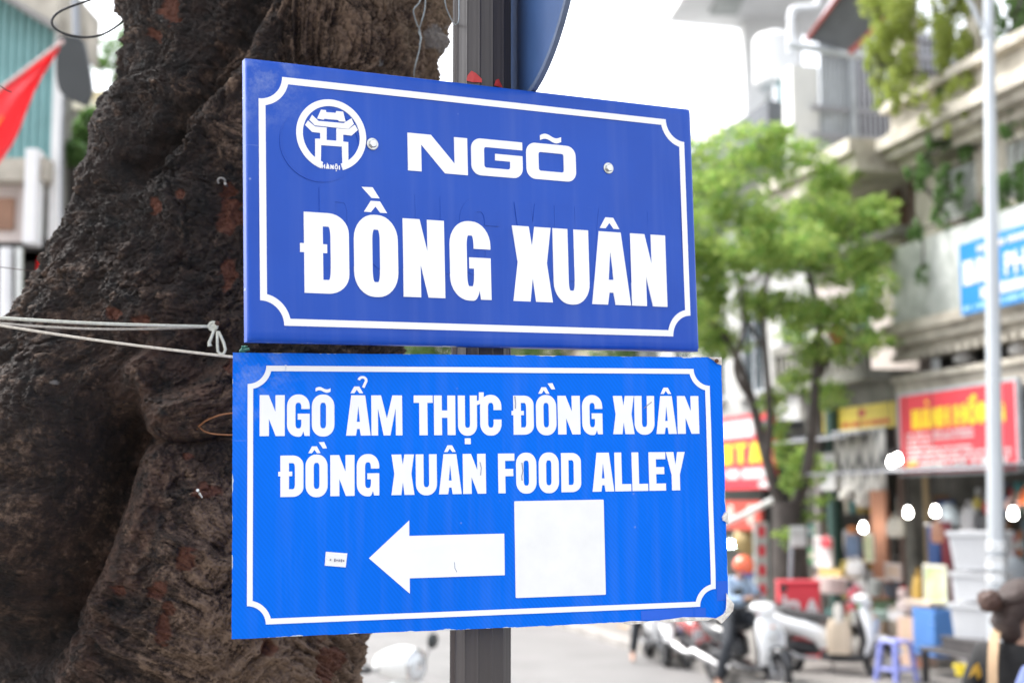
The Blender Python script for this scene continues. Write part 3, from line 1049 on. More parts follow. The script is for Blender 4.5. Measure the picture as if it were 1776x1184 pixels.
def on_post(pts, name):
    """a daub of paint lying on the shaft"""
    mb = MB()
    vs = []
    for px, py in pts:
        p = P(px, py, POSTY - .04)
        dx = max(-.0455, min(.0455, p.x - POSTX))
        vs.append(Vector((dx, -math.sqrt(.0486 ** 2 - dx * dx), p.z - .12)))
    c = sum(vs, Vector()) / len(vs)
    c.y = -math.sqrt(.0490 ** 2 - c.x * c.x)
    n = len(vs)
    mb.add(vs + [c], [(i, (i + 1) % n, n) for i in range(n)])
    return mb.build(name, m_red, post, world=False)
on_post([(809, 141), (811, 132), (818, 125), (826, 130), (836, 140), (836, 146), (820, 145)], 'paint_daub')
on_post([(857, 150), (860, 140), (865, 137), (869, 145), (872, 151)], 'paint_daub')
# clamps behind each sign
for par, zc, nm in ((us, 2.545, 'u'), (us, 2.40, 'u'), (ls, 2.14, 'l'), (ls, 1.98, 'l')):
    c = MB()
    c.lathe([(.0505, zc - .012), (.0525, zc - .012), (.0525, zc + .012), (.0505, zc + .012)], 22, Matrix.Translation((POSTX, POSTY, 0)), caps=False)
    nrm = (WM[par.name].to_3x3() @ Vector((0, 1, 0)))
    a = Vector((POSTX, POSTY, zc)) - nrm * .046
    dist = (a - WM[par.name].translation).dot(nrm)
    bk = .020 if nm == 'u' else .004
    c.tube([a, a - nrm * (dist - bk)], .012, 8)
    c.build('clamp', m_galv, par)
# round blue traffic sign above, seen almost edge on
rc = Vector((POSTX + .067, POSTY + .0, P(886, -135, POSTY).z))
nrm = Vector((-.957, -.290, 0))
Mr = Matrix.Translation(rc) @ nrm.to_track_quat('Z', 'Y').to_matrix().to_4x4()
rs = thing('round_sign', 'round blue traffic sign on the post above the name sign, seen nearly edge on', 'traffic sign', M=Mr)
mb = MB().lathe([(.29, -.002), (.292, 0), (.29, .002)], 64)
mb.build('disc', mat('sign_blue_dull', (.05, .11, .27), .45, var=.2, scale=8), rs, world=False)
mb = MB().lathe([(.296, -.005), (.299, -.004), (.299, .004), (.296, .005), (.290, .004), (.290, -.004), (.296, -.005)], 64, caps=False)
mb.build('rim', mat('sign_rim', (.13, .17, .26), .5, var=.2, scale=20), rs, world=False)
mb = MB()
for zz in (-.16, .12):
    MB().bevbox(-.05, .05, zz - .012, zz + .012, -.03, -.003, .002).build('bracket', m_galv, rs, world=False)

# ================================================================== THE BIG STREET TREE
def _hash(ix, iy, iz, seed):
    h = (ix.astype(np.int64) * 374761393 + iy.astype(np.int64) * 668265263 + iz.astype(np.int64) * 2147483647 + seed * 974634541) & 0xFFFFFFFF
    h = ((h ^ (h >> 13)) * 1274126177) & 0xFFFFFFFF
    h = (h ^ (h >> 16)) & 0xFFFFFF
    return h / float(0xFFFFFF)
def vnoise(x, y, z, seed=0):
    ix, iy, iz = np.floor(x), np.floor(y), np.floor(z)
    fx, fy, fz = x - ix, y - iy, z - iz
    fx, fy, fz = [t * t * t * (t * (t * 6 - 15) + 10) for t in (fx, fy, fz)]
    r = 0
    for dx in (0, 1):
        for dy in (0, 1):
            for dz in (0, 1):
                r = r + _hash(ix + dx, iy + dy, iz + dz, seed) * (fx if dx else 1 - fx) * (fy if dy else 1 - fy) * (fz if dz else 1 - fz)
    return r * 2 - 1
def fbm(x, y, z, o=4, seed=0, gain=.5):
    a, f, r = 1.0, 1.0, 0
    for k in range(o):
        r = r + a * vnoise(x * f, y * f, z * f, seed + k * 17)
        a *= gain
        f *= 2.03
    return r
def voro(a, b, seed):
    """2-D cells: distance to the nearest edge (F2-F1) and a random value per cell"""
    ia, ib = np.floor(a), np.floor(b)
    f1 = np.full(a.shape, 9.0)
    f2 = np.full(a.shape, 9.0)
    idv = np.zeros(a.shape)
    zz = np.zeros_like(ia)
    for da in (-1, 0, 1):
        for db in (-1, 0, 1):
            ca, cb = ia + da, ib + db
            pa = ca + .5 + .86 * (_hash(ca, cb, zz, seed) - .5)
            pb = cb + .5 + .86 * (_hash(ca, cb, zz + 1, seed) - .5)
            d = np.hypot(a - pa, b - pb)
            near = d < f1
            f2 = np.where(near, f1, np.minimum(f2, d))
            idv = np.where(near, _hash(ca, cb, zz + 2, seed), idv)
            f1 = np.where(near, d, f1)
    return f2 - f1, idv
TY = 2.78
sil = [(-1700, 300, 690), (-1000, 215, 800), (-600, 205, 806), (-300, 215, 798), (-100, 226, 790), (0, 232, 783), (40, 238, 779), (80, 241, 773), (110, 240, 767), (130, 238, 763), (150, 231, 758), (166, 220, 752), (176, 208, 750), (184, 190, 748), (205, 185, 746), (250, 188, 740), (300, 166, 730), (330, 148, 725), (385, 126, 715), (430, 110, 708), (490, 88, 702), (540, 60, 698), (600, 20, 695), (650, -5, 690), (720, -40, 680), (800, -70, 665), (900, -90, 653), (1000, -80, 646), (1060, -50, 643), (1110, -20, 640), (1150, 0, 632), (1184, 10, 624), (1260, 5, 632), (1500, -60, 680), (1900, -70, 690), (2300, -140, 740), (2740, -330, 900)]
pys = np.concatenate([np.linspace(-1700, -180, 40, endpoint=False), np.linspace(-180, 1280, 880, endpoint=False), np.linspace(1280, 2740, 50)])
th = np.concatenate([np.linspace(-14, 194, 640, endpoint=False), np.linspace(194, 346, 50, endpoint=False)]) * PI / 180
sp = np.array(sil, float)
xl = np.interp(pys, sp[:, 0], sp[:, 1])
xr = np.interp(pys, sp[:, 0], sp[:, 2])
# world lines through those rows at the trunk's own distance
def rowp(px, py):
    dy = math.cos(PITCH) + math.sin(PITCH) * (py - 592) / FPX * 1.0
    dz = math.sin(PITCH) - math.cos(PITCH) * (py - 592) / FPX
    k = TY / dy
    return (px - 888) / FPX * k, CAMZ + dz * k
Xl, Z = rowp(xl, pys)
Xr, _ = rowp(xr, pys)
cx, aa = (Xl + Xr) / 2, (Xr - Xl) / 2
bb = np.clip(aa * .82, .2, .62)
T, Zg = np.meshgrid(th, Z)
_, PYg = np.meshgrid(th, pys)
ct, st = np.cos(T), np.sin(T)
ee = 2 / 2.3
ux = -np.sign(ct) * np.abs(ct) ** ee
uy = -np.sign(st) * np.abs(st) ** ee
X = cx[:, None] + aa[:, None] * ux
Y = TY + bb[:, None] * uy
nx_, ny_ = ux / aa[:, None], uy / bb[:, None]
nl = np.hypot(nx_, ny_)
nx_, ny_ = nx_ / nl, ny_ / nl
# picture position of every point of the plain trunk (used to set hollows and burls where they grow)
dd = Y * math.cos(PITCH) + (Zg - CAMZ) * math.sin(PITCH)
PXp = 888 + FPX * X / dd
PYp = 592 - FPX * (-Y * math.sin(PITCH) + (Zg - CAMZ) * math.cos(PITCH)) / dd
front = (ny_ < .25)
D = np.zeros_like(X)
def gauss(px, py, sx, sy, rot, amp):
    c, s = math.cos(math.radians(rot)), math.sin(math.radians(rot))
    a = ((PXp - px) * c + (PYp - py) * s) / sx
    b = (-(PXp - px) * s + (PYp - py) * c) / sy
    return amp * np.exp(-(a * a + b * b)) * front
def seg_d(pts):
    d = np.full(X.shape, 1e9)
    for (x0, y0), (x1, y1) in zip(pts, pts[1:]):
        vx, vy = x1 - x0, y1 - y0
        t = np.clip(((PXp - x0) * vx + (PYp - y0) * vy) / (vx * vx + vy * vy), 0, 1)
        d = np.minimum(d, np.hypot(PXp - x0 - t * vx, PYp - y0 - t * vy))
    return d
wob = fbm(PXp / 60, PYp / 60, PXp * 0, 3, 91) * 14
for g in ((165, 830, 46, 120, 12, -.17), (95, 985, 52, 110, 25, -.14), (205, 745, 45, 45, 0, -.07), (40, 1110, 55, 50, 0, -.09),
          (60, 720, 80, 110, 15, .055), (10, 900, 60, 90, 0, .03), (330, 705, 95, 42, -6, .050), (260, 640, 60, 50, 0, .02), (335, 930, 85, 150, 0, .035), (520, 900, 110, 200, 0, .02),
          (205, 215, 22, 34, 0, .030), (300, 330, 70, 60, 30, .022), (250, 470, 70, 70, 20, .016), (150, 560, 50, 60, 20, -.018), (400, 430, 40, 60, 0, -.016),
          (395, 560, 45, 30, -25, .022), (345, 600, 50, 30, 0, -.016), (640, 60, 70, 140, 0, .02), (560, 150, 60, 90, 0, .012)):
    D += gauss(*g)
dg = seg_d([(480, -120), (450, 10), (425, 75), (370, 150), (310, 225), (240, 290)]) + wob
D += -.055 * np.exp(-(dg / 20) ** 2) * front
dr = seg_d([(560, -60), (500, 30), (440, 98), (395, 165), (350, 230)]) + wob
D += .034 * np.exp(-(dr / 34) ** 2) * front
dl = seg_d([(215, 742), (262, 762), (330, 768), (400, 752), (460, 745)]) + wob * .4
D += -.036 * np.exp(-(dl / 9) ** 2) * front
dh = seg_d([(232, 690), (222, 760), (190, 850), (150, 960), (60, 1080)]) + wob
D += -.03 * np.exp(-(dh / 22) ** 2) * front
dh2 = seg_d([(262, 800), (235, 880), (195, 980), (160, 1070), (140, 1184)]) + wob
D += .02 * np.exp(-(dh2 / 24) ** 2) * front
# the bark itself follows the surface shaped so far
low = fbm(X * 6, Y * 6, Zg * 5, 3, 61)
D += .020 * low
X0, Y0 = X, Y
X, Y = X + nx_ * D, Y + ny_ * D
Dm, D = D, np.zeros_like(D)
# bark plates: warped cells, finer to the lower right, drawn out upright at the top right
S = aa[:, None] * 0 + np.cumsum(np.hypot(np.diff(X, axis=1, prepend=X[:, :1]), np.diff(Y, axis=1, prepend=Y[:, :1])), axis=1)
w1 = fbm(X * 9, Y * 9, Zg * 9, 3, 3)
w2 = fbm(X * 9 + 31, Y * 9, Zg * 9, 3, 5)
w3 = fbm(X * 40, Y * 40, Zg * 40, 2, 8)
sm = lambda e0, e1, v: np.clip((v - e0) / (e1 - e0), 0, 1) ** 2 * (3 - 2 * np.clip((v - e0) / (e1 - e0), 0, 1))
upright = np.clip(sm(470, 600, PXp) * sm(330, 180, PYp) + .6 * sm(350, 520, PXp) * sm(900, 1050, PYp), 0, 1)
tilt = .55 * (1 - upright)
sa = (S + Zg * tilt * .8)
q1 = sa / .062 + 1.1 * w1 + .22 * w3
q2 = (Zg - S * tilt * .8) / (.085 + .12 * upright) + 1.1 * w2 + .22 * w3
e1, id1 = voro(q1, q2, 21)
e2, id2 = voro(sa / .021 + .9 * w2 + .5 * w3, Zg / (.026 + .03 * upright) + .9 * w1 + .4 * w3, 33)
fine = fbm(X * 130, Y * 130, Zg * (130 - 60 * upright.mean()), 4, 44, .6)
mid = fbm(X * 34, Y * 34, Zg * 30, 4, 51, .55)
crack1 = 1 - sm(.0, .13, e1)
crack2 = 1 - sm(.0, .18, e2)
fine2 = fbm(X * 300, Y * 300, Zg * (300 - 130 * upright.mean()), 3, 47, .6)
patchy = sm(-.35, .35, fbm(X * 11, Y * 11, Zg * 11, 2, 71))
# loose flakes: curling plates that stop at a sharp edge
tq = fbm(sa * 15 + .5 * w1, Zg * (13 - 6 * upright.mean()) + .5 * w2, sa * 0 + 5, 4, 131, .55) * 3.2
fl_ = np.floor(tq)
fr_ = tq - fl_
terr = fl_ + sm(.0, .16, fr_)
flv = _hash(fl_ + 50, np.floor(S * 9), np.floor(Zg * 9), 7) * 0 + (fl_ % 3) / 2.0
calm = sm(-.1, .45, fbm(X * 5, Y * 5, Zg * 4, 2, 141))
D += .0044 * terr * (1 - .55 * upright)
D += .0040 * mid * (.3 + .8 * patchy) * (1 - .5 * upright) * (1 - .5 * calm) + .0030 * fine * (1 - .65 * calm)
D += -.0075 * crack1 * (.12 + .88 * patchy) * sm(-.2, .5, w3 + w1 * .6) + .0075 * (id1 - .5) * (.4 + .6 * patchy)
D += -.0034 * crack2 * (.35 + .65 * (1 - patchy) + .3 * upright) + .0045 * (id2 - .5) * (.4 + .6 * patchy) + .0018 * fine2
rid = 1 - np.abs(fbm(S * 26, Zg * 0 + 3, Zg * 3.2, 3, 81))
D += upright * .017 * (rid - .7) - upright * .006 * sm(.80, .97, 1 - np.abs(fbm(S * 44 + w1 * .7, Zg * 0 + 9, Zg * 5, 3, 87)))
# smooth lip of the old wound
lip = np.clip(gauss(330, 705, 110, 45, -6, 1.0), 0, 1)
D -= lip * (.0060 * mid + .0015 * fine) * .8
peel = np.zeros_like(X)
jit = np.maximum(.45, 1 + .85 * fbm(X * 45, Y * 45, Zg * 45, 4, 95, .65))
for px, py, sx, sy in ((397, 468, 15, 26), (322, 968, 17, 14), (278, 1019, 15, 19), (293, 1052, 10, 14), (286, 1082, 11, 26), (352, 852, 21, 12), (415, 640, 22, 15), (398, 372, 18, 26), (272, 356, 12, 12), (565, 1160, 20, 34), (590, 1140, 14, 18), (270, 60, 14, 9), (302, 20, 14, 22), (395, 330, 12, 10), (320, 340, 10, 10), (210, 1020, 10, 8), (120, 980, 12, 8), (255, 560, 12, 12), (205, 545, 16, 10), (460, 1120, 12, 14), (325, 790, 9, 6)):
    a = ((PXp - px) / sx) ** 2 + ((PYp - py) / sy) ** 2
    peel = np.maximum(peel, sm(1.35, .8, a * jit) * front)
D -= peel * .005
D += peel * (-.0030 * mid)
pale = np.zeros_like(X)
for px, py, sx, sy in ((749, 68, 12, 20), (743, 58, 9, 8), (664, 108, 5, 5), (106, 665, 5, 4)):
    a = ((PXp - px) / sx) ** 2 + ((PYp - py) / sy) ** 2
    pale = np.maximum(pale, sm(1.3, .7, a * jit) * front)
fade = np.clip((Zg - .0) / .4, 0, 1)
X2, Y2 = X + nx_ * D, Y + ny_ * D
Z2 = Zg + 0
# tone of the bark: blackened, with shade painted in, on the left, tan and grey scales lower right and top right
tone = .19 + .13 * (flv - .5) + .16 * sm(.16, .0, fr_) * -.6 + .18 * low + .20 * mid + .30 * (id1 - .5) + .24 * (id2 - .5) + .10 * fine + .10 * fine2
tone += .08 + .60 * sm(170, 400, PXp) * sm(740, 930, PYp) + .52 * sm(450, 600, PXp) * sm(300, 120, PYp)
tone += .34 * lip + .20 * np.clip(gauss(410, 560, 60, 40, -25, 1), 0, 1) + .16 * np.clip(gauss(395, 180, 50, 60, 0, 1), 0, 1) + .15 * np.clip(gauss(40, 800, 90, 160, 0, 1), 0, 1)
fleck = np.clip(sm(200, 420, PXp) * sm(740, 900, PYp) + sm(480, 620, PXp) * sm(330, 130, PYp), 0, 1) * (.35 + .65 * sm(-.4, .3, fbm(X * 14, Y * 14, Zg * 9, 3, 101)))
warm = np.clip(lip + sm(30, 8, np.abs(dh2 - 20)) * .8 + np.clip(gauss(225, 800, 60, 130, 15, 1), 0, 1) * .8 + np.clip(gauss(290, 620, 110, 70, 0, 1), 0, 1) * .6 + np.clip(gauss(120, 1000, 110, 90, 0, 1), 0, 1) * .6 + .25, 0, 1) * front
tone -= .20 * (1 - np.clip((PXp - 250) / 200, 0, 1)) * .5 + .22 * np.clip(gauss(250, 330, 150, 190, 20, 1), 0, 1) + .2 * np.clip(gauss(330, 40, 110, 120, 0, 1), 0, 1)  # shade painted into the tone towards the left and upper left
olive = sm(600, 760, PXp) * sm(250, 60, PYp) * (.5 + .5 * mid)
nr, nc = X2.shape
idx = np.arange(nr * nc).reshape(nr, nc)
quads = np.stack([idx[:-1], np.roll(idx, -1, 1)[:-1], np.roll(idx, -1, 1)[1:], idx[1:]], -1).reshape(-1, 4)
me = bpy.data.meshes.new('trunk')
me.vertices.add(nr * nc)
me.vertices.foreach_set('co', np.stack([X2, Y2, Z2], -1).astype(np.float32).ravel())
me.loops.add(quads.size)
me.loops.foreach_set('vertex_index', quads.ravel().astype(np.int32))
me.polygons.add(len(quads))
me.polygons.foreach_set('loop_start', np.arange(0, quads.size, 4, dtype=np.int32))
me.polygons.foreach_set('use_smooth', np.ones(len(quads), bool))
me.update(calc_edges=True)
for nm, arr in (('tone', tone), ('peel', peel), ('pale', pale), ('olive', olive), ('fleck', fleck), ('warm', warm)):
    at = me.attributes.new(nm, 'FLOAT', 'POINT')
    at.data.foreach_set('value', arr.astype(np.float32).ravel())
TRUNK_XYZ = np.stack([X2, Y2, Z2], -1).reshape(-1, 3)
_d = TRUNK_XYZ[:, 1] * math.cos(PITCH) + (TRUNK_XYZ[:, 2] - CAMZ) * math.sin(PITCH)
TRUNK_PX = 888 + FPX * TRUNK_XYZ[:, 0] / _d
TRUNK_PY = 592 - FPX * (-TRUNK_XYZ[:, 1] * math.sin(PITCH) + (TRUNK_XYZ[:, 2] - CAMZ) * math.cos(PITCH)) / _d
def trunk_at(px, py, off=.0):
    k = np.hypot(TRUNK_PX - px, TRUNK_PY - py)
    m = k < 6
    c = TRUNK_XYZ[m]
    p = Vector(c[np.argmin(c[:, 1])])
    return p + Vector((0, -off, 0))

m_bark = bpy.data.materials.new('bark')
m_bark.use_nodes = True
nt = m_bark.node_tree
L = nt.links.new
b = nt.nodes['Principled BSDF']
b.inputs['Specular IOR Level'].default_value = .35
tc = _n(nt, 'ShaderNodeTexCoord')
def attr(nm):
    a = _n(nt, 'ShaderNodeAttribute')
    a.attribute_name = nm
    return a.outputs['Fac']
def noise(scale, det=6, rough=.6):
    n = _n(nt, 'ShaderNodeTexNoise')
    n.inputs['Scale'].default_value = scale
    n.inputs['Detail'].default_value = det
    n.inputs['Roughness'].default_value = rough
    L(tc.outputs['Object'], n.inputs['Vector'])
    return n.outputs['Fac']
def math_(op, a, b_, clamp=False):
    n = _n(nt, 'ShaderNodeMath', operation=op, use_clamp=clamp)
    for i, v in enumerate((a, b_)):
        if isinstance(v, (int, float)):
            n.inputs[i].default_value = v
        else:
            L(v, n.inputs[i])
    return n.outputs[0]
def mixc(f, a, b_):
    n = _n(nt, 'ShaderNodeMix', data_type='RGBA')
    L(f, n.inputs['Factor']) if not isinstance(f, float) else None
    for k, v in (('A', a), ('B', b_)):
        if isinstance(v, tuple):
            n.inputs[k].default_value = (*v, 1)
        else:
            L(v, n.inputs[k])
    return n.outputs['Result']
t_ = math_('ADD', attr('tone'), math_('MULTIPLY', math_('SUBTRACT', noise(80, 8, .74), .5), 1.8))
t_ = math_('ADD', t_, math_('MULTIPLY', math_('SUBTRACT', noise(330, 4, .7), .5), .45))
rp = _n(nt, 'ShaderNodeValToRGB')
cr = rp.color_ramp
cr.elements[0].position = 0.0
cr.elements[0].color = (.010, .009, .009, 1)
cr.elements[1].position = 1.0
cr.elements[1].color = (.24, .165, .115, 1)
for pos, c in ((.25, (.018, .0135, .0120)), (.45, (.046, .030, .022)), (.64, (.108, .071, .051)), (.82, (.185, .124, .086))):
    e = cr.elements.new(pos)
    e.color = (*c, 1)
L(t_, rp.inputs[0])
c_ = rp.outputs[0]
gn = math_('MULTIPLY', math_('SUBTRACT', noise(13, 4), .48), 3.0, True)
c_ = mixc(math_('MULTIPLY', gn, .22, True), c_, (.030, .029, .026))
rn = math_('MULTIPLY', math_('SUBTRACT', noise(17, 5), .56), 4.0, True)
c_ = mixc(math_('MULTIPLY', rn, .38, True), c_, (.062, .031, .023))
c_ = mixc(math_('MULTIPLY', attr('olive'), .55, True), c_, (.095, .078, .040))
c_ = mixc(math_('MULTIPLY', attr('warm'), math_('MULTIPLY', math_('SUBTRACT', noise(28, 6, .7), .36), 2.4, True), True), c_, (.115, .061, .042))
fk = math_('MULTIPLY', math_('SUBTRACT', math_('ADD', math_('MULTIPLY', noise(210, 5, .75), .7), math_('MULTIPLY', noise(24, 4), .3)), .50), 9.0, True)
c_ = mixc(math_('MULTIPLY', fk, math_('MULTIPLY', attr('fleck'), .85), True), c_, (.27, .18, .122))
red = mixc(noise(60, 6, .7), (.19, .062, .034), (.07, .033, .024))
c_ = mixc(math_('MULTIPLY', attr('peel'), .85, True), c_, red)
c_ = mixc(math_('MULTIPLY', attr('pale'), .8, True), c_, (.26, .24, .225))
L(c_, b.inputs['Base Color'])
b.inputs['Roughness'].default_value = .78
bp = _n(nt, 'ShaderNodeBump')
bp.inputs['Strength'].default_value = .8
bp.inputs['Distance'].default_value = .008
L(math_('ADD', noise(180, 8, .7), math_('MULTIPLY', noise(60, 6, .65), 1.4)), bp.inputs['Height'])
L(bp.outputs[0], b.inputs['Normal'])
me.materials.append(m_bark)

tree = thing('street_tree', 'huge old street tree with black flaking bark behind the blue signs', 'tree', (float(cx[-1]), TY, 0))
tr = bpy.data.objects.new('trunk', me)
COL.objects.link(tr)
tr.parent = tree
tr.matrix_parent_inverse = WM[tree.name].inverted()
# boughs and crown, unseen above the picture, spread leftward to shade trunk and signs
top = Vector((float(cx[2]), TY, 4.75))
bough_ends = []
def wander(p0, p1, n, j, seed):
    r = random.Random(seed)
    return [p0.lerp(p1, i / (n - 1)) + Vector((r.uniform(-j, j), r.uniform(-j, j), r.uniform(-j, j))) * (1 if 0 < i < n - 1 else 0) for i in range(n)]
for k, (dx, dy, dz, r0) in enumerate(((-2.6, .9, 2.2, .17), (1.2, 1.6, 3.0, .16), (-.8, -2.0, 2.2, .15), (-1.2, 2.2, 3.2, .16), (-2.2, -1.6, 1.7, .14), (-3.2, -.4, 1.5, .13))):
    e = top + Vector((dx, dy, dz))
    pts = wander(top + Vector((0, 0, -.4)), e, 7, .10, k + 3)
    MB().tube(pts, [r0 * (1 - .11 * i) for i in range(7)], 12).build('bough', m_bark, tree, smooth=True)
    bough_ends += pts[3:]

def leaf_cloud(blobs, n, size, seed, flat=.0, droop=0.0):
    """blobs: (centre, rx, ry, rz); n leaves in all, denser towards each clump's skin"""
    r = np.random.default_rng(seed)
    vol = np.array([b_[1] * b_[2] * b_[3] for b_ in blobs]) ** .75
    pick = r.choice(len(blobs), n, p=vol / vol.sum())
    C = np.array([[*b_[0]] for b_ in blobs])[pick]
    R = np.array([b_[1:4] for b_ in blobs])[pick]
    d = r.normal(size=(n, 3))
    d /= np.linalg.norm(d, axis=1, keepdims=True)
    rad = r.random(n) ** .42
    c = C + R * d * rad[:, None]
    nrm = r.normal(size=(n, 3)) + np.array([0, 0, .7 + flat])
    nrm /= np.linalg.norm(nrm, axis=1, keepdims=True)
    t = np.cross(nrm, r.normal(size=(n, 3)))
    t /= np.linalg.norm(t, axis=1, keepdims=True)
    if droop:
        t = t * (1 - droop) + np.array([0, 0, -1]) * droop
        t /= np.linalg.norm(t, axis=1, keepdims=True)
    s = np.cross(nrm, t)
    L_ = size * r.uniform(.6, 1.3, n)[:, None]
    wd = L_ * .48
    v = np.stack([c - t * L_ * .5, c + s * wd * .5 + nrm * L_ * .06, c + t * L_ * .5 - nrm * L_ * .10, c - s * wd * .5 + nrm * L_ * .06], 1)
    mb = MB()
    mb.v = [tuple(p) for p in v.reshape(-1, 3)]
    mb.f = [(4 * i, 4 * i + 1, 4 * i + 2, 4 * i + 3) for i in range(n)]
    return mb
def leaf_obj(mb, name, m, parent):
    o = mb.build(name, m, parent)
    o['kind'] = 'stuff'
    return o
m_leaf0 = leaf_mat('dark_leaves', (.035, .075, .018), (.07, .13, .03))
bl = []
rr = random.Random(5)
for p in bough_ends:
    bl.append((p + Vector((rr.uniform(-.4, .4), rr.uniform(-.4, .4), rr.uniform(.1, .6))), .95, .95, .6))
leaf_obj(leaf_cloud(bl, 8000, .17, 77), 'crown', m_leaf0, tree)

# ---- cords, wires and nails on the trunk
m_cord = mat('white_cord', (.80, .80, .70), .7, var=.25, scale=160, bump=.5, bscale=500)
m_cordw = mat('tan_cord', (.62, .57, .50), .75, var=.35, scale=160, bump=.5, bscale=500)
def straight(p0, p1, n=14, sag=0.0):
    return [p0.lerp(p1, i / (n - 1)) - Vector((0, 0, sag * math.sin(PI * i / (n - 1)))) for i in range(n)]
k0 = trunk_at(372, 573, .012)
rp1 = thing('cord', 'white cord tied in a small bow to a nail in the dark trunk', 'cord', k0)
MB().tube(straight(P(-80, 545, 2.22), k0, 16, .004), .0027, 8).build('strand', m_cord, rp1, smooth=True)
MB().tube(straight(P(-80, 553, 2.215), k0 + Vector((-.02, .001, -.001)), 16, .009), .0019, 8).build('strand', m_cordw, rp1, smooth=True)
mb = MB()
Mk = Matrix.Translation(k0)
mb.lathe([(.001, -.007), (.006, -.005), (.008, 0), (.006, .005), (.001, .007)], 12, Mk @ Matrix.Rotation(.5, 4, 'Y'))
mb.tube([k0 + Vector((.007 * math.cos(a), -.006, .007 * math.sin(a))) for a in np.linspace(0, 2 * PI, 12)[:-1]], .0026, 6, closed=True)
mb.build('knot', m_cord, rp1, smooth=True)
def offp(px, py, y):
    return P(px, py, y)
ky = k0.y - .010
MB().tube([offp(371, 573, ky), offp(367, 584, ky - .004), offp(363, 594, ky - .006), offp(364, 600, ky - .005)], [.0026, .0027, .0031, .0042], 8).build('cord_end', m_cord, rp1, smooth=True)
lp = [(377, 574), (377, 585), (377, 598), (378, 609), (382, 614), (388, 613), (391, 606), (388, 594), (383, 583), (379, 575)]
MB().tube([offp(a, b_, ky - .006) for a, b_ in lp], .0025, 8).build('bow_loop', m_cord, rp1, smooth=True)
MB().tube([k0 + Vector((.008, .03, .002)), k0 + Vector((.008, -.014, .004)), k0 + Vector((.009, -.016, .004))], [.0024, .0024, .0045], 10).build('nail', mat('rusty_nail', (.12, .06, .04), .7, .5, var=.5, scale=90), rp1, smooth=True)
rp2 = MB().tube(straight(P(-80, 551, 2.20), P(440, 623, 2.105), 20, .004), .0021, 8).build('cord', m_cordw, smooth=True)
tag(rp2, 'thin pale cord slanting down across the trunk to the corner of the bright blue sign', 'cord')
m_black = mat('black_rubber', (.02, .02, .022), .5, var=.2, scale=50)
pts = [(258, -40), (215, -22), (175, -6), (130, 9), (104, 20), (92, 31), (90, 41), (96, 50), (110, 58), (130, 63), (152, 65), (175, 61), (195, 51), (213, 37), (228, 20), (245, -6), (268, -30)]
def smoothpts(pts, k=4):
    out = []
    n = len(pts)
    for i in range(n - 1):
        p0, p1, p2, p3 = (Vector(pts[max(i - 1, 0)]), Vector(pts[i]), Vector(pts[i + 1]), Vector(pts[min(i + 2, n - 1)]))
        for j in range(k):
            t = j / k
            out.append(.5 * ((2 * p1) + (-p0 + p2) * t + (2 * p0 - 5 * p1 + 4 * p2 - p3) * t * t + (-p0 + 3 * p1 - 3 * p2 + p3) * t ** 3))
    out.append(Vector(pts[-1]))
    return out
cb = MB().tube(smoothpts([P(a, b_, 2.62 + .0004 * (a - 90)) for a, b_ in pts]), .0024, 8).build('cable', m_black, smooth=True)
tag(cb, 'black cable hanging in a loop from high on the trunk', 'cable')
m_wire = mat('galvanised_wire', (.34, .38, .40), .4, .6, var=.3, scale=80)
tw = [trunk_at(728, 4, .012), trunk_at(722, 22, .012), trunk_at(729, 46, .012), trunk_at(734, 62, .012), trunk_at(728, 90, .012), trunk_at(725, 125, .012), trunk_at(724, 150, .012)]
tw = [P(731, -40, tw[0].y)] + tw
w_ = MB().tube(smoothpts(tw), .0014, 6)
w_.tube(smoothpts([P(739, -40, tw[1].y), P(737, 12, tw[1].y), P(731, 38, tw[2].y), P(726, 56, tw[3].y), P(731, 66, tw[3].y), P(727, 78, tw[3].y)]), .0011, 6)
tag(w_.build('wire', m_wire, smooth=True), 'twisted grey wire hanging down the bark left of the post', 'wire')
w_ = MB().tube(smoothpts([P(768, -40, 2.4), P(772, 4, 2.4), P(778, 24, 2.38), P(787, 40, 2.2), P(793, 42, 2.16), P(796, 30, 2.155), P(796, 4, 2.155), P(797, -40, 2.155)]), .0011, 6)
tag(w_.build('wire', m_wire, smooth=True), 'bent grey wire hooked over the top of the post', 'wire')
yl = trunk_at(395, 735).y
w_ = MB().tube(smoothpts([P(470, 718, yl - .02), P(430, 715, yl - .03), P(405, 716, yl - .03), P(380, 720, yl - .03), P(356, 730, yl - .02), P(342, 743, yl - .006), P(336, 752, yl + .03)]), .0016, 6)
w_.tube(smoothpts([P(343, 735, yl - .006), P(352, 746, yl - .016), P(370, 752, yl - .03), P(405, 754, yl - .03), P(440, 753, yl - .03), P(470, 750, yl - .02)]), .0014, 6)
tag(w_.build('wire', mat('copper_wire', (.30, .13, .06), .45, .5, var=.3, scale=60), smooth=True), 'looped copper coloured wire over the smooth bark beside the bright blue sign', 'wire')
w_ = MB().tube(smoothpts([P(-60, 455, 2.75), P(0, 463, 2.75), P(40, 468, 2.76), P(75, 472, 2.78), P(100, 482, 2.82), P(118, 490, 2.84)]), .0009, 6)
tag(w_.build('wire', mat('brown_wire', (.12, .08, .07), .6, var=.3, scale=60), smooth=True), 'thin brown wire running from the left to the edge of the trunk', 'wire')
w_ = MB().tube(smoothpts([P(-60, 118, 2.6), P(-20, 138, 2.6), P(0, 149, 2.6), P(10, 156, 2.6), P(20, 160, 2.6)]), .0010, 6)
tag(w_.build('wire', m_black, smooth=True), 'short black wire end in front of the red flag', 'wire')
eb = trunk_at(388, 322, .004)
e_ = thing('eye_bolt', 'bent grey eye bolt sticking out of the trunk left of the dark blue sign', 'bolt', eb)
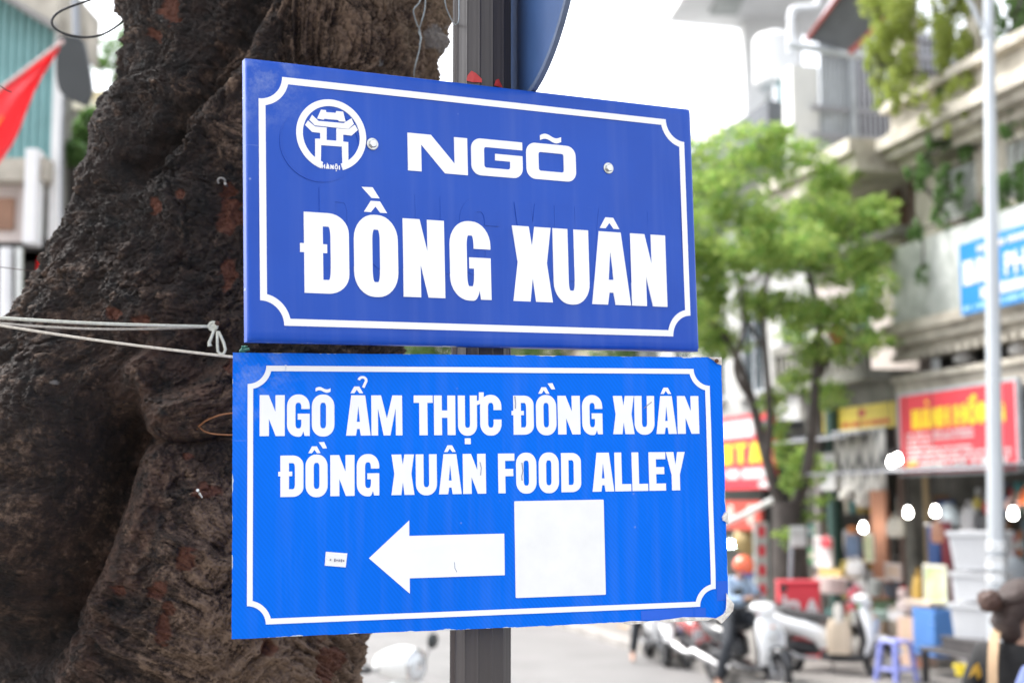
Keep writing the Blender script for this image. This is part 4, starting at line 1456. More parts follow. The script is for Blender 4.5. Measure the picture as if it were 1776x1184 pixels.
mb = MB().tube([eb + Vector((.0065 * math.cos(a) - .002, -.006 - .003 * math.sin(a), .0052 * math.sin(a))) for a in np.linspace(-.6, 3.9, 14)], .0022, 8)
mb.tube([eb + Vector((.006, -.012, -.006)), eb + Vector((.002, .03, -.004))], .0026, 8)
mb.build('eye', m_galv, e_, smooth=True)
nl_ = trunk_at(348, 851, .003)
n_ = thing('nail', 'bright bent nail in a red patch of bark', 'nail', nl_)
MB().tube([nl_ + Vector((-.004, 0, .004)), nl_ + Vector((.0, -.010, .0)), nl_ + Vector((.004, -.006, -.007))], [.0014, .0020, .0012], 8).build('shank', m_steel, n_, smooth=True)
MB().lathe([(.0028, 0), (.0028, .0012)], 10, Matrix.Translation(nl_ + Vector((-.004, -.004, .005))) @ Matrix.Rotation(1.2, 4, 'X')).build('head', m_steel, n_)
gt = P(424, 606, 2.2)
g_ = MB().tube([gt + Vector((random.uniform(-.008, .012), random.uniform(-.006, .006), random.uniform(-.007, .006))) for k in range(12)], .0022, 6)
tag(g_.build('twine', mat('green_twine', (.03, .16, .12), .7, var=.3, scale=60), smooth=True), 'scrap of green twine stuck behind the corner between the two blue signs', 'twine')

# ================================================================== HOUSES
m_cream = mat('stained_cream_plaster', (.62, .575, .49), .85, scale=2.2, bump=.3, bscale=30, col2=(.23, .205, .165), detail=10)
m_grey = mat('mossy_concrete', (.30, .29, .26), .9, scale=2.2, bump=.4, bscale=30, col2=(.10, .10, .085), detail=9)
m_pink = mat('pale_pink_plaster', (.70, .62, .58), .85, scale=1.5, bump=.2, bscale=30, col2=(.50, .44, .41))
m_whitew = mat('white_plaster', (.80, .80, .79), .8, scale=1.1, bump=.15, bscale=30, col2=(.68, .68, .67))
m_oldw = mat('weathered_white_plaster', (.56, .56, .54), .85, scale=1.8, bump=.2, bscale=30, col2=(.26, .26, .245), detail=10)
m_patch = mat('flaking_white_paint', (.58, .60, .58), .85, scale=3.5, bump=.3, col2=(.28, .30, .28), detail=10)
m_yellow = mat('yellow_plaster', (.66, .58, .36), .85, scale=1.5, col2=(.50, .43, .27))
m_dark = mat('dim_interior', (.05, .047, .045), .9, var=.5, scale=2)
m_wood = mat('old_brown_wood', (.16, .095, .06), .6, var=.45, scale=3, stretch=(1, 1, .2))
m_glass = mat('window_glass', (.06, .08, .09), .08, var=.4, scale=2, spec=.8)
m_cladd = mat('grey_cladding', (.48, .51, .54), .5, .2, var=.3, scale=3)
m_roofdk = mat('dark_roofing', (.13, .14, .155), .6, .1, var=.3, scale=3)
m_bar = mat('window_bars', (.42, .42, .45), .5, .4, var=.3, scale=20)
m_teal = mat('teal_sheet', (.25, .46, .46), .5, .1, var=.22, scale=2.5)

def bpart(parent, name, m, *boxes, smooth=False):
    mb = MB()
    for b_ in boxes:
        sbox(*b_, mb=mb)
    return mb.build(name, m, parent)
def house(name, label, u0, u1, r=10.0):
    return thing(name, label, 'house', BL(u0, r, 0), STREET_ROT)
def window(parent, u0, u1, z0, z1, r, mframe, mpane, mull=1, depth=.12):
    t = .06
    bx = [(u0, u1, r - .02, r + depth, z0, z0 + t), (u0, u1, r - .02, r + depth, z1 - t, z1), (u0, u0 + t, r - .02, r + depth, z0 + t, z1 - t), (u1 - t, u1, r - .02, r + depth, z0 + t, z1 - t)]
    for k in range(mull):
        uc = u0 + (u1 - u0) * (k + 1) / (mull + 1)
        bx.append((uc - .025, uc + .025, r + .0, r + .06, z0 + t, z1 - t))
    wd = bpart(parent, 'window', mframe, *bx)
    g = bpart(wd, 'pane', mpane, (u0 + t * .9, u1 - t * .9, r + .07, r + .08, z0 + t * .9, z1 - t * .9))
    return wd
def wall_holes(parent, u0, u1, z0, z1, r0, r1, holes, m, name='wall'):
    """wall slab with rectangular openings (u0,u1,z0,z1), built up of butted blocks"""
    us_ = sorted({u0, u1, *[h[0] for h in holes], *[h[1] for h in holes]})
    bx = []
    for a, b_ in zip(us_, us_[1:]):
        cuts = sorted((h[2], h[3]) for h in holes if h[0] <= a and h[1] >= b_)
        z = z0
        for c0, c1 in cuts:
            if c0 > z:
                bx.append((a, b_, r0, r1, z, c0))
            z = c1
        if z < z1:
            bx.append((a, b_, r0, r1, z, z1))
    return bpart(parent, name, m, *bx)

# ---- nearest shophouse, old stone front with heavy cornices
A0, A1 = 11.0, 17.38
hA = house('shophouse', 'old stained shophouse with heavy stone cornices behind the lamp post', A0, A1)
bpart(hA, 'side_wall', m_grey, (A1 - .18, A1, 9.72, 14, .12, 3.4))
bpart(hA, 'side_wall', m_grey, (A0, A0 + .18, 9.72, 14, .12, 3.4))
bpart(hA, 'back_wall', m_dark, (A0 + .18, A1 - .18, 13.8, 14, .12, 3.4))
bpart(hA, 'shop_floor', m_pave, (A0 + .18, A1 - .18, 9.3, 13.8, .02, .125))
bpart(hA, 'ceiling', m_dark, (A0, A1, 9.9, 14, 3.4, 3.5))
bpart(hA, 'lintel', m_cream, (A0, A1, 9.62, 9.9, 3.38, 3.62))
bpart(hA, 'lintel_trim', m_cream, (A0, A1, 9.55, 9.9, 3.62, 3.70))
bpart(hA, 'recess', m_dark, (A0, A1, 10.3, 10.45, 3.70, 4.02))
bpart(hA, 'cornice', m_cream, (A0, A1, 9.62, 10.3, 3.98, 4.10))
bpart(hA, 'cornice', m_cream, (A0, A1, 9.50, 10.3, 4.10, 4.24))
bpart(hA, 'cornice', m_cream, (A0, A1, 9.40, 10.3, 4.24, 4.38))
for k in range(26):
    u = 12.2 + k * .2
    bpart(hA, 'dentil', m_cream, (u, u + .10, 9.52, 9.66, 3.90, 3.98))
bpart(hA, 'parapet', m_patch, (A0, A1, 9.62, 9.9, 4.38, 5.46))
wl = [(12.6, 13.6, 5.62, 6.45), (14.2, 15.2, 5.62, 6.45), (15.75, 16.75, 5.62, 6.45)]
wall_holes(hA, A0, A1, 5.46, 6.55, 10.0, 10.2, wl, m_cream)
for (a, b_, c, d) in wl:
    wd = bpart(hA, 'louvred_shutter', m_cream, (a, a + .06, 9.96, 10.1, c, d), (b_ - .06, b_, 9.96, 10.1, c, d), (a + .06, b_ - .06, 9.96, 10.1, c, c + .06), (a + .06, b_ - .06, 9.96, 10.1, d - .06, d))
    for k in range(8):
        bpart(wd, 'slat', m_patch, (a + .06, b_ - .06, 9.98, 10.06, c + .09 + k * .085, c + .135 + k * .085))
    bpart(wd, 'backing', m_dark, (a, b_, 10.12, 10.16, c, d))
for k, (z0, z1, r0) in enumerate(((6.55, 6.68, 9.75), (6.68, 6.80, 9.55), (6.80, 6.96, 9.42), (6.96, 7.08, 9.60), (7.08, 7.34, 9.66), (7.34, 7.46, 9.50))):
    bpart(hA, 'upper_cornice', m_cream, (A0, A1, r0, 10.6, z0, z1))
for k in range(4):
    u = 11.6 + k * 1.85
    bpart(hA, 'loggia_pier', m_cream, (u, u + .28, 9.75, 10.0, 7.46, 9.3))
bpart(hA, 'loggia_back', m_dark, (A0, A1, 11.6, 11.8, 7.46, 9.3))
bpart(hA, 'eave_beam', mat('red_brown_beam', (.30, .10, .08), .7, var=.3, scale=4), (A0, A1, 9.5, 9.7, 9.3, 9.55))
bpart(hA, 'upper_wall', m_grey, (A0, A1, 10.3, 10.6, 9.7, 13.5))
bpart(hA, 'roof', m_roofdk, (A0 - .1, A1, 9.1, 14, 9.55, 9.7))
for k, (px, py) in enumerate(((1673, 620), (1770, 604))):
    p = Wp(px, py, 9.9)
    MB().lathe([(.02, .14), (.05, .10), (.11, .05), (.15, -.02), (.13, -.06), (.05, -.09)], 16, Matrix.Translation(p)).build('recess_lamp', mat('lamp_shade_white', (.75, .74, .74), .4, var=.1), hA)

# ---- second shophouse: mossy parapet, pink wall, cream slab and a clad shed on its roof
B0, B1 = 17.42, 20.45
hB = house('shophouse', 'narrow shophouse with dark mossy parapet and pale pink upper wall', B0, B1)
bpart(hB, 'side_wall', m_grey, (B1 - .16, B1, 9.75, 14, .12, 3.4))
bpart(hB, 'side_wall', m_grey, (B0, B0 + .12, 9.75, 14, .12, 3.4))
bpart(hB, 'back_wall', m_dark, (B0 + .12, B1 - .16, 12.6, 12.8, .12, 3.4))
bpart(hB, 'shop_floor', m_pave, (B0 + .12, B1 - .16, 9.3, 12.6, .02, .125))
bpart(hB, 'ceiling', m_dark, (B0, B1, 9.9, 13, 3.4, 3.5))
bpart(hB, 'beam', m_grey, (B0, B1, 9.65, 9.9, 3.30, 3.68))
bpart(hB, 'balcony_slab', m_grey, (B0, B1, 9.2, 10, 3.68, 3.82))
bpart(hB, 'balcony_rail', m_grey, (B0, B1, 9.2, 9.36, 4.26, 4.40))
for k in range(17):
    u = B0 + .08 + k * .18
    bpart(hB, 'baluster', m_grey, (u, u + .09, 9.23, 9.33, 3.82, 4.26))
wh = [(18.75, 19.25, 4.42, 5.45)]
wall_holes(hB, B0, B1, 3.82, 5.75, 10.0, 10.2, wh, m_pink)
wd = window(hB, 18.75, 19.25, 4.42, 5.45, 10.02, mat('green_lattice', (.25, .40, .36), .6, var=.4, scale=8), mat('pale_glass', (.45, .52, .50), .2, var=.4, scale=9), 2)
bpart(hB, 'pilaster', m_cream, (17.6, 17.95, 9.86, 10.0, 4.4, 5.75))
bpart(hB, 'recess', m_wood, (B0, B1, 10.9, 11.0, 5.75, 6.55))
for k in range(7):
    u = B0 + .15 + k * .43
    bpart(hB, 'recess_post', m_wood, (u, u + .07, 10.3, 10.4, 5.75, 6.55))
bpart(hB, 'ledge', m_grey, (B0, B1, 9.7, 10.3, 5.70, 5.82))
bpart(hB, 'cream_slab', m_cream, (B0, B1, 9.15, 13, 6.55, 7.0))
bpart(hB, 'slab_trim', m_cream, (B0, B1, 9.05, 9.15, 6.80, 7.0))
# shed on the roof, its end wall turned to the near end of the street
shed = thing('rooftop_shed', 'grey clad rooftop shed with barred end wall under a dark awning', 'shed', BL(20.4, 9.1, 7.0), STREET_ROT)
bpart(shed, 'white_wall', m_whitew, (19.6, 19.95, 9.25, 9.70, 7.0, 8.7))
mb = MB()
rows = []
for z in (7.0, 9.15):
    rows.append([BL(19.55 + (.02 if (k % 4) in (1, 2) else 0), 9.70 + k * .02, z) for k in range(24)])
mb.grid(rows, EU * .02)
mb.build('corrugated_cladding', m_cladd, shed)
bpart(shed, 'inner_wall', m_roofdk, (20.2, 20.3, 10.15, 12.6, 7.0, 9.6))
for k in range(27):
    r_ = 10.2 + k * .085
    bpart(shed, 'bar', m_bar, (19.5, 19.525, r_, r_ + .022, 7.0, 9.5))
for z in (7.55, 7.98, 8.9):
    bpart(shed, 'rail', m_bar, (19.46, 19.50, 9.5, 12.5, z, z + .07))
for r_ in (10.15, 11.0, 11.7):
    bpart(shed, 'upright', m_cladd, (19.44, 19.50, r_, r_ + .10, 7.0, 9.5))
# awning over it
aw = thing('awning', 'dark corrugated awning with red edges over the rooftop shed', 'awning', P(1460, 60, 20.5))
a0, a1, b1, b0 = P(1402, 72, 21.0), P(1472, 92, 20.6), P(1610, -40, 18.6), P(1500, -60, 19.0)
rows = []
nn = 44
for k in range(nn):
    f = k / (nn - 1)
    lift = Vector((0, 0, .022 if k % 4 in (1, 2) else 0))
    rows.append([a0.lerp(a1, f) + lift, b0.lerp(b1, f) + lift])
MB().grid(rows, (0, 0, .012)).build('sheet', m_roofdk, aw)
m_redp = mat('faded_red_paint', (.42, .10, .09), .6, var=.35, scale=5)
MB().tube([a1 + Vector((.03, 0, .02)), b1 + Vector((.03, 0, .02))], .05, 6).build('edge_board', m_redp, aw)
MB().tube([a0 + Vector((-.03, 0, .02)), b0 + Vector((-.03, 0, .02))], .035, 6).build('edge_board', m_redp, aw)
MB().tube([a0 + Vector((-.3, 0, -.05)), a1 + Vector((.3, 0, -.07))], .06, 6).build('front_beam', m_cladd, aw)
# ---- house behind the tree and the row beyond
def far_house(label, u0, u1, z1, m, wins, floors, seed, mwin=None, eave=True):
    r = random.Random(seed)
    h = house('house', label, u0, u1)
    hl = []
    wn = wins
    for (zf0, zf1) in floors:
        step = (u1 - u0) / wn
        for k in range(wn):
            a = u0 + step * (k + .22)
            hl.append((a, a + step * .56, zf0, zf1))
    wall_holes(h, u0, u1, 3.2, z1, 10.0, 10.25, hl, m)
    for q in hl:
        window(h, *q, 10.03, mwin or m_patch, m_glass, 1)
        bpart(h, 'sill', m, (q[0] - .05, q[1] + .05, 9.88, 10.0, q[2] - .09, q[2]))
    bpart(h, 'shop_opening', m_dark, (u0 + .15, u1 - .15, 11.2, 11.4, .12, 3.2))
    bpart(h, 'pier', m, (u0, u0 + .15, 9.9, 11.4, .12, 3.2))
    bpart(h, 'pier', m, (u1 - .15, u1, 9.9, 11.4, .12, 3.2))
    bpart(h, 'canopy', m_roofdk, (u0, u1, 9.1, 10, 3.2, 3.3))
    bpart(h, 'upper_body', m, (u0, u1, 10.4, 15, 3.3, z1))
    if eave:
        bpart(h, 'eave', m_roofdk, (u0 - .1, u1 + .05, 9.2, 15, z1, z1 + .5))
    return h
hE = far_house('pale grey house behind the small street tree', 20.5, 25.6, 7.85, m_oldw, 3, [(3.9, 5.3), (6.0, 7.3)], 1, m_cladd)
m_tan = mat('tan_plaster', (.46, .40, .33), .85, scale=1.3, col2=(.33, .28, .23))
far_house('white house with dark eave beyond the street tree', 25.65, 31, 7.9, m_oldw, 3, [(3.9, 5.4), (6.0, 7.4)], 2)
far_house('tan house further along the shops', 31.05, 37, 7.4, m_tan, 3, [(3.9, 5.4), (6.0, 7.0)], 3)
far_house('low yellow house further along the shops', 37.05, 44, 6.4, m_yellow, 4, [(3.9, 5.4)], 4)
far_house('pale house near the far end of the shops', 44.05, 52, 9.0, m_pink, 4, [(3.9, 5.4), (6.2, 7.6)], 5)
# tall white block rising behind
tb = thing('apartment_block', 'tall white block with jutting roof slab rising behind the row', 'building', P(1320, 600, 33))
x0, x1 = P(1296, 300, 31).x, P(1396, 300, 31).x
mb = MB().box(x0, x1, 31, 38, 6, P(1156, 38, 31.2).z)
mb.build('wall', m_whitew, tb)
_c = P(1156, 38, 31.2)
_v = [(_c.x, 31.2), (_c.x + .55, 26.5), (x1 + .4, 26.5), (x1 + .4, 32.2)]
MB().add([(x, y, z) for z in (_c.z, _c.z + .35) for x, y in _v], [(0, 3, 2, 1), (4, 5, 6, 7), (0, 1, 5, 4), (1, 2, 6, 5), (2, 3, 7, 6), (3, 0, 4, 7)]).build('roof_slab', m_whitew, tb)
MB().box(_c.x + .9, _c.x + 1.5, 28, 30.6, _c.z - .06, _c.z).build('soffit_panel', m_patch, tb)
for k, (a, b_) in enumerate(((.5, 1.1), (.5, 1.1))):
    z = 7.2 + k * 2.6
    w_ = MB().box(x0 + a - .05, x0 + b_ + .05, 30.93, 31, z - .05, z + 1.25).build('window', m_patch, tb)
    MB().box(x0 + a, x0 + b_, 30.9, 30.93, z, z + 1.2).build('pane', mat('bright_glass', (.35, .38, .40), .15, var=.3), w_)
# teal enclosure and white pipes
p0, p1 = P(1353, 190, 25.5), P(1388, 138, 25.5)
te = thing('water_tank_screen', 'small teal sheet enclosure beside the white wall high up', 'enclosure', (p0.x, 25.5, p0.z))
mb = MB()
rows = [[Vector((p0.x + (p1.x - p0.x) * k / 20, 25.5 + (.02 if k % 4 in (1, 2) else 0), z)) for k in range(21)] for z in (p0.z, p1.z)]
mb.grid(rows, (0, .4, 0))
mb.build('sheet', m_teal, te)
MB().box(p0.x - .04, p1.x + .04, 25.45, 25.95, p1.z, p1.z + .06).build('cap', m_whitew, te)
m_pvc = mat('white_pipe', (.80, .81, .82), .4, var=.1)
pp = MB().tube([P(1346, 285, 25), P(1346, 150, 25)], .055, 10)
tag(pp.build('drainpipe', m_pvc, smooth=True), 'upright white drainpipe in front of the dark eave', 'pipe')
pp = MB().tube(smoothpts([P(1371, 92, 24.5), P(1371, 40, 24.5), P(1373, 20, 24.5), P(1382, 14, 24.5), P(1408, 12, 24.5), P(1418, 6, 24.5), P(1421, -30, 24.5)]), .06, 10)
tag(pp.build('drainpipe', m_pvc, smooth=True), 'cranked white pipe above the teal enclosure', 'pipe')
wt = thing('water_tank', 'rounded white water tank beside the clad rooftop shed', 'tank', P(1362, 120, 26))
MB().lathe([(.0, -.52), (.36, -.5), (.42, -.42), (.42, .42), (.36, .5), (.12, .54), (0, .55)], 24, Matrix.Translation(P(1345, 108, 26))).build('shell', m_whitew, wt, smooth=True)
MB().lathe([(.13, .5), (.13, .6), (0, .62)], 16, Matrix.Translation(P(1345, 108, 26))).build('lid', m_pvc, wt, smooth=True)

# dark canvas canopies, added to shade the goods
for lab, u0, u1, z, r0, m_ in (('long dark canvas canopy added under the big red sign to shade the goods', 13.0, 17.3, 2.40, 8.25, m_roofdk), ('short dark canvas canopy added under the dull yellow sign to shade the goods', 17.6, 20.4, 2.92, 9.0, m_roofdk)):
    t = thing('canopy', lab, 'canopy', BL(u0, r0, z), STREET_ROT)
    rows = []
    for i in range(9):
        f = i / 8
        rows.append([BL(u0 + (u1 - u0) * j / 20, r0 + (9.55 - r0) * f, z + .10 * f - .02 * math.sin(f * PI) + .008 * math.sin(j * 1.3)) for j in range(21)])
    MB().grid(rows, (0, 0, .008)).build('canvas', m_, t)
    MB().tube([BL(u0, r0, z - .012), BL(u1, r0, z - .012)], .015, 6).build('front_rail', m_bar, t)
    for u in (u0 + .1, u1 - .1):
        MB().tube([BL(u, r0 + .02, z - .01), BL(u, 9.6, z - .02 + .10)], .012, 6).build('strut', m_bar, t)

# ---- far end of the street
fe = thing('house', 'wide pale building closing the far end of the street', 'house', BL(70, 0, 0), STREET_ROT)
wls = [(70, 70.3, -14 + k * 2.6, -14 + k * 2.6 + 1.3, z, z + 1.5) for k in range(10) for z in (1.2, 4.4, 7.4)]
bpart(fe, 'wall', m_tan, (70, 78, -16, 13, 0, 10))
for q in wls:
    f_ = bpart(fe, 'window', m_patch, (69.92, 70, q[2], q[3], q[4], q[5]))
    bpart(f_, 'pane', m_glass, (69.88, 69.92, q[2] + .08, q[3] - .08, q[4] + .08, q[5] - .08))

# ================================================================== CORNER HOUSE ON THE LEFT
LY = 14.0
X_ = lambda px, Y=LY: (px - 888) / FPX * P(px, 500, Y).y / math.cos(0) * 1.0
def lx(px, py=300, Y=LY):
    return P(px, py, Y).x
def lz(py, Y=LY):
    return P(50, py, Y).z
lh = thing('corner_house', 'corner house with teal corrugated upper wall at the left edge', 'house', (lx(20), LY, 0))
mb = MB()
xa, xb = lx(-260), lx(99)
n_c = 150
rows = []
for z in (lz(284), lz(150), lz(-60)):
    rows.append([Vector((xa + (xb - xa) * k / n_c, LY + (.035 if k % 6 in (2, 3, 4) else 0), z)) for k in range(n_c + 1)])
MB().grid(rows, (0, .02, 0)).build('corrugated_wall', m_teal, lh)
# sloping eave over it
e0, e1 = P(-120, -85, LY - .3), P(100, 48, LY - .3)
mb = MB()
d_ = Vector((0, 0, .55))
mb.add([e0, e1, e1 + d_, e0 + d_, e0 + Vector((0, 1.4, 0)), e1 + Vector((0, 1.4, 0)), e1 + d_ + Vector((0, 1.4, 0)), e0 + d_ + Vector((0, 1.4, 0))], [(0, 1, 2, 3), (4, 7, 6, 5), (0, 4, 5, 1), (1, 5, 6, 2), (2, 6, 7, 3), (3, 7, 4, 0)])
mb.build('eave_board', m_cream, lh)
MB().tube([e0 + Vector((0, -.03, -.02)), e1 + Vector((0, -.03, -.02))], .035, 6).build('eave_trim', mat('grey_trim', (.30, .29, .28), .7, var=.3), lh)
mb = MB().box(lx(90), lx(104), LY - .06, LY + .06, lz(420), lz(45))
mb.build('corner_column', m_whitew, lh)
mb = MB().box(lx(64), lx(84), LY - .35, LY - .12, lz(432), lz(272))
mb.build('white_light_box', mat('white_plastic', (.80, .80, .80), .35, var=.08), lh)
MB().box(xa, lx(96), LY - .25, LY + .1, lz(322), lz(284)).build('ledge', m_cream, lh)
MB().box(xa, lx(64), LY - .02, LY + .1, lz(420), lz(322)).build('lower_wall', m_pink, lh)
MB().box(lx(-40), lx(30), LY - .06, LY - .02, lz(400), lz(345)).build('brown_panel', mat('brown_panel', (.36, .20, .13), .7, var=.4, scale=3), lh)
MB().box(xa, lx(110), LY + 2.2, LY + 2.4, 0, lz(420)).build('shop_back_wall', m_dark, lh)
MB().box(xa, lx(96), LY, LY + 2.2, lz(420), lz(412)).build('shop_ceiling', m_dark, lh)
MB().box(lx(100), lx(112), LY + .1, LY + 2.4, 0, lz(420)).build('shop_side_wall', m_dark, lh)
MB().box(xa, lx(56), LY + .5, LY + 1.2, lz(420), lz(-40)).build('upper_body', m_grey, lh)
for px, m_ in ((8, m_pvc), (30, m_steel)):
    o = MB().tube([P(px, 1020, LY - .5), P(px + 3, 430, LY - .5)], .06 if px == 8 else .04, 10)
    tag(o.build('pipe', m_, smooth=True), 'thick white pipe in front of the dim corner shop' if px == 8 else 'thin grey pipe in front of the dim corner shop', 'pipe')
# window with grey frame further back, seen under the leaves
gw = thing('house', 'dark green house with grey window frame behind the leaves left of the trunk', 'house', P(95, 600, 17))
MB().box(lx(78, 400, 17.2), lx(150, 400, 17.2), 17.2, 17.9, 0, lz(345, 17)).build('wall', mat('dark_plaster', (.06, .065, .06), .9, var=.4), gw)
wq = MB()
for a, b_, c, d in ((82, 116, 440, 428), (82, 116, 352, 344), (82, 88, 428, 352), (110, 116, 428, 352)):
    wq.box(lx(a, 400, 17), lx(b_, 400, 17), 17.05, 17.2, lz(c, 17), lz(d, 17))
wq = wq.build('window', m_cladd, gw)
MB().box(lx(88, 400, 17), lx(110, 400, 17), 17.15, 17.18, lz(428, 17), lz(352, 17)).build('pane', m_glass, wq)
# yellow house further off
yh = thing('house', 'cream yellow house with tall window far behind the red flag', 'house', P(150, 700, 30))
yx = lambda px: P(px, 200, 30).x
yz = lambda py: P(150, py, 30).z
MB().box(yx(60), yx(172), 30.3, 36, 0, yz(150)).build('wall', m_yellow, yh)
wq = MB()
for a, b_, c, d in ((112, 160, 186, 172), (112, 120, 260, 186), (151, 160, 260, 186), (112, 160, 268, 260)):
    wq.box(yx(a), yx(b_), 30.1, 30.3, yz(c), yz(d))
wq = wq.build('window', mat('cream_trim', (.72, .68, .52), .7, var=.15), yh)
MB().box(yx(120), yx(151), 30.22, 30.26, yz(260), yz(186)).build('pane', mat('grey_glass', (.22, .21, .19), .3, var=.3), wq)
# dark sheet sign on a pole, seen from behind
sg = thing('sign', 'dark grey back of a round-cornered sign panel on a thin pole', 'sign', P(120, 120, 12))
out = smoothpts([P(a, b_, 12) for a, b_ in ((101, 66), (112, 61), (138, 66), (146, 76), (152, 104), (158, 140), (158, 162), (148, 181), (132, 176), (110, 166), (101, 152), (97, 130), (97, 92), (101, 66))], 3)[:-1]
n = len(out)
c0 = sum(out, Vector()) / n
fr = [p for p in out] + [c0]
bk = [p + Vector((0, .06, 0)) for p in out] + [c0 + Vector((0, .06, 0))]
fs = [(i, (i + 1) % n, n) for i in range(n)] + [((i + 1) % n + n + 1, i + n + 1, 2 * n + 1) for i in range(n)] + [(i, i + n + 1, (i + 1) % n + n + 1, (i + 1) % n) for i in range(n)]
MB().add(fr + bk, fs).build('panel', mat('dull_grey_paint', (.042, .047, .048), .5, .0, var=.25, scale=3), sg)
m_pole = mat('grey_pole', (.33, .35, .38), .5, .3, var=.2, scale=6)
MB().tube([P(128, -60, 12.1), P(133, 66, 12.1)], .035, 10).build('pole', m_pole, sg, smooth=True)
MB().tube([P(110, 168, 12.1), P(106, 240, 12.1), P(104, 1180, 12.1)], .014, 8).build('lower_pole', m_pole, sg, smooth=True)

# red flag on a slanting pole, with the point of its yellow star
fl = thing('flag', 'red national flag hanging from a slanting pole at the upper left', 'flag', P(60, 160, 10))
fa, fb = P(104, 76, 10.0), P(-190, 300, 10.2)
MB().tube([fb + (fb - fa) * .3, fa + (fa - fb) * .02], .016, 8).build('pole', mat('pale_pole', (.6, .42, .40), .5, var=.2), fl, smooth=True)
nu, nv = 34, 22
def flag_pt(a, v):
    # cloth hangs from the pole and gathers towards its tip
    top_ = fa.lerp(fb, a)
    drop = (P(-30, 330, 10.1) - fa).normalized()
    ln = 1.02 * v
    q = top_ + Vector((-.10 * v * (1 - a), 0, -ln * (.10 + .90 * min(1, a * 2.6 + .10))))
    q.y += .05 * math.sin(a * 14 + v * 3) * v + .03 * math.sin(v * 9 + a * 5)
    return q
corner_lo = P(-250, 640, 10.2)
def flag_pt(a, v):
    top_ = fa.lerp(fb, a)
    low_ = P(100, 88, 10).lerp(corner_lo, a ** .92)
    low_ = low_ + Vector((.11 * math.sin(min(1, a * 1.0) * PI), 0, 0))
    q = top_.lerp(low_, v)
    q.y += .05 * math.sin(a * 16 + v * 4) * (.3 + v) * min(1, a * 4) + .02 * math.sin(v * 11)
    return q
MB().grid([[flag_pt(i / nu, j / nv) for j in range(nv + 1)] for i in range(nu + 1)], (0, .004, 0)).build('cloth', leaf_mat('red_cloth', (.88, .075, .095), (.88, .075, .095), .55), fl, smooth=True)
sm_ = MB()
sc_ = [(.50 + .20 * (1 if k % 2 == 0 else .4) * math.cos(k * PI / 5 + .9), .50 + .28 * (1 if k % 2 == 0 else .4) * math.sin(k * PI / 5 + .9)) for k in range(10)]
vs = [flag_pt(a, v) + Vector((0, -.012, 0)) for a, v in sc_] + [flag_pt(.5, .5) + Vector((0, -.012, 0))]
sm_.add(vs, [(k, (k + 1) % 10, 10) for k in range(10)])
m_ystar = mat('yellow_cloth', (.80, .55, .04), .75, var=.1)
sm_.build('star', m_ystar, fl)
# a second, furled one lower down by the trunk
bn = thing('flag', 'red banner with yellow star hanging low at the left edge of the trunk', 'flag', P(75, 500, 11))
rows = []
for i in range(9):
    f = i / 8
    rows.append([P(66 - 14 * f + (34 + 4 * math.sin(f * 3)) * j / 8, 448 + 104 * f, 11 + .05 * math.sin(j * 1.3 + f * 3)) for j in range(9)])
MB().grid(rows, (0, .01, 0)).build('cloth', leaf_mat('red_cloth_dark', (.62, .035, .05), (.62, .035, .05), .45), bn, smooth=True)
MB().poly([(p.x, p.z) for p in [P(a, b_, 10.9) for a, b_ in ((84, 458), (88, 470), (98, 474), (89, 486), (92, 506), (80, 498), (70, 500), (76, 482), (72, 468), (82, 472))]], (), 10.93, 10.90).build('star', m_ystar, bn)
rdb = thing('bag', 'clear plastic bag tied to the trunk at the left edge', 'bag', P(12, 595, 2.85))
mb = MB()
for k, (px, py, r_) in enumerate(((13, 590, .011), (11, 598, .014), (14, 606, .010))):
    mb.lathe([(.001, -r_ * 1.3), (r_ * .8, -r_ * .6), (r_, 0), (r_ * .6, r_ * .8), (.002, r_ * 1.2)], 9, Matrix.Translation(P(px, py, 2.84 + .004 * k)) @ Matrix.Rotation(k * .7, 4, 'Y'))
mb.build('film', mat('plastic_film', (.50, .50, .50), .2, var=.5, scale=60), rdb, smooth=True)
rdb['kind'] = 'thing'
o = MB().tube([P(13, 583, 2.83), P(24, 592, 2.86)], .0012, 6).build('tie', m_black, rdb)
ss = thing('awning', 'orange red cloth awning low at the left edge beside the trunk', 'awning', P(2, 610, 9))
MB().grid([[P(-60 + 66 * j / 6 + i * 3, 575 + i * 14 + j * 4, 9 + .05 * (i % 2)) for j in range(7)] for i in range(6)], (0, .02, 0)).build('cloth', mat('orange_cloth', (.62, .12, .07), .7, var=.2, scale=5), ss)

# ================================================================== TREES AND CREEPERS
m_leaf1 = leaf_mat('light_green_leaves', (.13, .28, .05), (.45, .55, .15), .55)
m_leaf2 = leaf_mat('mid_green_leaves', (.07, .16, .04), (.16, .27, .08), .45)
m_leaf3 = leaf_mat('yellow_green_leaves', (.26, .34, .06), (.42, .47, .12), .55)
m_trunk2 = mat('dark_bark', (.075, .062, .055), .85, var=.5, scale=5, bump=.5, bscale=20)
TY2 = 19.0
st = thing('street_tree', 'slender street tree with light green crown by the scooters', 'tree', G(1372, 1127) * 1.0)
gp = P(1372, 868 + 1.95 * FPX / TY2, TY2)
WM[st.name] = Matrix.Translation((gp.x, TY2, .12))
st.matrix_world = WM[st.name]
q = lambda *pts: [P(a, b_, TY2 + c) for a, b_, c in pts]
MB().tube(smoothpts([Vector((gp.x, TY2, .1))] + q((1373, 1050, 0), (1369, 960, 0), (1366, 905, 0), (1362, 870, 0))), [.30 - .008 * k for k in range(17)], 12).build('trunk', m_trunk2, st, smooth=True)
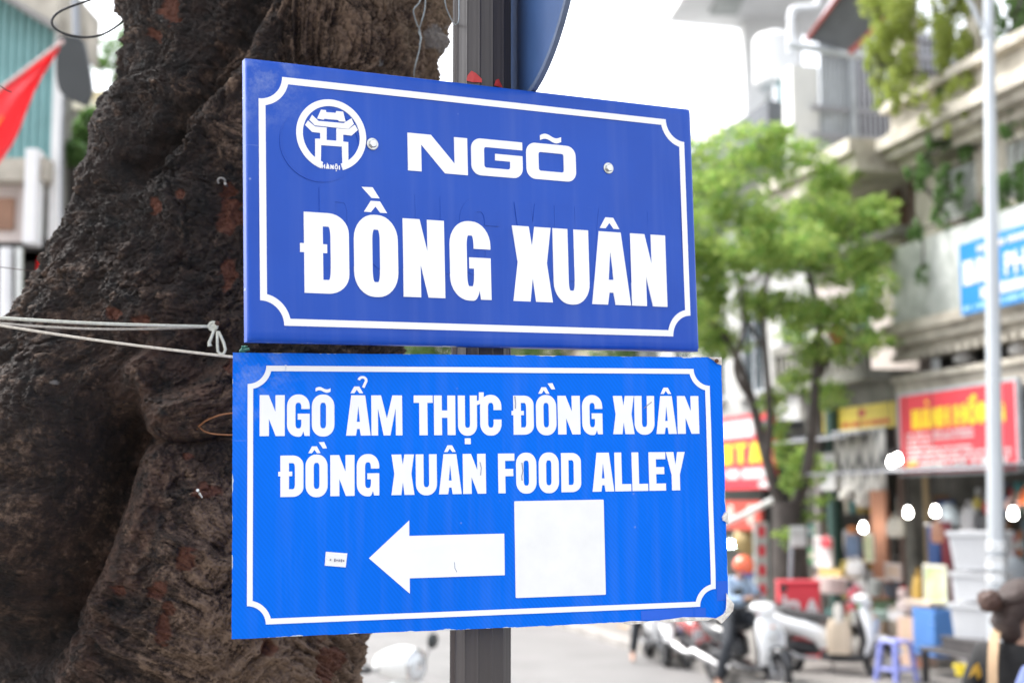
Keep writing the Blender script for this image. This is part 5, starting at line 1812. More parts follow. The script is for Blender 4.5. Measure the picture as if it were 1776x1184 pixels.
for pts, r0 in ((q((1358, 885, 0), (1342, 840, .0), (1325, 780, .05), (1306, 700, .1), (1288, 645, .1), (1262, 590, .2), (1220, 545, .2)), .105),
                (q((1330, 795, 0), (1335, 720, -.1), (1328, 620, -.1), (1324, 520, -.1), (1345, 430, 0)), .075),
                (q((1374, 890, 0), (1396, 830, 0), (1409, 740, .1), (1415, 650, .1), (1420, 560, .1), (1402, 470, .1)), .11),
                (q((1300, 690, .1), (1275, 640, -.2), (1290, 560, -.3), (1276, 470, -.3)), .05),
                (q((1414, 660, .1), (1450, 600, .3), (1478, 540, .4), (1490, 450, .4)), .055),
                (q((1328, 610, -.1), (1300, 560, 0), (1290, 480, .1)), .04)):
    k = len(smoothpts(pts))
    MB().tube(smoothpts(pts), [.82 * r0 * (1 - .6 * i / k) for i in range(k)], 9).build('branch', m_trunk2, st, smooth=True)
cl = []
rr = random.Random(3)
for (px, py, r_) in ((1225, 300, 42), (1285, 285, 45), (1345, 300, 46), (1395, 270, 36), (1440, 320, 40), (1250, 360, 46), (1315, 370, 50), (1385, 375, 50), (1450, 390, 46), (1505, 370, 38), (1532, 360, 22), (1215, 430, 46), (1280, 445, 50), (1350, 450, 50), (1425, 460, 48), (1485, 455, 44), (1525, 440, 28), (1235, 520, 46), (1300, 525, 44), (1370, 535, 46), (1440, 545, 44), (1500, 530, 40), (1250, 600, 36), (1405, 605, 36), (1465, 610, 34), (1510, 600, 26), (1225, 590, 40), (1345, 690, 26), (1375, 660, 28), (1420, 690, 28), (1355, 770, 22), (1395, 790, 30), (1370, 830, 22), (1380, 840, 24), (1455, 680, 20), (1180, 380, 60), (1150, 460, 60), (1160, 540, 50), (1130, 400, 50), (1362, 925, 14), (1425, 870, 14), (1402, 890, 12)):
    s_ = TY2 / FPX
    cl.append((P(px, py, TY2 + rr.uniform(-.9, .9)), r_ * s_ * 1.1, r_ * s_ * 1.3, r_ * s_ * 1.0))
cl2 = []
for c, a_, b_, d_ in cl:            # every clump breaks up into ragged sprays
    for k in range(4):
        off = Vector((rr.gauss(0, .55) * a_, rr.gauss(0, .55) * b_, rr.gauss(0, .55) * d_))
        f = rr.uniform(.42, .98)
        cl2.append((c + off, a_ * f * rr.uniform(.8, 1.5), b_ * f, d_ * f * rr.uniform(.5, .9)))
cl2 += [(c, a_ * .80, b_ * .80, d_ * .80) for c, a_, b_, d_ in cl]
leaf_obj(leaf_cloud(cl2, 27000, .10, 21), 'crown', m_leaf1, st)

def creeper(name, label, spots, Y, n, size, m, seed, droop=.5):
    t = thing(name, label, 'creeper', P(spots[0][0], spots[0][1], Y))
    bl = [(P(a, b_, Y + c), r_ * Y / FPX, r_ * Y / FPX, r_ * Y / FPX * 1.15) for a, b_, r_, c in spots]
    core = list(bl)
    q_ = random.Random(seed)
    bl = []
    for c, a_, b2, d_ in core:
        for k in range(5):
            off = Vector((q_.gauss(0, .75) * a_, q_.gauss(0, .6) * b2, q_.gauss(-.1, .85) * d_))
            f = q_.uniform(.25, .75)
            bl.append((c + off, a_ * f * .8, b2 * f * .9, d_ * f * 1.25))
    mb = MB()
    for i in range(len(spots) - 1):
        if math.hypot(spots[i][0] - spots[i + 1][0], spots[i][1] - spots[i + 1][1]) < 140:
            mb.tube(wander(core[i][0], core[i + 1][0], 5, .05, i), .014, 5)
    leaf_obj(leaf_cloud(bl, n, size, seed, droop=droop), 'leaves', m, t)
    o = mb.build('stems', m_trunk2, t)
    o['kind'] = 'stuff'
    return t
# creepers over the old house
creeper('creeper', 'yellow green creeper hanging over the top of the old stone shophouse', [(1505, 15, 26, .3), (1545, 20, 34, .2), (1600, 20, 44, .1), (1655, 15, 44, 0), (1560, 70, 36, .2), (1620, 75, 44, .1), (1670, 70, 30, 0), (1520, 95, 24, .2), (1550, 125, 24, .2), (1600, 130, 34, 0), (1640, 130, 30, 0), (1505, 115, 14, .2), (1530, 150, 14, .2), (1610, 175, 22, -.3), (1600, -40, 60, 0), (1690, -40, 40, 0), (1690, 150, 26, -.3), (1650, 190, 26, -.3), (1570, 180, 18, .2), (1700, 60, 24, -.3)], 17.6, 10000, .085, m_leaf3, 31)
creeper('creeper', 'thin green creeper trailing down the louvred wall of the shophouse', [(1615, 215, 26, -.2), (1640, 250, 24, -.3), (1605, 270, 22, 0), (1640, 310, 20, -.3), (1665, 345, 16, -.4), (1625, 350, 18, -.2), (1600, 320, 16, 0), (1650, 390, 14, -.3), (1690, 370, 12, -.6), (1590, 400, 12, 0), (1600, 470, 10, 0)], 18.2, 1700, .10, m_leaf2, 32)
creeper('creeper', 'green creeper on the cornice right of the lamp post', [(1745, 30, 26, .2), (1770, 10, 30, .2), (1755, 60, 18, .2), (1776, 190, 22, 0), (1750, 210, 16, 0), (1770, 290, 26, 0), (1742, 330, 20, .1), (1770, 350, 20, 0)], 16.6, 1800, .10, m_leaf2, 33)
# trees on the left
def bushy(label, px, py0, Y, spots, n, size, m, seed, tr=.12):
    base = P(px, py0, Y)
    base.z = 0
    t = thing('tree', label, 'tree', base, group='trees left of the trunk')
    bl = [(P(a, b_, Y + rr.uniform(-.5, .5)), r_ * Y / FPX, r_ * Y / FPX, r_ * Y / FPX * .85) for a, b_, r_ in spots]
    tp = bl[0][0]
    MB().tube(wander(base, tp, 6, .08, seed), [tr * (1 - .1 * i) for i in range(6)], 9).build('trunk', m_trunk2, t, smooth=True)
    for k in range(1, min(5, len(bl))):
        MB().tube(wander(base.lerp(tp, .7), bl[k][0], 5, .08, seed + k), [tr * .45 * (1 - .15 * i) for i in range(5)], 6).build('branch', m_trunk2, t, smooth=True)
    leaf_obj(leaf_cloud(bl, n, size, seed), 'crown', m, t)
bushy('green tree low beside the trunk left edge with glossy leaves', 138, 600, 15.6, [(128, 270, 30), (150, 250, 30), (118, 310, 24), (150, 300, 34), (128, 345, 24), (160, 205, 22), (118, 400, 12), (122, 450, 14), (190, 290, 40), (230, 330, 50), (140, 225, 18)], 4200, .12, m_leaf2, 41)
bushy('hazy far tree between the red flag and the trunk', 200, 600, 34, [(205, 95, 34), (225, 65, 28), (175, 110, 22), (210, 140, 22), (235, 110, 26), (185, 80, 18), (240, 30, 24), (170, 190, 16), (215, 190, 16), (280, 90, 60), (300, 160, 60)], 1500, .22, m_leaf2, 42, .18)
for k, (px, Y, lab) in enumerate(((760, 27, 'leafy tree across the road behind the gap between the signs'), (930, 36, 'tall leafy tree further up the road behind the signs'), (1100, 31, 'dense tree behind the right half of the signs'))):
    base = BL(0, 0, 0)
    sp = [(px + a, 640 + b_, 55) for a, b_ in ((0, 0), (-45, -40), (45, -30), (0, -70), (30, 20), (-30, 10))]
    bushy(lab, px, 700, Y, sp, 1500, .2, m_leaf2, 50 + k, .16)

# ================================================================== LAMP POST
lpY = 14.0
lb = P(1731, 868 + 2.05 * FPX / lpY, lpY)
lp_ = thing('lamp_post', 'tall pale steel lamp post standing in front of the red shop sign', 'lamp post', (lb.x, lpY, 0))
m_lamp = mat('galvanised_steel', (.50, .53, .56), .42, .35, var=.16, scale=5, stretch=(1, 1, .2))
tp = P(1713, -130, lpY)
pts = [Vector((lb.x, lpY, 0)).lerp(tp, k / 8) for k in range(9)]
MB().tube(pts, [.092 - .0058 * k for k in range(9)], 16).build('shaft', m_lamp, lp_, smooth=True)
MB().tube(smoothpts([P(1712, 58, lpY - .02), P(1700, 42, lpY), P(1690, 20, lpY), P(1676, -8, lpY), P(1650, -60, lpY), P(1600, -110, lpY)]), .024, 8).build('bracket_arm', m_lamp, lp_, smooth=True)
MB().lathe([(.06, -.04), (.062, .04)], 14, Matrix.Translation(P(1713, 56, lpY))).build('collar', m_lamp, lp_, smooth=True)
m_foil = mat('crinkled_tape', (.78, .80, .82), .18, .6, var=.3, scale=40, bump=.8, bscale=40)
for py, hgt in ((945, .10), (975, .12), (1000, .10)):
    c = P(1728, py, lpY)
    mb = MB()
    pr = [(.096 + .008 * random.random(), -hgt / 2 + hgt * k / 5) for k in range(6)]
    mb.lathe(pr, 14, Matrix.Translation(c), caps=False)
    mb.build('tape_wrap', m_foil, lp_)
MB().bevbox(-.17, .17, -.17, .17, 0, .02, .004, Matrix.Translation((lb.x, lpY, 0))).build('base_plate', m_lamp, lp_)

# ================================================================== SHOP SIGNS
m_sred = mat('sign_red', (.66, .035, .055), .5, var=.12, scale=2)
m_syel = mat('sign_yellow', (.85, .60, .02), .5, var=.05)
m_spink = mat('sign_white_print', (.62, .59, .59), .5, var=.05)
def text_mesh(s, size, m, name, parent, M, bold=0.0, align='LEFT', sx=1.0):
    cu = bpy.data.curves.new('t', 'FONT')
    cu.body = s
    cu.size = size
    cu.extrude = .004
    cu.offset = bold
    cu.resolution_u = 3
    cu.align_x = align
    ob = bpy.data.objects.new('t', cu)
    COL.objects.link(ob)
    dg = bpy.context.evaluated_depsgraph_get()
    me = bpy.data.meshes.new_from_object(ob.evaluated_get(dg))
    bpy.data.objects.remove(ob)
    me.transform(M @ Matrix.Diagonal((sx, 1, 1, 1)))
    me.name = name
    me.materials.clear()
    me.materials.append(m)
    o = bpy.data.objects.new(name, me)
    COL.objects.link(o)
    o.parent = parent
    return o
def board(name, label, px0, pyt0, pyb0, px1, r, m, frame=None, thick=.06, zb=None, zt=None):
    """flat shop sign on the shop front: local x along the street towards the camera, z up, -y faces the road"""
    u0, zt_ = uz(px0, pyt0, r)
    _, zb_ = uz(px0, pyb0, r)
    u1, _ = uz(px1, pyt0, r)
    t = thing(name, label, 'sign', M=Matrix.Translation(BL(u0, r, zb_)) @ Matrix.Rotation(STREET_ROT, 4, 'Z'))
    wdt, hgt = u0 - u1, zt_ - zb_
    MB().box(0, wdt, 0, thick, 0, hgt).build('panel', m, t, world=False)
    if frame:
        mb = MB()
        f = .035
        for q_ in ((-f, wdt + f, -f, 0), (-f, wdt + f, hgt, hgt + f), (-f, 0, 0, hgt), (wdt, wdt + f, 0, hgt)):
            mb.box(q_[0], q_[1], -.01, thick + .01, q_[2], q_[3])
        mb.build('frame', frame, t, world=False)
    return t, wdt, hgt
TX = lambda x, z: Matrix.Translation((x, -.006, z)) @ Matrix.Rotation(PI / 2, 4, 'X')
t, wd_, hg_ = board('shop_sign', 'big red shop sign with yellow headline behind the lamp post', 1560, 688, 822, 1762, 9.35, m_sred, m_cladd)
def caps(parent, s, x0, x1, z, h, m, weight=.30, gap=.12, y=-.006):
    n_ = sum(1 if c != ' ' else .6 for c in s)
    cw = (x1 - x0) / n_
    x = x0
    for c in s:
        if c == ' ':
            x += cw * .6
            continue
        base = {'Ồ': 'O', 'Ù': 'U', 'Ô': 'O', 'À': 'A', 'Ũ': 'U'}.get(c, c)
        marks = []
        w__ = cw * (1 - gap)
        if c in 'ỒÔ':
            marks.append(hat(x + w__ / 2, z + h * 1.06, w__ * .8, h * .2, 0))
        if c in 'ỒÀÙ':
            marks.append([(x + w__ * .45, z + h * 1.38), (x + w__ * .8, z + h * 1.38), (x + w__ * .95, z + h * 1.2), (x + w__ * .65, z + h * 1.2)])
        letter_mb(base, x, x + w__, z, h, w__ * weight, h * .17, y + .004, y, marks).build('letter', m, parent, world=False)
        x += cw
caps(t, 'MÀNH', .30, wd_ * .47, hg_ * .56, hg_ * .25, m_syel, .36, .06)
caps(t, 'HỒNG', wd_ * .50, wd_ * .92, hg_ * .56, hg_ * .25, m_syel, .36, .06)
r2 = random.Random(9)
def dashes(parent, x0, x1, z, h, m, nm='small_print'):
    """small print too blurred to read: rows of letter-sized bars"""
    mb = MB()
    x = x0
    while x < x1:
        w__ = h * r2.uniform(.35, .75)
        if r2.random() > .16:
            e = h * r2.uniform(.0, .12)
            mb.box(x, min(x + w__, x1), -.008, -.003, z, z + h - e)
        x += w__ + h * .22
    o = mb.build(nm, m, parent, world=False)
    o['kind'] = 'stuff'
    return o
for k, (x0, x1) in enumerate(((.06, .66), (.06, .66), (.06, .30), (.06, .64), (.06, .96), (.06, .96))):
    dashes(t, wd_ * x0, wd_ * x1, hg_ * (.475 - k * .064), hg_ * .040, m_spink)
caps(t, 'HT', wd_ * .055, wd_ * .16, hg_ * .05, hg_ * .10, m_syel)
dashes(t, wd_ * .18, wd_ * .54, hg_ * .06, hg_ * .075, m_spink)
dashes(t, wd_ * .62, wd_ * .93, hg_ * .065, hg_ * .095, m_spink, 'phone_number')
MB().poly(rrect(wd_ * .555, wd_ * .585, hg_ * .04, hg_ * .16, .02, .03, 4), (), -.004, -.008).build('phone_symbol', m_spink, t, world=False)
m_sblue = mat('sign_sky_blue', (.012, .20, .50), .5, var=.15, scale=2)
t, wd_, hg_ = board('shop_sign', 'sky blue shop sign with white lettering on the stone parapet', 1663, 425, 548, 1840, 9.36, m_sblue, None)
caps(t, 'BAN', .08, wd_ * .42, hg_ * .40, hg_ * .34, m_spink, .34)
caps(t, 'P', wd_ * .56, wd_ * .66, hg_ * .40, hg_ * .34, m_spink, .34) if False else None
text_mesh('PHUC', hg_ * .42, m_spink, 'lettering', t, TX(wd_ * .47, hg_ * .40), .008)
dashes(t, wd_ * .22, wd_ * .95, hg_ * .17, hg_ * .16, m_spink)
dashes(t, wd_ * .20, wd_ * .90, hg_ * .82, hg_ * .09, m_spink)
dashes(t, wd_ * .03, wd_ * .93, hg_ * .05, hg_ * .06, mat('sign_pale_blue', (.35, .58, .80), .5, var=.1))
m_syd = mat('sign_dull_yellow', (.62, .48, .06), .55, var=.22, scale=2)
t, wd_, hg_ = board('shop_sign', 'dull yellow shop sign with red print above the zigzag blanket', 1427, 712, 752, 1556, 9.55, m_syd, None)
dashes(t, wd_ * .28, wd_ * .92, hg_ * .16, hg_ * .22, mat('sign_red_print', (.55, .12, .05), .6, var=.2))
dashes(t, wd_ * .06, wd_ * .18, hg_ * .30, hg_ * .34, mat('sign_red_print2', (.55, .14, .06), .6, var=.2))
MB().poly(rrect(wd_ * .5, wd_ * .60, hg_ * .52, hg_ * .85, .05, .05, 4), (), -.003, -.008).build('red_emblem', mat('sign_red_print3', (.50, .10, .05), .6, var=.2), t, world=False)
t, wd_, hg_ = board('shop_sign', 'red and white shop sign with yellow letters right beside the blue signs', 1180, 735, 850, 1341, 9.1, m_sred, None)
MB().box(wd_ * .02, wd_ * .82, -.008, -.002, hg_ * .70, hg_ * .93).build('white_strip', m_spink, t, world=False)
caps(t, 'ITA', wd_ * .46, wd_ * .92, hg_ * .345, hg_ * .27, m_syel, .36)
for x0, x1 in ((.04, .50), (.53, .66), (.69, .99)):
    MB().poly(rrect(wd_ * x0, wd_ * x1, hg_ * .14, hg_ * .27, .06, .05, 4), (), -.002, -.008).build('white_strip', m_spink, t, world=False)
MB().poly(rrect(wd_ * .86, wd_ * 1.0, hg_ * .02, hg_ * .10, .06, .03, 4), (), -.002, -.010).build('price_patch', m_spink, t, world=False)
t, wd_, hg_ = board('shop_sign', 'small red food sign with round dish pictures under the larger red sign', 1245, 868, 916, 1318, 9.0, mat('sign_red2', (.50, .06, .04), .55, var=.2), None)
for x in (.30, .78):
    MB().lathe([(.16, 0), (.15, .01)], 18, Matrix.Translation((wd_ * x, -.012, hg_ * .52)) @ Matrix.Rotation(PI / 2, 4, 'X') @ Matrix.Translation((0, 0, -.012))).build('dish_picture', mat('dish_print', (.65, .58, .50), .6, var=.6, scale=14), t, world=False)
vfl = thing('banner', 'upright red banner hanging from a pole behind the street tree', 'banner', P(1350, 735, 24))
MB().grid([[P(1341 + 18 * j / 5 + 2 * math.sin(i), 700 + i * 11, 24 + .05 * math.sin(i + j)) for j in range(6)] for i in range(8)], (0, .01, 0)).build('cloth', leaf_mat('red_cloth3', (.66, .05, .06), (.66, .05, .06), .5), vfl, smooth=True)
MB().tube([P(1339, 690, 24), P(1339, 790, 24)], .02, 6).build('pole', m_pole, vfl)
vs_ = thing('post_sign', 'tall narrow white sign post with red marks beside the rider', 'sign', P(1322, 1000, 20.5))
pa, pb = P(1311, 1045, 20.5), P(1332, 905, 20.5)
MB().box(pa.x, pb.x, 20.5, 20.6, .12, pb.z).build('panel', m_patch, vs_)
for k in range(4):
    z = pa.z + (pb.z - pa.z) * (.1 + k * .24)
    MB().box(pa.x + .05, pb.x - .05, 20.485, 20.499, z, z + .15).build('red_mark', m_sred, vs_)
sw = thing('notice_board', 'small white notice on a pole in front of the tree trunk', 'notice', P(1382, 930, 17.6))
pa, pb = P(1371, 948, 17.6), P(1398, 912, 17.6)
MB().bevbox(pa.x, pb.x, 17.6, 17.63, pa.z, pb.z, .01, Matrix.Rotation(0, 4, 'X')).build('panel', m_patch, sw)
MB().tube([P(1368, 1100, 17.66), P(1373, 940, 17.66)], .025, 8).build('pole', m_pole, sw)
hb = MB().tube([P(1235, 918, 21), P(1290, 893, 21), P(1342, 866, 21)], .045, 10)
tag(hb.build('awning_pole', m_whitew, smooth=True), 'slanting white awning pole under the red and white sign', 'pole')
hb = MB().tube([P(1383, 858, 20), P(1402, 852, 20)], .05, 10)
tag(hb.build('fluorescent_tube', mat('tube_light', (.8, .8, .8), .4, var=.1), smooth=True), 'short white tube lamp fixed near the small tree', 'lamp')

# ================================================================== SCOOTERS
m_tyre = mat('tyre_rubber', (.022, .022, .024), .8, var=.3, scale=30)
m_alloy = mat('wheel_alloy', (.42, .42, .43), .35, .8, var=.25, scale=20)
m_blackp = mat('black_plastic', (.030, .030, .034), .45, var=.3, scale=20)
m_seat = mat('black_seat', (.035, .034, .036), .6, var=.3, scale=30)
m_wbody = mat('white_scooter_paint', (.82, .83, .84), .2, var=.05, scale=3, coat=.6)
m_cbody = mat('cream_scooter_paint', (.80, .80, .78), .2, var=.05, scale=3, coat=.6)
m_dbody = mat('black_scooter_paint', (.025, .026, .030), .22, var=.2, scale=3, coat=.6)
m_redlens = mat('red_lens', (.45, .02, .02), .15, var=.2, scale=20, coat=.5)
m_lens = mat('clear_lens', (.70, .72, .74), .08, .2, var=.25, scale=40, coat=.8)
m_amber = mat('amber_lens', (.80, .28, .05), .15, var=.2, scale=20)
m_chrome = mat('chrome', (.72, .72, .73), .12, 1.0, var=.2, scale=10)
m_mirror = mat('mirror_housing', (.025, .03, .03), .3, var=.2, scale=10)

def scooter(name, label, M, body, shield=None, round_head=False, group='scooters by the kerb', tail=m_redlens):
    shield = shield or body
    t = thing(name, label, 'scooter', M=M, group=group)
    def wheel(nm, x, r, wd):
        pr = []
        tr = wd / 2
        mb = MB()
        vs, fs = [], []
        n, k = 28, 10
        for i in range(n):
            a = 2 * PI * i / n
            for j in range(k):
                b_ = 2 * PI * j / k
                rad = r - tr + tr * math.cos(b_)
                vs.append((x + rad * math.cos(a), tr * math.sin(b_), r + rad * math.sin(a)))
        for i in range(n):
            for j in range(k):
                fs.append((i * k + j, ((i + 1) % n) * k + j, ((i + 1) % n) * k + (j + 1) % k, i * k + (j + 1) % k))
        mb.add(vs, fs)
        w_ = mb.build(nm, m_tyre, t, smooth=True, world=False)
        mb = MB()
        Mx = Matrix.Translation((x, 0, r)) @ Matrix.Rotation(PI / 2, 4, 'X')
        mb.lathe([(r - 2 * tr + .012, -.03), (r - 2 * tr + .012, .03), (r - 2 * tr - .01, .03), (r - 2 * tr - .01, -.03), (r - 2 * tr + .012, -.03)], 24, Mx, caps=False)
        mb.lathe([(.0, -.05), (.05, -.05), (.05, .05), (0, .05)], 12, Mx, caps=False)
        for q_ in range(5):
            a = 2 * PI * q_ / 5
            mb.tube([Mx @ Vector((.04 * math.cos(a), .04 * math.sin(a), 0)), Mx @ Vector(((r - 2 * tr) * math.cos(a), (r - 2 * tr) * math.sin(a), 0))], .016, 6)
        mb.build('rim', m_alloy, w_, world=False)
    wheel('front_wheel', .64, .245, .10)
    wheel('rear_wheel', -.62, .245, .11)
    B = lambda mb, nm, m_, sm=True: mb.build(nm, m_, t, smooth=sm, world=False, ang=50)
    mb = MB().tube([(.64, .075, .245), (.50, .075, .62), (.42, .04, .86)], .022, 8)
    mb.tube([(.64, -.075, .245), (.50, -.075, .62), (.42, -.04, .86)], .022, 8)
    B(mb, 'fork', m_alloy)
    B(MB().ribbon([(.90, .36, .02, .07), (.82, .50, .03, .085), (.66, .555, .035, .09), (.52, .52, .03, .085), (.42, .42, .02, .07)], 12), 'front_fender', body)
    B(MB().ribbon([(.47, .34, .03, .15), (.55, .52, .05, .20), (.535, .70, .065, .215), (.47, .86, .06, .18), (.42, .95, .045, .10)], 16, 2.8), 'leg_shield', shield)
    B(MB().ribbon([(.40, .34, .03, .14), (.44, .55, .03, .18), (.41, .75, .03, .17), (.37, .90, .025, .10)], 14, 3), 'inner_shield', m_blackp)
    B(MB().ribbon([(.50, .30, .05, .14), (.30, .275, .045, .17), (.05, .27, .045, .17), (-.12, .30, .06, .15)], 14, 3.5), 'floorboard', m_blackp)
    B(MB().ribbon([(-.06, .40, .11, .10), (-.14, .56, .13, .15), (-.34, .64, .13, .185), (-.62, .70, .11, .17), (-.86, .80, .06, .10), (-.96, .85, .02, .05)], 18, 2.6), 'body_panel', body)
    B(MB().ribbon([(-.20, .36, .08, .09), (-.45, .38, .10, .10), (-.66, .36, .08, .09)], 12), 'engine_cover', m_blackp)
    B(MB().ribbon([(.02, .735, .03, .10), (-.12, .775, .045, .135), (-.40, .80, .05, .15), (-.60, .85, .05, .13), (-.80, .885, .03, .08)], 16, 3), 'seat', m_seat)
    B(MB().tube([(-.62, .16, .86), (-.80, .14, .90), (-.92, .06, .91), (-.92, -.06, .91), (-.80, -.14, .90), (-.62, -.16, .86)], .014, 8), 'grab_rail', m_alloy)
    B(MB().bevbox(-1.0, -.93, -.075, .075, .75, .83, .02), 'tail_light', tail)
    B(MB().bevbox(-1.0, -.985, -.085, .085, .52, .66, .008), 'number_plate', m_wbody, False)
    B(MB().ribbon([(-.55, .42, .02, .06), (-.72, .52, .02, .07), (-.86, .50, .02, .07), (-.98, .40, .012, .06)], 10), 'rear_fender', m_blackp)
    B(MB().tube([(-.15, -.13, .26), (-.40, -.16, .27), (-.50, -.17, .30), (-.88, -.19, .40)], [.022, .03, .055, .05], 12), 'exhaust', m_alloy)
    B(MB().tube([(-.02, .10, .26), (-.10, .22, .02)], .014, 6), 'kickstand', m_alloy)
    # bars and head
    B(MB().tube([(.30, .36, 1.045), (.36, .22, 1.03), (.39, 0, 1.0), (.36, -.22, 1.03), (.30, -.36, 1.045)], .014, 8), 'handlebar', m_chrome)
    for s in (1, -1):
        B(MB().tube([(.355, s * .235, 1.032), (.295, s * .375, 1.046)], .019, 10), 'grip', m_blackp)
        mzh = 1.13 if round_head else 1.245
        B(MB().tube([(.40, s * .20, 1.05), (.41, s * .27, mzh - .09), (.385, s * .35, mzh - .03)], .007, 6), 'mirror_stalk', m_blackp)
        mz = MB()
        Mm = Matrix.Translation((.37, s * (.40 if round_head else .355), mzh)) @ Matrix.Rotation(PI / 2, 4, 'Y') @ Matrix.Rotation(-s * .2, 4, 'X')
        mz.lathe([(0, -.012), (.05, -.01), (.064, .0), (.055, .018), (.02, .03), (0, .031)], 18, Mm @ Matrix.Diagonal((.82, 1.15, 1, 1)))
        B(mz, 'mirror', m_mirror)
    if round_head:
        B(MB().loft([((.26, 0, 1.03), (0, .07, 0), (0, 0, .05)), ((.32, 0, 1.045), (0, .16, 0), (0, 0, .085)), ((.40, 0, 1.05), (0, .185, 0), (0, 0, .105)), ((.48, 0, 1.045), (0, .13, 0), (0, 0, .105)), ((.53, 0, 1.04), (0, .10, 0), (0, 0, .095))], 20, 2.3), 'headset', body)
        hl = MB().lathe([(.098, 0), (.104, .008), (.098, .02), (.088, .024)], 26, Matrix.Translation((.525, 0, 1.04)) @ Matrix.Rotation(PI / 2, 4, 'Y'), caps=False)
        hl = B(hl, 'headlight', m_chrome)
        MB().lathe([(0, .034), (.04, .033), (.075, .026), (.090, .012)], 24, Matrix.Translation((.525, 0, 1.04)) @ Matrix.Rotation(PI / 2, 4, 'Y'), caps=False).build('lens', m_lens, hl, smooth=True, world=False)
        MB().lathe([(0, .040), (.022, .038), (.03, .030)], 16, Matrix.Translation((.525, 0, 1.04)) @ Matrix.Rotation(PI / 2, 4, 'Y'), caps=False).build('bulb_cover', m_chrome, hl, smooth=True, world=False)
    else:
        B(MB().loft([((.30, 0, 1.02), (0, .10, 0), (0, 0, .04)), ((.37, 0, 1.04), (0, .19, 0), (0, 0, .065)), ((.44, 0, 1.03), (0, .175, 0), (0, 0, .07)), ((.50, 0, 1.0), (0, .11, 0), (0, 0, .055)), ((.53, 0, .98), (0, .05, 0), (0, 0, .03))], 18, 2.3), 'headset', shield)
        B(MB().ribbon([(.575, .60, .02, .10), (.600, .70, .03, .13), (.580, .80, .02, .10)], 14, 2.2), 'headlight', m_lens)
    for s in (1, -1):
        if round_head:
            B(MB().loft([((.56, s * .15, .80), (0, .03, 0), (0, 0, .03)), ((.60, s * .15, .80), (0, .026, 0), (0, 0, .026))], 10), 'indicator', m_amber)
        else:
            B(MB().ribbon([(.585, .74, .012, .03), (.57, .82, .012, .03)], 8), 'indicator', m_amber) if s == 1 else None
    return t
def SM(px, Y, hx, hy, z=0.0, lean=.06, sc_=1.0):
    p = P(px, 800, Y)
    a = math.atan2(hy, hx)
    return Matrix.Translation((p.x, Y, z)) @ Matrix.Rotation(a, 4, 'Z') @ Matrix.Rotation(lean, 4, 'X') @ Matrix.Diagonal((sc_, sc_, sc_, 1))
s_near = scooter('scooter', 'cream scooter with round headlight in the road between tree trunk and post', SM(618, 9.3, .84, -.54, 0, .05, 1.0), m_cbody, None, True, 'scooters')
s_ride = scooter('scooter', 'black scooter with white front shield under the rider in an orange helmet', SM(1288, 16.0, .48, -.877, 0, .03, .87), m_dbody, m_wbody, False, 'scooters')
s_red = scooter('scooter', 'white scooter with black floor carrying a red delivery box', SM(1437, 16.4, .86, -.51, .06, .05, .87), m_wbody, None, False, 'scooters')
s_far = scooter('scooter', 'white scooter coming head on below the middle of the bright blue sign', SM(1135, 18.6, .10, -.995, 0, .0, .9), m_wbody, None, False, 'scooters')
# dark machines parked on the far pavement, mostly behind the sign
m_rbody = mat('red_scooter_paint', (.34, .035, .035), .22, var=.15, scale=3, coat=.6)
rsc = dup(s_ride, SM(1226, 17.3, .35, -.937, 0, .05, .87), 'dull red scooter just left of the rider in the orange helmet', 'scooters')
for c in rsc.children:
    if c.name.startswith(('body_panel', 'leg_shield', 'headset', 'front_fender')):
        c.data = c.data.copy()
        c.data.materials[0] = m_rbody
for k, (u, lab) in enumerate(((24.6, 'dark scooter parked on the far pavement, nearest of the row'), (25.5, 'dark scooter parked on the far pavement, middle of the row'), (26.4, 'dark scooter parked on the far pavement, last of the row'))):
    dd_ = dup(s_ride, Matrix.Translation(BL(u + .6, 6.95, .122)) @ Matrix.Rotation(STREET_ROT + .9, 4, 'Z') @ Matrix.Rotation(.06, 4, 'X'), lab, 'scooters')
    for c in dd_.children:
        if c.name.startswith(('leg_shield', 'headset')):
            c.data = c.data.copy()
            c.data.materials[0] = m_dbody

# ================================================================== PEOPLE
def skin_raw(J, E_, lv=2):
    """one continuous surface grown round a skeleton of joints"""
    names = list(J)
    me = bpy.data.meshes.new('sk')
    me.from_pydata([tuple(J[n][0]) for n in names], [(names.index(a), names.index(b_)) for a, b_ in E_], [])
    ob = bpy.data.objects.new('sk', me)
    COL.objects.link(ob)
    ob.modifiers.new('s', 'SKIN')
    ss_ = ob.modifiers.new('u', 'SUBSURF')
    ss_.levels = ss_.render_levels = lv
    for i, n in enumerate(names):
        sv = me.skin_vertices[0].data[i]
        r = J[n][1]
        sv.radius = r if isinstance(r, tuple) else (r, r)
        sv.use_root = (i == 0)
    dg = bpy.context.evaluated_depsgraph_get()
    ev = bpy.data.meshes.new_from_object(ob.evaluated_get(dg))
    vs = [v.co.copy() for v in ev.vertices]
    fs = [tuple(p.vertices) for p in ev.polygons]
    bpy.data.objects.remove(ob)
    bpy.data.meshes.remove(me)
    bpy.data.meshes.remove(ev)
    return vs, fs
def skin_part(name, J, E_, m, parent, lv=2, extra=None):
    vs, fs = skin_raw(J, E_, lv)
    mb = MB()
    mb.add(vs, fs)
    if extra:
        extra(mb)
    return mb.build(name, m, parent, smooth=True, world=False, ang=80)
m_skin = mat('skin', (.46, .27, .19), .5, var=.15, scale=20)
m_skin2 = mat('tanned_skin', (.36, .20, .14), .5, var=.15, scale=20)
m_hair = mat('dark_brown_hair', (.036, .015, .010), .55, var=.5, scale=60, stretch=(1, 1, 6), bump=.5, bscale=200)
def V(*a):
    return Vector(a)
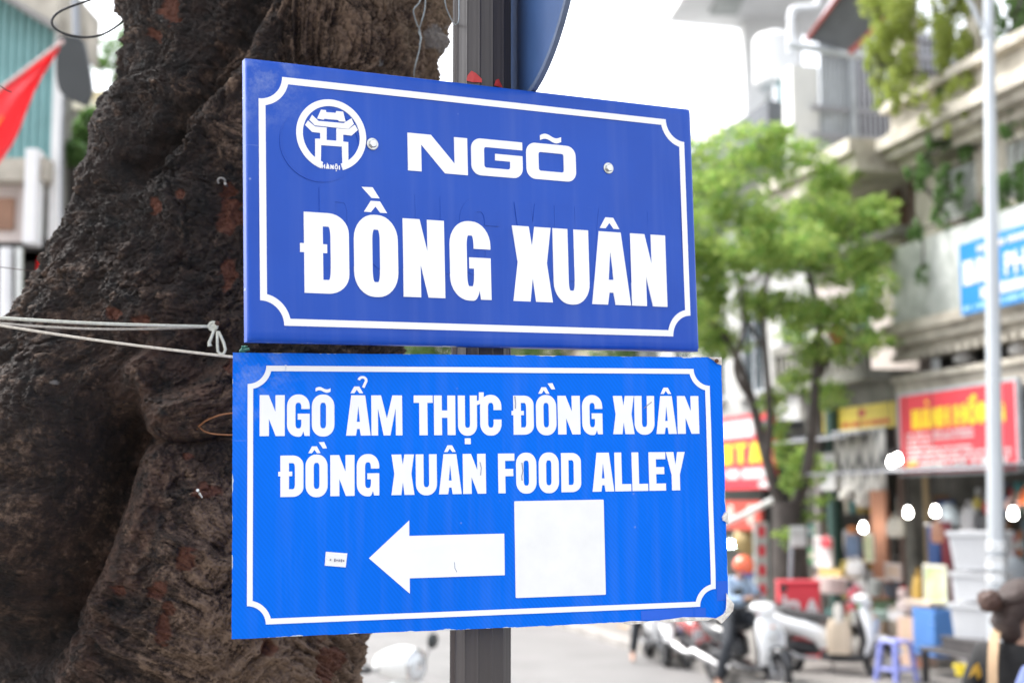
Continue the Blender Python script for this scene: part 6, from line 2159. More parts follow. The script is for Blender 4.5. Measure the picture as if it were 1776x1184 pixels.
def figure(t, Pz, skin, k=1.0, fingers=True, shoes=None):
    """Pz: named joint places; returns the body as one skin surface"""
    R = {'pelvis': (.125, .10), 'belly': (.115, .09), 'chest': (.135, .10), 'neck': .05, 'chin': (.062, .066), 'head': (.076, .088), 'crown': (.062, .07), 'shl': .055, 'shr': .055, 'ell': .042, 'elr': .042, 'wrl': .028, 'wrr': .028, 'hal': (.036, .018), 'har': (.036, .018), 'hil': .085, 'hir': .085, 'knl': .058, 'knr': .058, 'anl': .038, 'anr': .038, 'tol': (.036, .028), 'tor': (.036, .028)}
    E_ = [('pelvis', 'belly'), ('belly', 'chest'), ('chest', 'neck'), ('neck', 'chin'), ('chin', 'head'), ('head', 'crown'), ('chest', 'shl'), ('shl', 'ell'), ('ell', 'wrl'), ('wrl', 'hal'), ('chest', 'shr'), ('shr', 'elr'), ('elr', 'wrr'), ('wrr', 'har'), ('pelvis', 'hil'), ('hil', 'knl'), ('knl', 'anl'), ('anl', 'tol'), ('pelvis', 'hir'), ('hir', 'knr'), ('knr', 'anr'), ('anr', 'tor')]
    J = {n: (Pz[n], (tuple(x * k for x in R[n]) if isinstance(R[n], tuple) else R[n] * k)) for n in R}
    def extra(mb):
        # face: nose, brow, ears, lips; and hands with five fingers
        h, up = Pz['head'], (Pz['crown'] - Pz['chin']).normalized()
        fw = Pz['face'].normalized()
        fw = (fw - up * fw.dot(up)).normalized()
        sd_ = up.cross(fw)
        mb.loft([(h + fw * .074 * k + up * .018, sd_ * .008, up * .010), (h + fw * .088 * k - up * .012, sd_ * .012, up * .012), (h + fw * .096 * k - up * .034, sd_ * .015, up * .010), (h + fw * .076 * k - up * .042, sd_ * .010, up * .005)], 8)
        mb.loft([(h + fw * .074 * k - up * .062 - sd_ * .024, up * .004, fw * .006), (h + fw * .084 * k - up * .062, up * .009, fw * .008), (h + fw * .074 * k - up * .062 + sd_ * .024, up * .004, fw * .006)], 8)
        mb.loft([(h + fw * .068 * k + up * .030 - sd_ * .05, up * .006, fw * .008), (h + fw * .080 * k + up * .032, up * .008, fw * .009), (h + fw * .068 * k + up * .030 + sd_ * .05, up * .006, fw * .008)], 8)
        for s in (1, -1):
            mb.loft([(h + sd_ * s * .076 * k - up * .008 - fw * .004, up * .028, fw * .014), (h + sd_ * s * .092 * k - up * .006 - fw * .014, up * .034, fw * .019), (h + sd_ * s * .098 * k - up * .004 - fw * .022, up * .030, fw * .016)], 10)
        if fingers:
            for sfx in ('l', 'r'):
                w_, hd = Pz['wr' + sfx], Pz['ha' + sfx]
                d = (hd - w_).normalized()
                side = d.cross(V(0, 0, 1))
                side = side.normalized() if side.length > .2 else V(1, 0, 0)
                nn_ = d.cross(side)
                for i in range(4):
                    b_ = hd + side * (.024 - .016 * i)
                    ln = (.036, .040, .038, .030)[i]
                    mb.tube([b_, b_ + d * ln * .8, b_ + d * ln * 1.4 + nn_ * .012, b_ + d * ln * 1.6 + nn_ * .030], [.009, .0085, .008, .006], 6)
                b_ = w_ + (hd - w_) * .5 + side * .03
                mb.tube([b_, b_ + side * .022 + d * .025, b_ + side * .020 + d * .055], [.011, .010, .007], 6)
    return skin_part('body', J, E_, skin, t, 2, extra)

# ---- rider in an orange helmet, sitting on the black scooter, looking down at what he holds
RM = WM[s_ride.name]
rd = thing('person', 'seated rider in orange helmet and pale blue shirt looking down at his hands', 'person', M=Matrix.Translation(RM.translation) @ Matrix.Rotation(math.atan2(-.877, .48), 4, 'Z') @ Matrix.Scale(.87, 4))
Pz = dict(pelvis=V(-.26, 0, .93), belly=V(-.24, 0, 1.06), chest=V(-.16, 0, 1.25), neck=V(-.08, 0, 1.39), chin=V(-.005, 0, 1.43), head=V(-.01, 0, 1.50), crown=V(-.03, 0, 1.57), face=V(.8, -.25, -.6),
          shl=V(-.17, .18, 1.33), ell=V(-.02, .25, 1.10), wrl=V(.16, .10, 1.14), hal=V(.22, .05, 1.16), shr=V(-.17, -.18, 1.33), elr=V(-.02, -.25, 1.10), wrr=V(.15, -.10, 1.13), har=V(.21, -.05, 1.15),
          hil=V(-.20, .10, .90), knl=V(.22, .18, .76), anl=V(.12, .17, .38), tol=V(.26, .18, .345), hir=V(-.20, -.11, .90), knr=V(.10, -.36, .58), anr=V(.00, -.46, .10), tor=V(.15, -.50, .045))
figure(rd, Pz, m_skin2)
def sleeve_J(Pz, k=1.0, long=True):
    J = {'belly0': (Pz['pelvis'] + V(0, 0, .02), (.16 * k, .135 * k)), 'belly': (Pz['belly'], (.145 * k, .125 * k)), 'chest': (Pz['chest'], (.165 * k, .13 * k)), 'neckb': (Pz['chest'].lerp(Pz['neck'], .70), .092 * k), 'collar': (Pz['chest'].lerp(Pz['neck'], 1.02), .066 * k)}
    E_ = [('belly0', 'belly'), ('belly', 'chest'), ('chest', 'neckb'), ('neckb', 'collar')]
    for s in 'lr':
        J['sh' + s] = (Pz['sh' + s], .078 * k)
        e = Pz['el' + s] if long else Pz['sh' + s].lerp(Pz['el' + s], .72)
        J['el' + s] = (e, .062 * k if long else .068 * k)
        E_ += [('chest', 'sh' + s), ('sh' + s, 'el' + s)]
        if long:
            J['wr' + s] = (Pz['el' + s].lerp(Pz['wr' + s], .88), .045 * k)
            E_ += [('el' + s, 'wr' + s)]
    return J, E_
def trouser_J(Pz, k=1.0):
    J = {'pelvis': (Pz['pelvis'], (.155 * k, .13 * k))}
    E_ = []
    for s in 'lr':
        J['hi' + s] = (Pz['hi' + s], .108 * k)
        J['kn' + s] = (Pz['kn' + s], .080 * k)
        J['an' + s] = (Pz['kn' + s].lerp(Pz['an' + s], .93), .060 * k)
        E_ += [('pelvis', 'hi' + s), ('hi' + s, 'kn' + s), ('kn' + s, 'an' + s)]
    return J, E_
m_shirt = mat('pale_blue_shirt', (.22, .36, .55), .8, scale=5, col2=(.50, .58, .68), bump=.3, bscale=30)
m_trou = mat('dark_trousers', (.030, .034, .042), .85, var=.3, scale=12, bump=.3, bscale=40)
skin_part('shirt', *sleeve_J(Pz), m_shirt, rd)
skin_part('trousers', *trouser_J(Pz), m_trou, rd)
hc = Pz['head'] + V(-.005, 0, .035)
Mh = Matrix.Translation(hc) @ Matrix.Rotation(.55, 4, 'Y')
hm = MB().lathe([(.128, -.055), (.137, -.03), (.138, .01), (.125, .06), (.095, .10), (.05, .125), (0, .132)], 26, Mh).build('helmet', mat('orange_helmet', (.75, .13, .05), .2, var=.1, scale=4, coat=.7), rd, smooth=True, world=False)
MB().loft([(Mh @ V(.10, 0, -.035), Mh.to_3x3() @ V(0, .11, 0), Mh.to_3x3() @ V(0, 0, .012)), (Mh @ V(.165, 0, -.052), Mh.to_3x3() @ V(0, .09, 0), Mh.to_3x3() @ V(0, 0, .008)), (Mh @ V(.19, 0, -.06), Mh.to_3x3() @ V(0, .04, 0), Mh.to_3x3() @ V(0, 0, .005))], 14).build('peak', mat('helmet_peak', (.10, .12, .30), .3, var=.2), hm, smooth=True, world=False)
for s in (1, -1):
    pass
ph = MB().bevbox(-.035, .035, -.008, .008, -.07, .07, .006, Matrix.Translation(WM[rd.name] @ V(.255, 0, 1.185)) @ Matrix.Rotation(math.atan2(-.877, .48) + PI / 2, 4, 'Z') @ Matrix.Rotation(.7, 4, 'X'))
tag(ph.build('phone', mat('phone_glass', (.08, .10, .12), .1, var=.2)), 'small dark phone held by the rider in the orange helmet', 'phone')
# ---- rider on the white scooter further off
RM2 = WM[s_far.name]
rf = thing('person', 'rider in dark trousers on the white scooter coming head on', 'person', M=Matrix.Translation(RM2.translation) @ Matrix.Rotation(math.atan2(-.995, .10), 4, 'Z') @ Matrix.Scale(.9, 4))
P2 = dict(Pz)
P2.update(wrl=V(.22, .30, 1.07), hal=V(.28, .31, 1.06), wrr=V(.22, -.30, 1.07), har=V(.28, -.31, 1.06), ell=V(.0, .30, 1.12), elr=V(.0, -.30, 1.12), knr=V(.14, -.30, .62), anr=V(.08, -.36, .10), tor=V(.22, -.38, .045), chin=V(-.06, 0, 1.50), head=V(-.09, 0, 1.57), crown=V(-.10, 0, 1.65), face=V(1, 0, 0))
figure(rf, P2, m_skin)
skin_part('shirt', *sleeve_J(P2), mat('grey_shirt', (.35, .35, .36), .8, var=.3, scale=6), rf)
skin_part('trousers', *trouser_J(P2), m_trou, rf)
MB().lathe([(.128, -.055), (.137, -.03), (.138, .01), (.125, .06), (.095, .10), (.05, .125), (0, .132)], 22, Matrix.Translation(P2['head'] + V(0, 0, .04))).build('helmet', mat('white_helmet', (.7, .7, .7), .2, var=.1, coat=.6), rf, smooth=True, world=False)

# ---- woman with her hair up, seen from behind, and her neighbour in blue
WY = 6.3
wp = P(1768, 1050, WY)
wz = wp.z
wm = thing('person', 'woman in black printed T-shirt with brown hair tied up, seen from behind', 'person', M=Matrix.Translation((wp.x, WY, 0)) @ Matrix.Rotation(math.radians(60), 4, 'Z'))
hz = wz - .01
Pw = dict(pelvis=V(0, 0, .92), belly=V(.01, 0, 1.06), chest=V(0, 0, 1.31), neck=V(.0, 0, hz - .14), chin=V(.035, 0, hz - .075), head=V(.02, 0, hz), crown=V(.0, 0, hz + .055), face=V(.77, -.64, -.05),
          shl=V(-.005, .158, 1.375), ell=V(-.02, .235, 1.12), wrl=V(.12, .22, .90), hal=V(.17, .21, .84), shr=V(-.005, -.165, 1.385), elr=V(-.02, -.235, 1.12), wrr=V(.14, -.22, .94), har=V(.20, -.21, .90),
          hil=V(0, .085, .88), knl=V(.02, .10, .48), anl=V(-.01, .11, .09), tol=V(.12, .12, .035), hir=V(0, -.085, .88), knr=V(.10, -.10, .49), anr=V(.12, -.11, .09), tor=V(.25, -.12, .035))
figure(wm, Pw, m_skin, .97)
m_tee = mat('black_tee', (.009, .009, .010), .85, var=.3, scale=14, bump=.3, bscale=40)
skin_part('shirt', *sleeve_J(Pw, .93, False), m_tee, wm)
skin_part('trousers', *trouser_J(Pw, .93), mat('blue_jeans', (.05, .08, .16), .85, var=.4, scale=14), wm)
# hair: a cap over the skull, drawn back to a loose knot
hv = MB()
h = Pw['head']
hv.loft([(h + V(-.075, 0, .0), V(0, .07, 0), V(.05, 0, .05)), (h + V(-.085, 0, -.06), V(0, .075, 0), V(.05, 0, 0)), (h + V(-.06, 0, -.12), V(0, .055, 0), V(.04, 0, 0)), (h + V(-.05, 0, -.165), V(0, .02, 0), V(.02, 0, 0))], 12)
hv.loft([(h + V(.070, 0, .066), V(0, .030, 0), V(.018, 0, .026)), (h + V(.045, 0, .075), V(0, .070, 0), V(-.01, 0, .045)), (h + V(.0, 0, .055), V(0, .096, 0), V(0, 0, .075)), (h + V(-.045, 0, .02), V(0, .100, 0), V(0, 0, .095)), (h + V(-.085, 0, -.01), V(0, .080, 0), V(0, 0, .085)), (h + V(-.112, 0, -.02), V(0, .045, 0), V(0, 0, .05))], 18, 2.1)
rr = random.Random(8)
for k in range(46):
    a = rr.uniform(-1.2, 1.2)
    y0 = .098 * math.sin(a)
    z0 = .055 + .095 * math.cos(a) - .02
    pts = [h + V(.055 - .03 * abs(a), y0 * .8, z0 * .92 + .0), h + V(-.02, y0 * 1.04, z0 * .82), h + V(-.075, y0 * .86, z0 * .55), h + V(-.125, y0 * .35 + .01, .035 + rr.uniform(-.012, .012))]
    hv.tube(smoothpts(pts, 3), [.009] * 9 + [.006], 5)
RH = Matrix.Translation(h) @ Matrix.Rotation(math.radians(-40), 4, 'Z') @ Matrix.Translation(-h)
hv.v = [tuple(RH @ Vector(p)) for p in hv.v]
hair = hv.build('hair', m_hair, wm, smooth=True, world=False, ang=80)
bn_ = MB()
bc = h + V(-.150, .015, .035)
for k in range(16):
    a0_ = rr.uniform(0, 6.28)
    ax = V(rr.uniform(-.4, .4), rr.uniform(-1, 1), rr.uniform(-1, 1)).normalized()
    o1 = ax.orthogonal().normalized()
    o2 = ax.cross(o1)
    bn_.tube([bc + (o1 * math.cos(a0_ + t_) + o2 * math.sin(a0_ + t_)) * rr.uniform(.034, .046) + ax * .012 * math.sin(t_ * 2) for t_ in np.linspace(0, 4.6, 10)], .011, 6)
bn_.lathe([(0, -.04), (.03, -.03), (.042, 0), (.03, .03), (0, .04)], 14, Matrix.Translation(bc))
bn_.v = [tuple(RH @ Vector(p)) for p in bn_.v]
bn_.build('hair_knot', mat('lighter_brown_hair', (.10, .048, .034), .45, var=.5, scale=70, bump=.5, bscale=200), hair, smooth=True, world=False)
m_print1 = mat('yellow_print', (.62, .38, .05), .8, var=.3, scale=40)
m_print2 = mat('green_print', (.02, .25, .16), .8, var=.3, scale=40)
def tee_patch(c, w_, hgt, m, nm):
    mb = MB()
    shy = 1.325
    rows = []
    for i in range(5):
        rows.append([])
        for j in range(7):
            f, g_ = j / 6 - .5, i / 4 - .5
            a = c[0] + f * w_
            z = c[1] + g_ * hgt + .015 * math.sin(f * 9)
            base = Pw['shl'].lerp(Pw['ell'], (Pw['shl'].z - z) / (Pw['shl'].z - Pw['ell'].z))
            rows[-1].append(base + V(-math.cos(a), math.sin(a), 0) * .0745)
    mb.grid(rows, (0, 0, .0))
    return mb.build(nm, m, wm, smooth=True, world=False)
tee_patch((-.1, 1.315), .8, .045, m_print1, 'print')
tee_patch((-.1, 1.225), .6, .022, m_print2, 'print')
stp = MB()
pts = [V(.10, -.02, 1.02), V(.125, .02, 1.18), V(.12, .055, 1.38), V(.05, .078, 1.475), V(-.02, .088, 1.492), V(-.095, .092, 1.452), V(-.148, .092, 1.36), V(-.170, .092, 1.24), V(-.175, .095, 1.10), V(-.18, .12, .95), V(-.12, .19, .85)]
sp_ = smoothpts(pts, 3)
L_, R_ = [], []
for i, p in enumerate(sp_):
    d = (sp_[min(i + 1, len(sp_) - 1)] - sp_[max(i - 1, 0)]).normalized()
    s = V(0, 1, 0)
    L_.append(p - s * .021)
    R_.append(p + s * .021)
WMw = WM[wm.name]
stb = thing('shoulder_bag', 'tan strap of a shoulder bag over the black T-shirt', 'bag', M=WMw @ Matrix.Translation((-.10, .22, .80)))
o = MB().grid([[WMw @ p for p in L_], [WMw @ p for p in R_]], (0, 0, .004)).build('strap', mat('tan_strap', (.50, .34, .20), .7, var=.2, scale=30), stb, smooth=True)
MB().bevbox(-.11, .11, -.05, .05, -.16, .08, .02, WMw @ Matrix.Translation((-.10, .235, .74))).build('pouch', mat('tan_leather', (.36, .22, .12), .6, var=.3, scale=14), stb)
nb_ = P(1838, 1140, 5.6)
ng = thing('person', 'person in blue denim shirt cut off by the right edge', 'person', M=Matrix.Translation((nb_.x + .055, 5.6, 0)) @ Matrix.Rotation(math.radians(70), 4, 'Z'))
Pn = {n: (p.copy() if n == 'face' else V(p.x, p.y, p.z * .985)) for n, p in Pw.items()}
figure(ng, Pn, m_skin, .97)
skin_part('shirt', *sleeve_J(Pn, 1.0, True), mat('blue_denim_shirt', (.13, .17, .36), .85, scale=18, col2=(.07, .09, .22), bump=.4, bscale=40), ng)
skin_part('trousers', *trouser_J(Pn, .95), m_trou, ng)
h = Pn['head']
MB().loft([(h + V(.070, 0, .066), V(0, .030, 0), V(.018, 0, .026)), (h + V(.045, 0, .075), V(0, .070, 0), V(-.01, 0, .045)), (h + V(.0, 0, .055), V(0, .096, 0), V(0, 0, .075)), (h + V(-.045, 0, .0), V(0, .100, 0), V(0, 0, .11)), (h + V(-.085, 0, -.03), V(0, .080, 0), V(0, 0, .11)), (h + V(-.112, 0, -.05), V(0, .045, 0), V(0, 0, .08))], 18, 2.1).build('hair', m_hair, ng, smooth=True, world=False, ang=80)

# ================================================================== THINGS IN FRONT OF THE SHOPS
def col(nm, c, **k):
    return mat(nm, c, **{'rough': .6, 'var': .22, 'scale': 5, **k})
def axes_at(px, py, r):
    p = Wp(px, py, r)
    return Matrix.Translation(p) @ Matrix.Rotation(STREET_ROT, 4, 'Z')
def ext(px0, py0, px1, py1, r):
    """width along the street and height of a thing that covers this much of the photograph"""
    u0, z1 = uz(px0, py0, r)
    u1, z0 = uz(px1, py1, r)
    um = (u0 + u1) / 2
    return um, abs(u0 - u1), z0, z1
def g_thing(name, label, cat, box, r, group=None, ground=False):
    um, wd, z0, z1 = ext(*box, r)
    if ground:
        z0 = .124
    t = thing(name, label, cat, M=Matrix.Translation(BL(um, r, z0)) @ Matrix.Rotation(STREET_ROT, 4, 'Z'), group=group)
    return t, wd / 2, z1 - z0
def carton(label, box, r, c, dep=.35, group='cartons in the shop front', ground=False, tape=True):
    t, w_, h_ = g_thing('carton', label, 'box', box, r, group, ground)
    mb = MB()
    th = .008
    mb.box(-w_, w_, 0, dep, 0, th)
    mb.box(-w_, w_, 0, th, th, h_)
    mb.box(-w_, w_, dep - th, dep, th, h_)
    mb.box(-w_, -w_ + th, th, dep - th, th, h_)
    mb.box(w_ - th, w_, th, dep - th, th, h_)
    m_ = col('cardboard', c)
    mb.build('sides', m_, t, world=False)
    MB().box(-w_, w_, .001, dep / 2 - .004, h_, h_ + th).build('flap', m_, t, world=False)
    MB().box(-w_, w_, dep / 2 + .004, dep, h_, h_ + th).build('flap', m_, t, world=False)
    if tape:
        MB().box(-.03, .03, -.003, 0, h_ * .3, h_).build('tape', col('packing_tape', (.55, .45, .30)), t, world=False)
    return t
def framed(name, label, cat, box, r, cf, ci, dep=.04, tilt=0.0, group=None, m_in=None, ground=False):
    t, w_, h_ = g_thing(name, label, cat, box, r, group, ground)
    f = min(w_, h_) * .16
    mb = MB()
    for q_ in ((-w_, w_, 0, f), (-w_, w_, h_ - f, h_), (-w_, -w_ + f, f, h_ - f), (w_ - f, w_, f, h_ - f)):
        mb.bevbox(q_[0], q_[1], 0, dep, q_[2], q_[3], .006)
    mb.build('frame', col('frame', cf), t, world=False)
    MB().box(-w_ + f, w_ - f, dep * .4, dep * .7, f, h_ - f).build('panel', m_in or col('panel', ci, var=.4, scale=7), t, world=False)
    return t, w_, h_
def pail(label, box, r, c, rim=None, cat='bucket', name='bucket', group=None, taper=.8, handle=True, ground=False):
    t, w_, h_ = g_thing(name, label, cat, box, r, group, ground)
    m_ = col('plastic', c, rough=.4)
    MB().lathe([(w_ * taper, 0), (w_, h_), (w_ * .93, h_), (w_ * taper * .92, .02), (0, .02)], 18, caps=False).lathe([(0, .001), (w_ * taper, .001)], 18, caps=False).build('shell', m_, t, smooth=True, world=False)
    MB().lathe([(w_, h_ - .02), (w_ + .012, h_ - .018), (w_ + .012, h_), (w_, h_)], 18, caps=False).build('rim', rim or m_, t, world=False)
    if handle:
        MB().tube([(w_ * math.cos(a), -.02, h_ + w_ * .55 * math.sin(a)) for a in np.linspace(0, PI, 9)], .006, 6).build('handle', m_bar, t, world=False)
    return t
def cloth(name, label, cat, box, r, m, waves=3, amp=.05, rail=True, group=None, strips=1):
    t, w_, h_ = g_thing(name, label, cat, box, r, group)
    nx_c, nz_c = 26, 10
    rows = [[V(-w_ + 2 * w_ * j / nx_c, amp * math.sin(j / nx_c * waves * 2 * PI) * (.4 + .6 * i / nz_c), h_ - h_ * i / nz_c + .02 * math.sin(j * .8) * (i == nz_c)) for j in range(nx_c + 1)] for i in range(nz_c + 1)]
    MB().grid(rows, (0, .012, 0)).build('fabric', m, t, smooth=True, world=False)
    if rail:
        MB().tube([(-w_ - .05, 0, h_ + .015), (w_ + .05, 0, h_ + .015)], .014, 6).build('rail', m_bar, t, world=False)
    return t, w_, h_
def plank(name, label, cat, box, r, c, dep=.05, lean=0.0, group=None, slats=0, ground=False):
    t, w_, h_ = g_thing(name, label, cat, box, r, group, ground)
    m_ = col('wood', c, scale=4, stretch=(3, 3, .4), var=.35)
    if slats:
        for k in range(slats):
            a = -w_ + 2 * w_ * k / slats
            MB().bevbox(a + .005, a + 2 * w_ / slats - .005, 0, dep, 0, h_, .006).build('board', m_, t, world=False)
        MB().box(-w_, w_, dep, dep + .03, h_ * .2, h_ * .26).build('batten', m_, t, world=False)
        MB().box(-w_, w_, dep, dep + .03, h_ * .76, h_ * .82).build('batten', m_, t, world=False)
    else:
        MB().bevbox(-w_, w_, 0, dep, 0, h_, .01).build('board', m_, t, world=False)
        MB().bevbox(-w_ - .01, w_ + .01, -.01, dep + .01, h_, h_ + .025, .006).build('top_edge', m_, t, world=False)
    return t
def jar(name, label, cat, box, r, c, cl=None, group=None, shoulder=.75, ground=False):
    t, w_, h_ = g_thing(name, label, cat, box, r, group, ground)
    MB().lathe([(w_ * .85, 0), (w_, h_ * .1), (w_, h_ * shoulder), (w_ * .5, h_ * .88), (w_ * .5, h_ * .9)], 16).build('body', col('jar', c, rough=.3), t, smooth=True, world=False)
    MB().lathe([(w_ * .56, h_ * .9), (w_ * .56, h_ * .98), (w_ * .4, h_)], 14).build('cap', col('cap', cl or c), t, world=False)
    return t
def hang_bag(name, label, cat, box, r, c, group=None, dep=.12):
    t, w_, h_ = g_thing(name, label, cat, box, r, group)
    m_ = col('bag', c, bump=.4, bscale=20)
    MB().loft([((0, 0, 0), (w_ * .8, 0, 0), (0, dep * .4, 0)), ((0, 0, h_ * .1), (w_, 0, 0), (0, dep * .5, 0)), ((0, 0, h_ * .55), (w_ * .96, 0, 0), (0, dep * .5, 0)), ((0, 0, h_ * .82), (w_ * .8, 0, 0), (0, dep * .2, 0))], 14, 3).build('body', m_, t, smooth=True, world=False)
    MB().tube([(-w_ * .5, 0, h_ * .8), (-w_ * .25, 0, h_ * .97), (0, 0, h_), (w_ * .25, 0, h_ * .97), (w_ * .5, 0, h_ * .8)], .012, 6).build('handle', m_, t, world=False)
    return t

# red delivery box with white brush lettering, beige bag and red crate by the white scooter
bx_ = P(1391, 1078, 16.75)
SR = math.atan2(-.54, .84)
db = thing('delivery_box', 'red delivery box with white lettering on the back of the white scooter', 'box', M=Matrix.Translation(P(1388, 1079, 16.85)) @ Matrix.Rotation(-.10, 4, 'Z'))
MB().bevbox(-.24, .24, 0, .40, 0, .44, .02).build('shell', m_sred, db, world=False)
MB().bevbox(-.25, .25, -.01, .41, .44, .475, .01).build('lid', col('lid_red', (.50, .03, .05)), db, world=False)
text_mesh('in', .30, m_spink, 'lettering', db, Matrix.Translation((-.21, -.008, .11)) @ Matrix.Rotation(PI / 2, 4, 'X'), .012)
text_mesh('A', .26, m_spink, 'lettering', db, Matrix.Translation((.05, -.008, .08)) @ Matrix.Rotation(PI / 2, 4, 'X'), .012)
cb_ = thing('carrier_bag', 'beige paper bag hanging at the floor of the white scooter', 'bag', M=Matrix.Translation(P(1456, 1133, 16.2)) @ Matrix.Rotation(-.3, 4, 'Z'))
MB().loft([((0, 0, 0), (.13, 0, 0), (0, .06, 0)), ((0, 0, .25), (.14, 0, 0), (0, .07, 0)), ((0, 0, .38), (.11, 0, 0), (0, .03, 0))], 14, 4).build('body', col('beige_paper', (.60, .49, .37)), cb_, smooth=True, world=False)
MB().loft([((0, -.02, .34), (.04, 0, 0), (0, .03, 0)), ((0, -.02, .48), (.055, 0, 0), (0, .03, 0)), ((0, -.02, .56), (.03, 0, 0), (0, .02, 0))], 10).build('wrapped_top', col('pale_wrap', (.70, .66, .60)), cb_, smooth=True, world=False)
rc_ = thing('crate', 'flat dark red plastic crate on the pavement under the white scooter', 'crate', M=Matrix.Translation(BL(16.55, 8.0, .124)) @ Matrix.Rotation(STREET_ROT + .9, 4, 'Z'))
m_rc = col('crate_red', (.36, .03, .04))
mb = MB().box(-.32, .32, -.22, .22, 0, .02)
for z in (.05, .11, .17):
    mb.box(-.32, .32, -.22, -.20, z, z + .04).box(-.32, .32, .20, .22, z, z + .04).box(-.32, -.30, -.2, .2, z, z + .04).box(.30, .32, -.2, .2, z, z + .04)
for x in (-.31, .31):
    for y in (-.21, .21):
        mb.box(x - .015, x + .015, y - .015, y + .015, .02, .21)
mb.build('basket', m_rc, rc_, world=False)
for sx in (-1, 1):
    MB().box(sx * .33 - .008, sx * .33 + .008, -.06, .06, .15, .19).build('grip', m_rc, rc_, world=False)

# plastic stools
m_stool = col('stool_plastic', (.24, .27, .62), rough=.4, var=.1)
def stool(label, M):
    t = thing('plastic_stool', label, 'stool', M=M, group='blue plastic stools')
    MB().bevbox(-.135, .135, -.135, .135, .405, .44, .015).build('seat', m_stool, t, world=False)
    for sx in (-1, 1):
        for sy in (-1, 1):
            MB().loft([((sx * .165, sy * .165, 0), (.026, 0, 0), (0, .026, 0)), ((sx * .118, sy * .118, .405), (.03, 0, 0), (0, .03, 0))], 8, 4).build('leg', m_stool, t, world=False)
    for (a, b_) in (((-.15, -.15), (.15, -.15)), ((.15, -.15), (.15, .15)), ((.15, .15), (-.15, .15)), ((-.15, .15), (-.15, -.15))):
        MB().tube([(a[0], a[1], .13), (b_[0], b_[1], .13)], .016, 6).build('stretcher', m_stool, t, world=False)
    return t
def gM(px, r, z=.124):
    """on the pavement, at the column px of the photograph and the lateral distance r"""
    d = ray(px, 868)
    k = r / d.dot(ER)
    return Matrix.Translation((d.x * k, d.y * k, z))
s1 = stool('lilac blue plastic stool on the pavement right of the white scooter', gM(1546, 7.75) @ Matrix.Rotation(.5, 4, 'Z') @ Matrix.Diagonal((.92, .92, 1.0, 1)))
dup(s1, gM(1189, 7.4) @ Matrix.Rotation(.2, 4, 'Z'), 'blue plastic stool on the pavement under the corner of the bright blue sign', 'blue plastic stools')

# upright blue crate and what stands round it
bc_, w_, h_ = g_thing('crate', 'bright blue plastic crate standing on end on the pavement', 'crate', (1582, 1052, 1622, 1140), 8.35, ground=False)
m_bc = col('crate_blue', (.10, .26, .62), var=.12)
MB().box(-w_, w_, .26, .28, 0, h_).build('bottom', m_bc, bc_, world=False)
mb = MB()
for k in range(7):
    z = h_ * k / 7
    mb.box(-w_, w_, 0, .02, z + .01, z + h_ / 7 - .004)
for x in (-w_, w_ - .02):
    mb.box(x, x + .02, .02, .26, 0, h_)
for z in (0, h_ - .02):
    mb.box(-w_ + .02, w_ - .02, .02, .26, z, z + .02)
mb.build('side_ribs', m_bc, bc_, world=False)
carton('pale salmon carton on the pavement left of the blue crate', (1556, 1070, 1586, 1135), 8.6, (.62, .44, .34), .3, ground=True)
carton('brown carton standing behind the scooter front wheel', (1510, 1068, 1536, 1120), 8.9, (.36, .27, .18), .3, ground=True)
carton('grey speckled carton beside the green bin', (1538, 1050, 1562, 1110), 8.95, (.45, .43, .41), .3, ground=True)
# tall foam boxes stacked at the lamp post
m_foam = mat('white_foam', (.54, .55, .57), .55, var=.10, scale=30)
for k, (lab, z0, hgt, w0, w1) in enumerate((('white foam box standing at the bottom of the tall stack left of the lamp post', .50, .50, .22, .27), ('white foam box in the middle of the tall stack left of the lamp post', 1.02, .30, .23, .255), ('white foam box on top of the tall stack left of the lamp post', 1.34, .40, .22, .275))):
    t = thing('foam_box', lab, 'box', M=gM(1698, 8.35, z0) @ Matrix.Rotation(STREET_ROT + .55 + .05 * k, 4, 'Z'), group='white foam boxes')
    MB().loft([((0, 0, 0), (w0, 0, 0), (0, w0 * .9, 0)), ((0, 0, hgt - .05), (w1 * .96, 0, 0), (0, w1 * .86, 0))], 24, 14).build('tub', m_foam, t, world=False)
    MB().loft([((0, 0, hgt - .05), (w1 * 1.03, 0, 0), (0, w1 * .93, 0)), ((0, 0, hgt - .004), (w1 * 1.04, 0, 0), (0, w1 * .94, 0))], 24, 14).build('rim', m_foam, t, world=False)
tbl = thing('low_table', 'dark low table carrying the white foam boxes', 'table', M=gM(1690, 8.35) @ Matrix.Rotation(STREET_ROT, 4, 'Z'))
m_tbl = col('dark_table', (.05, .045, .045))
MB().bevbox(-.55, .55, -.40, .40, .33, .374, .01).build('top', m_tbl, tbl, world=False)
for sx in (-.5, .5):
    for sy in (-.35, .35):
        MB().box(sx - .03, sx + .03, sy - .03, sy + .03, 0, .33).build('leg', m_tbl, tbl, world=False)
# foam/plastic sheeting bundle right of the lamp post
hang_bag('plastic_bundle', 'clear plastic bundle hanging right of the lamp post', 'bundle', (1738, 955, 1768, 1010), 9.0, (.42, .46, .50), dep=.3)
# framed picture panel
framed('picture_panel', 'tall cream framed panel with green picture left of the foam boxes', 'picture', (1600, 977, 1643, 1085), 8.55, (.72, .70, .58), (.42, .52, .22), m_in=mat('green_picture', (.62, .66, .45), .5, scale=5, col2=(.34, .48, .16), detail=3))
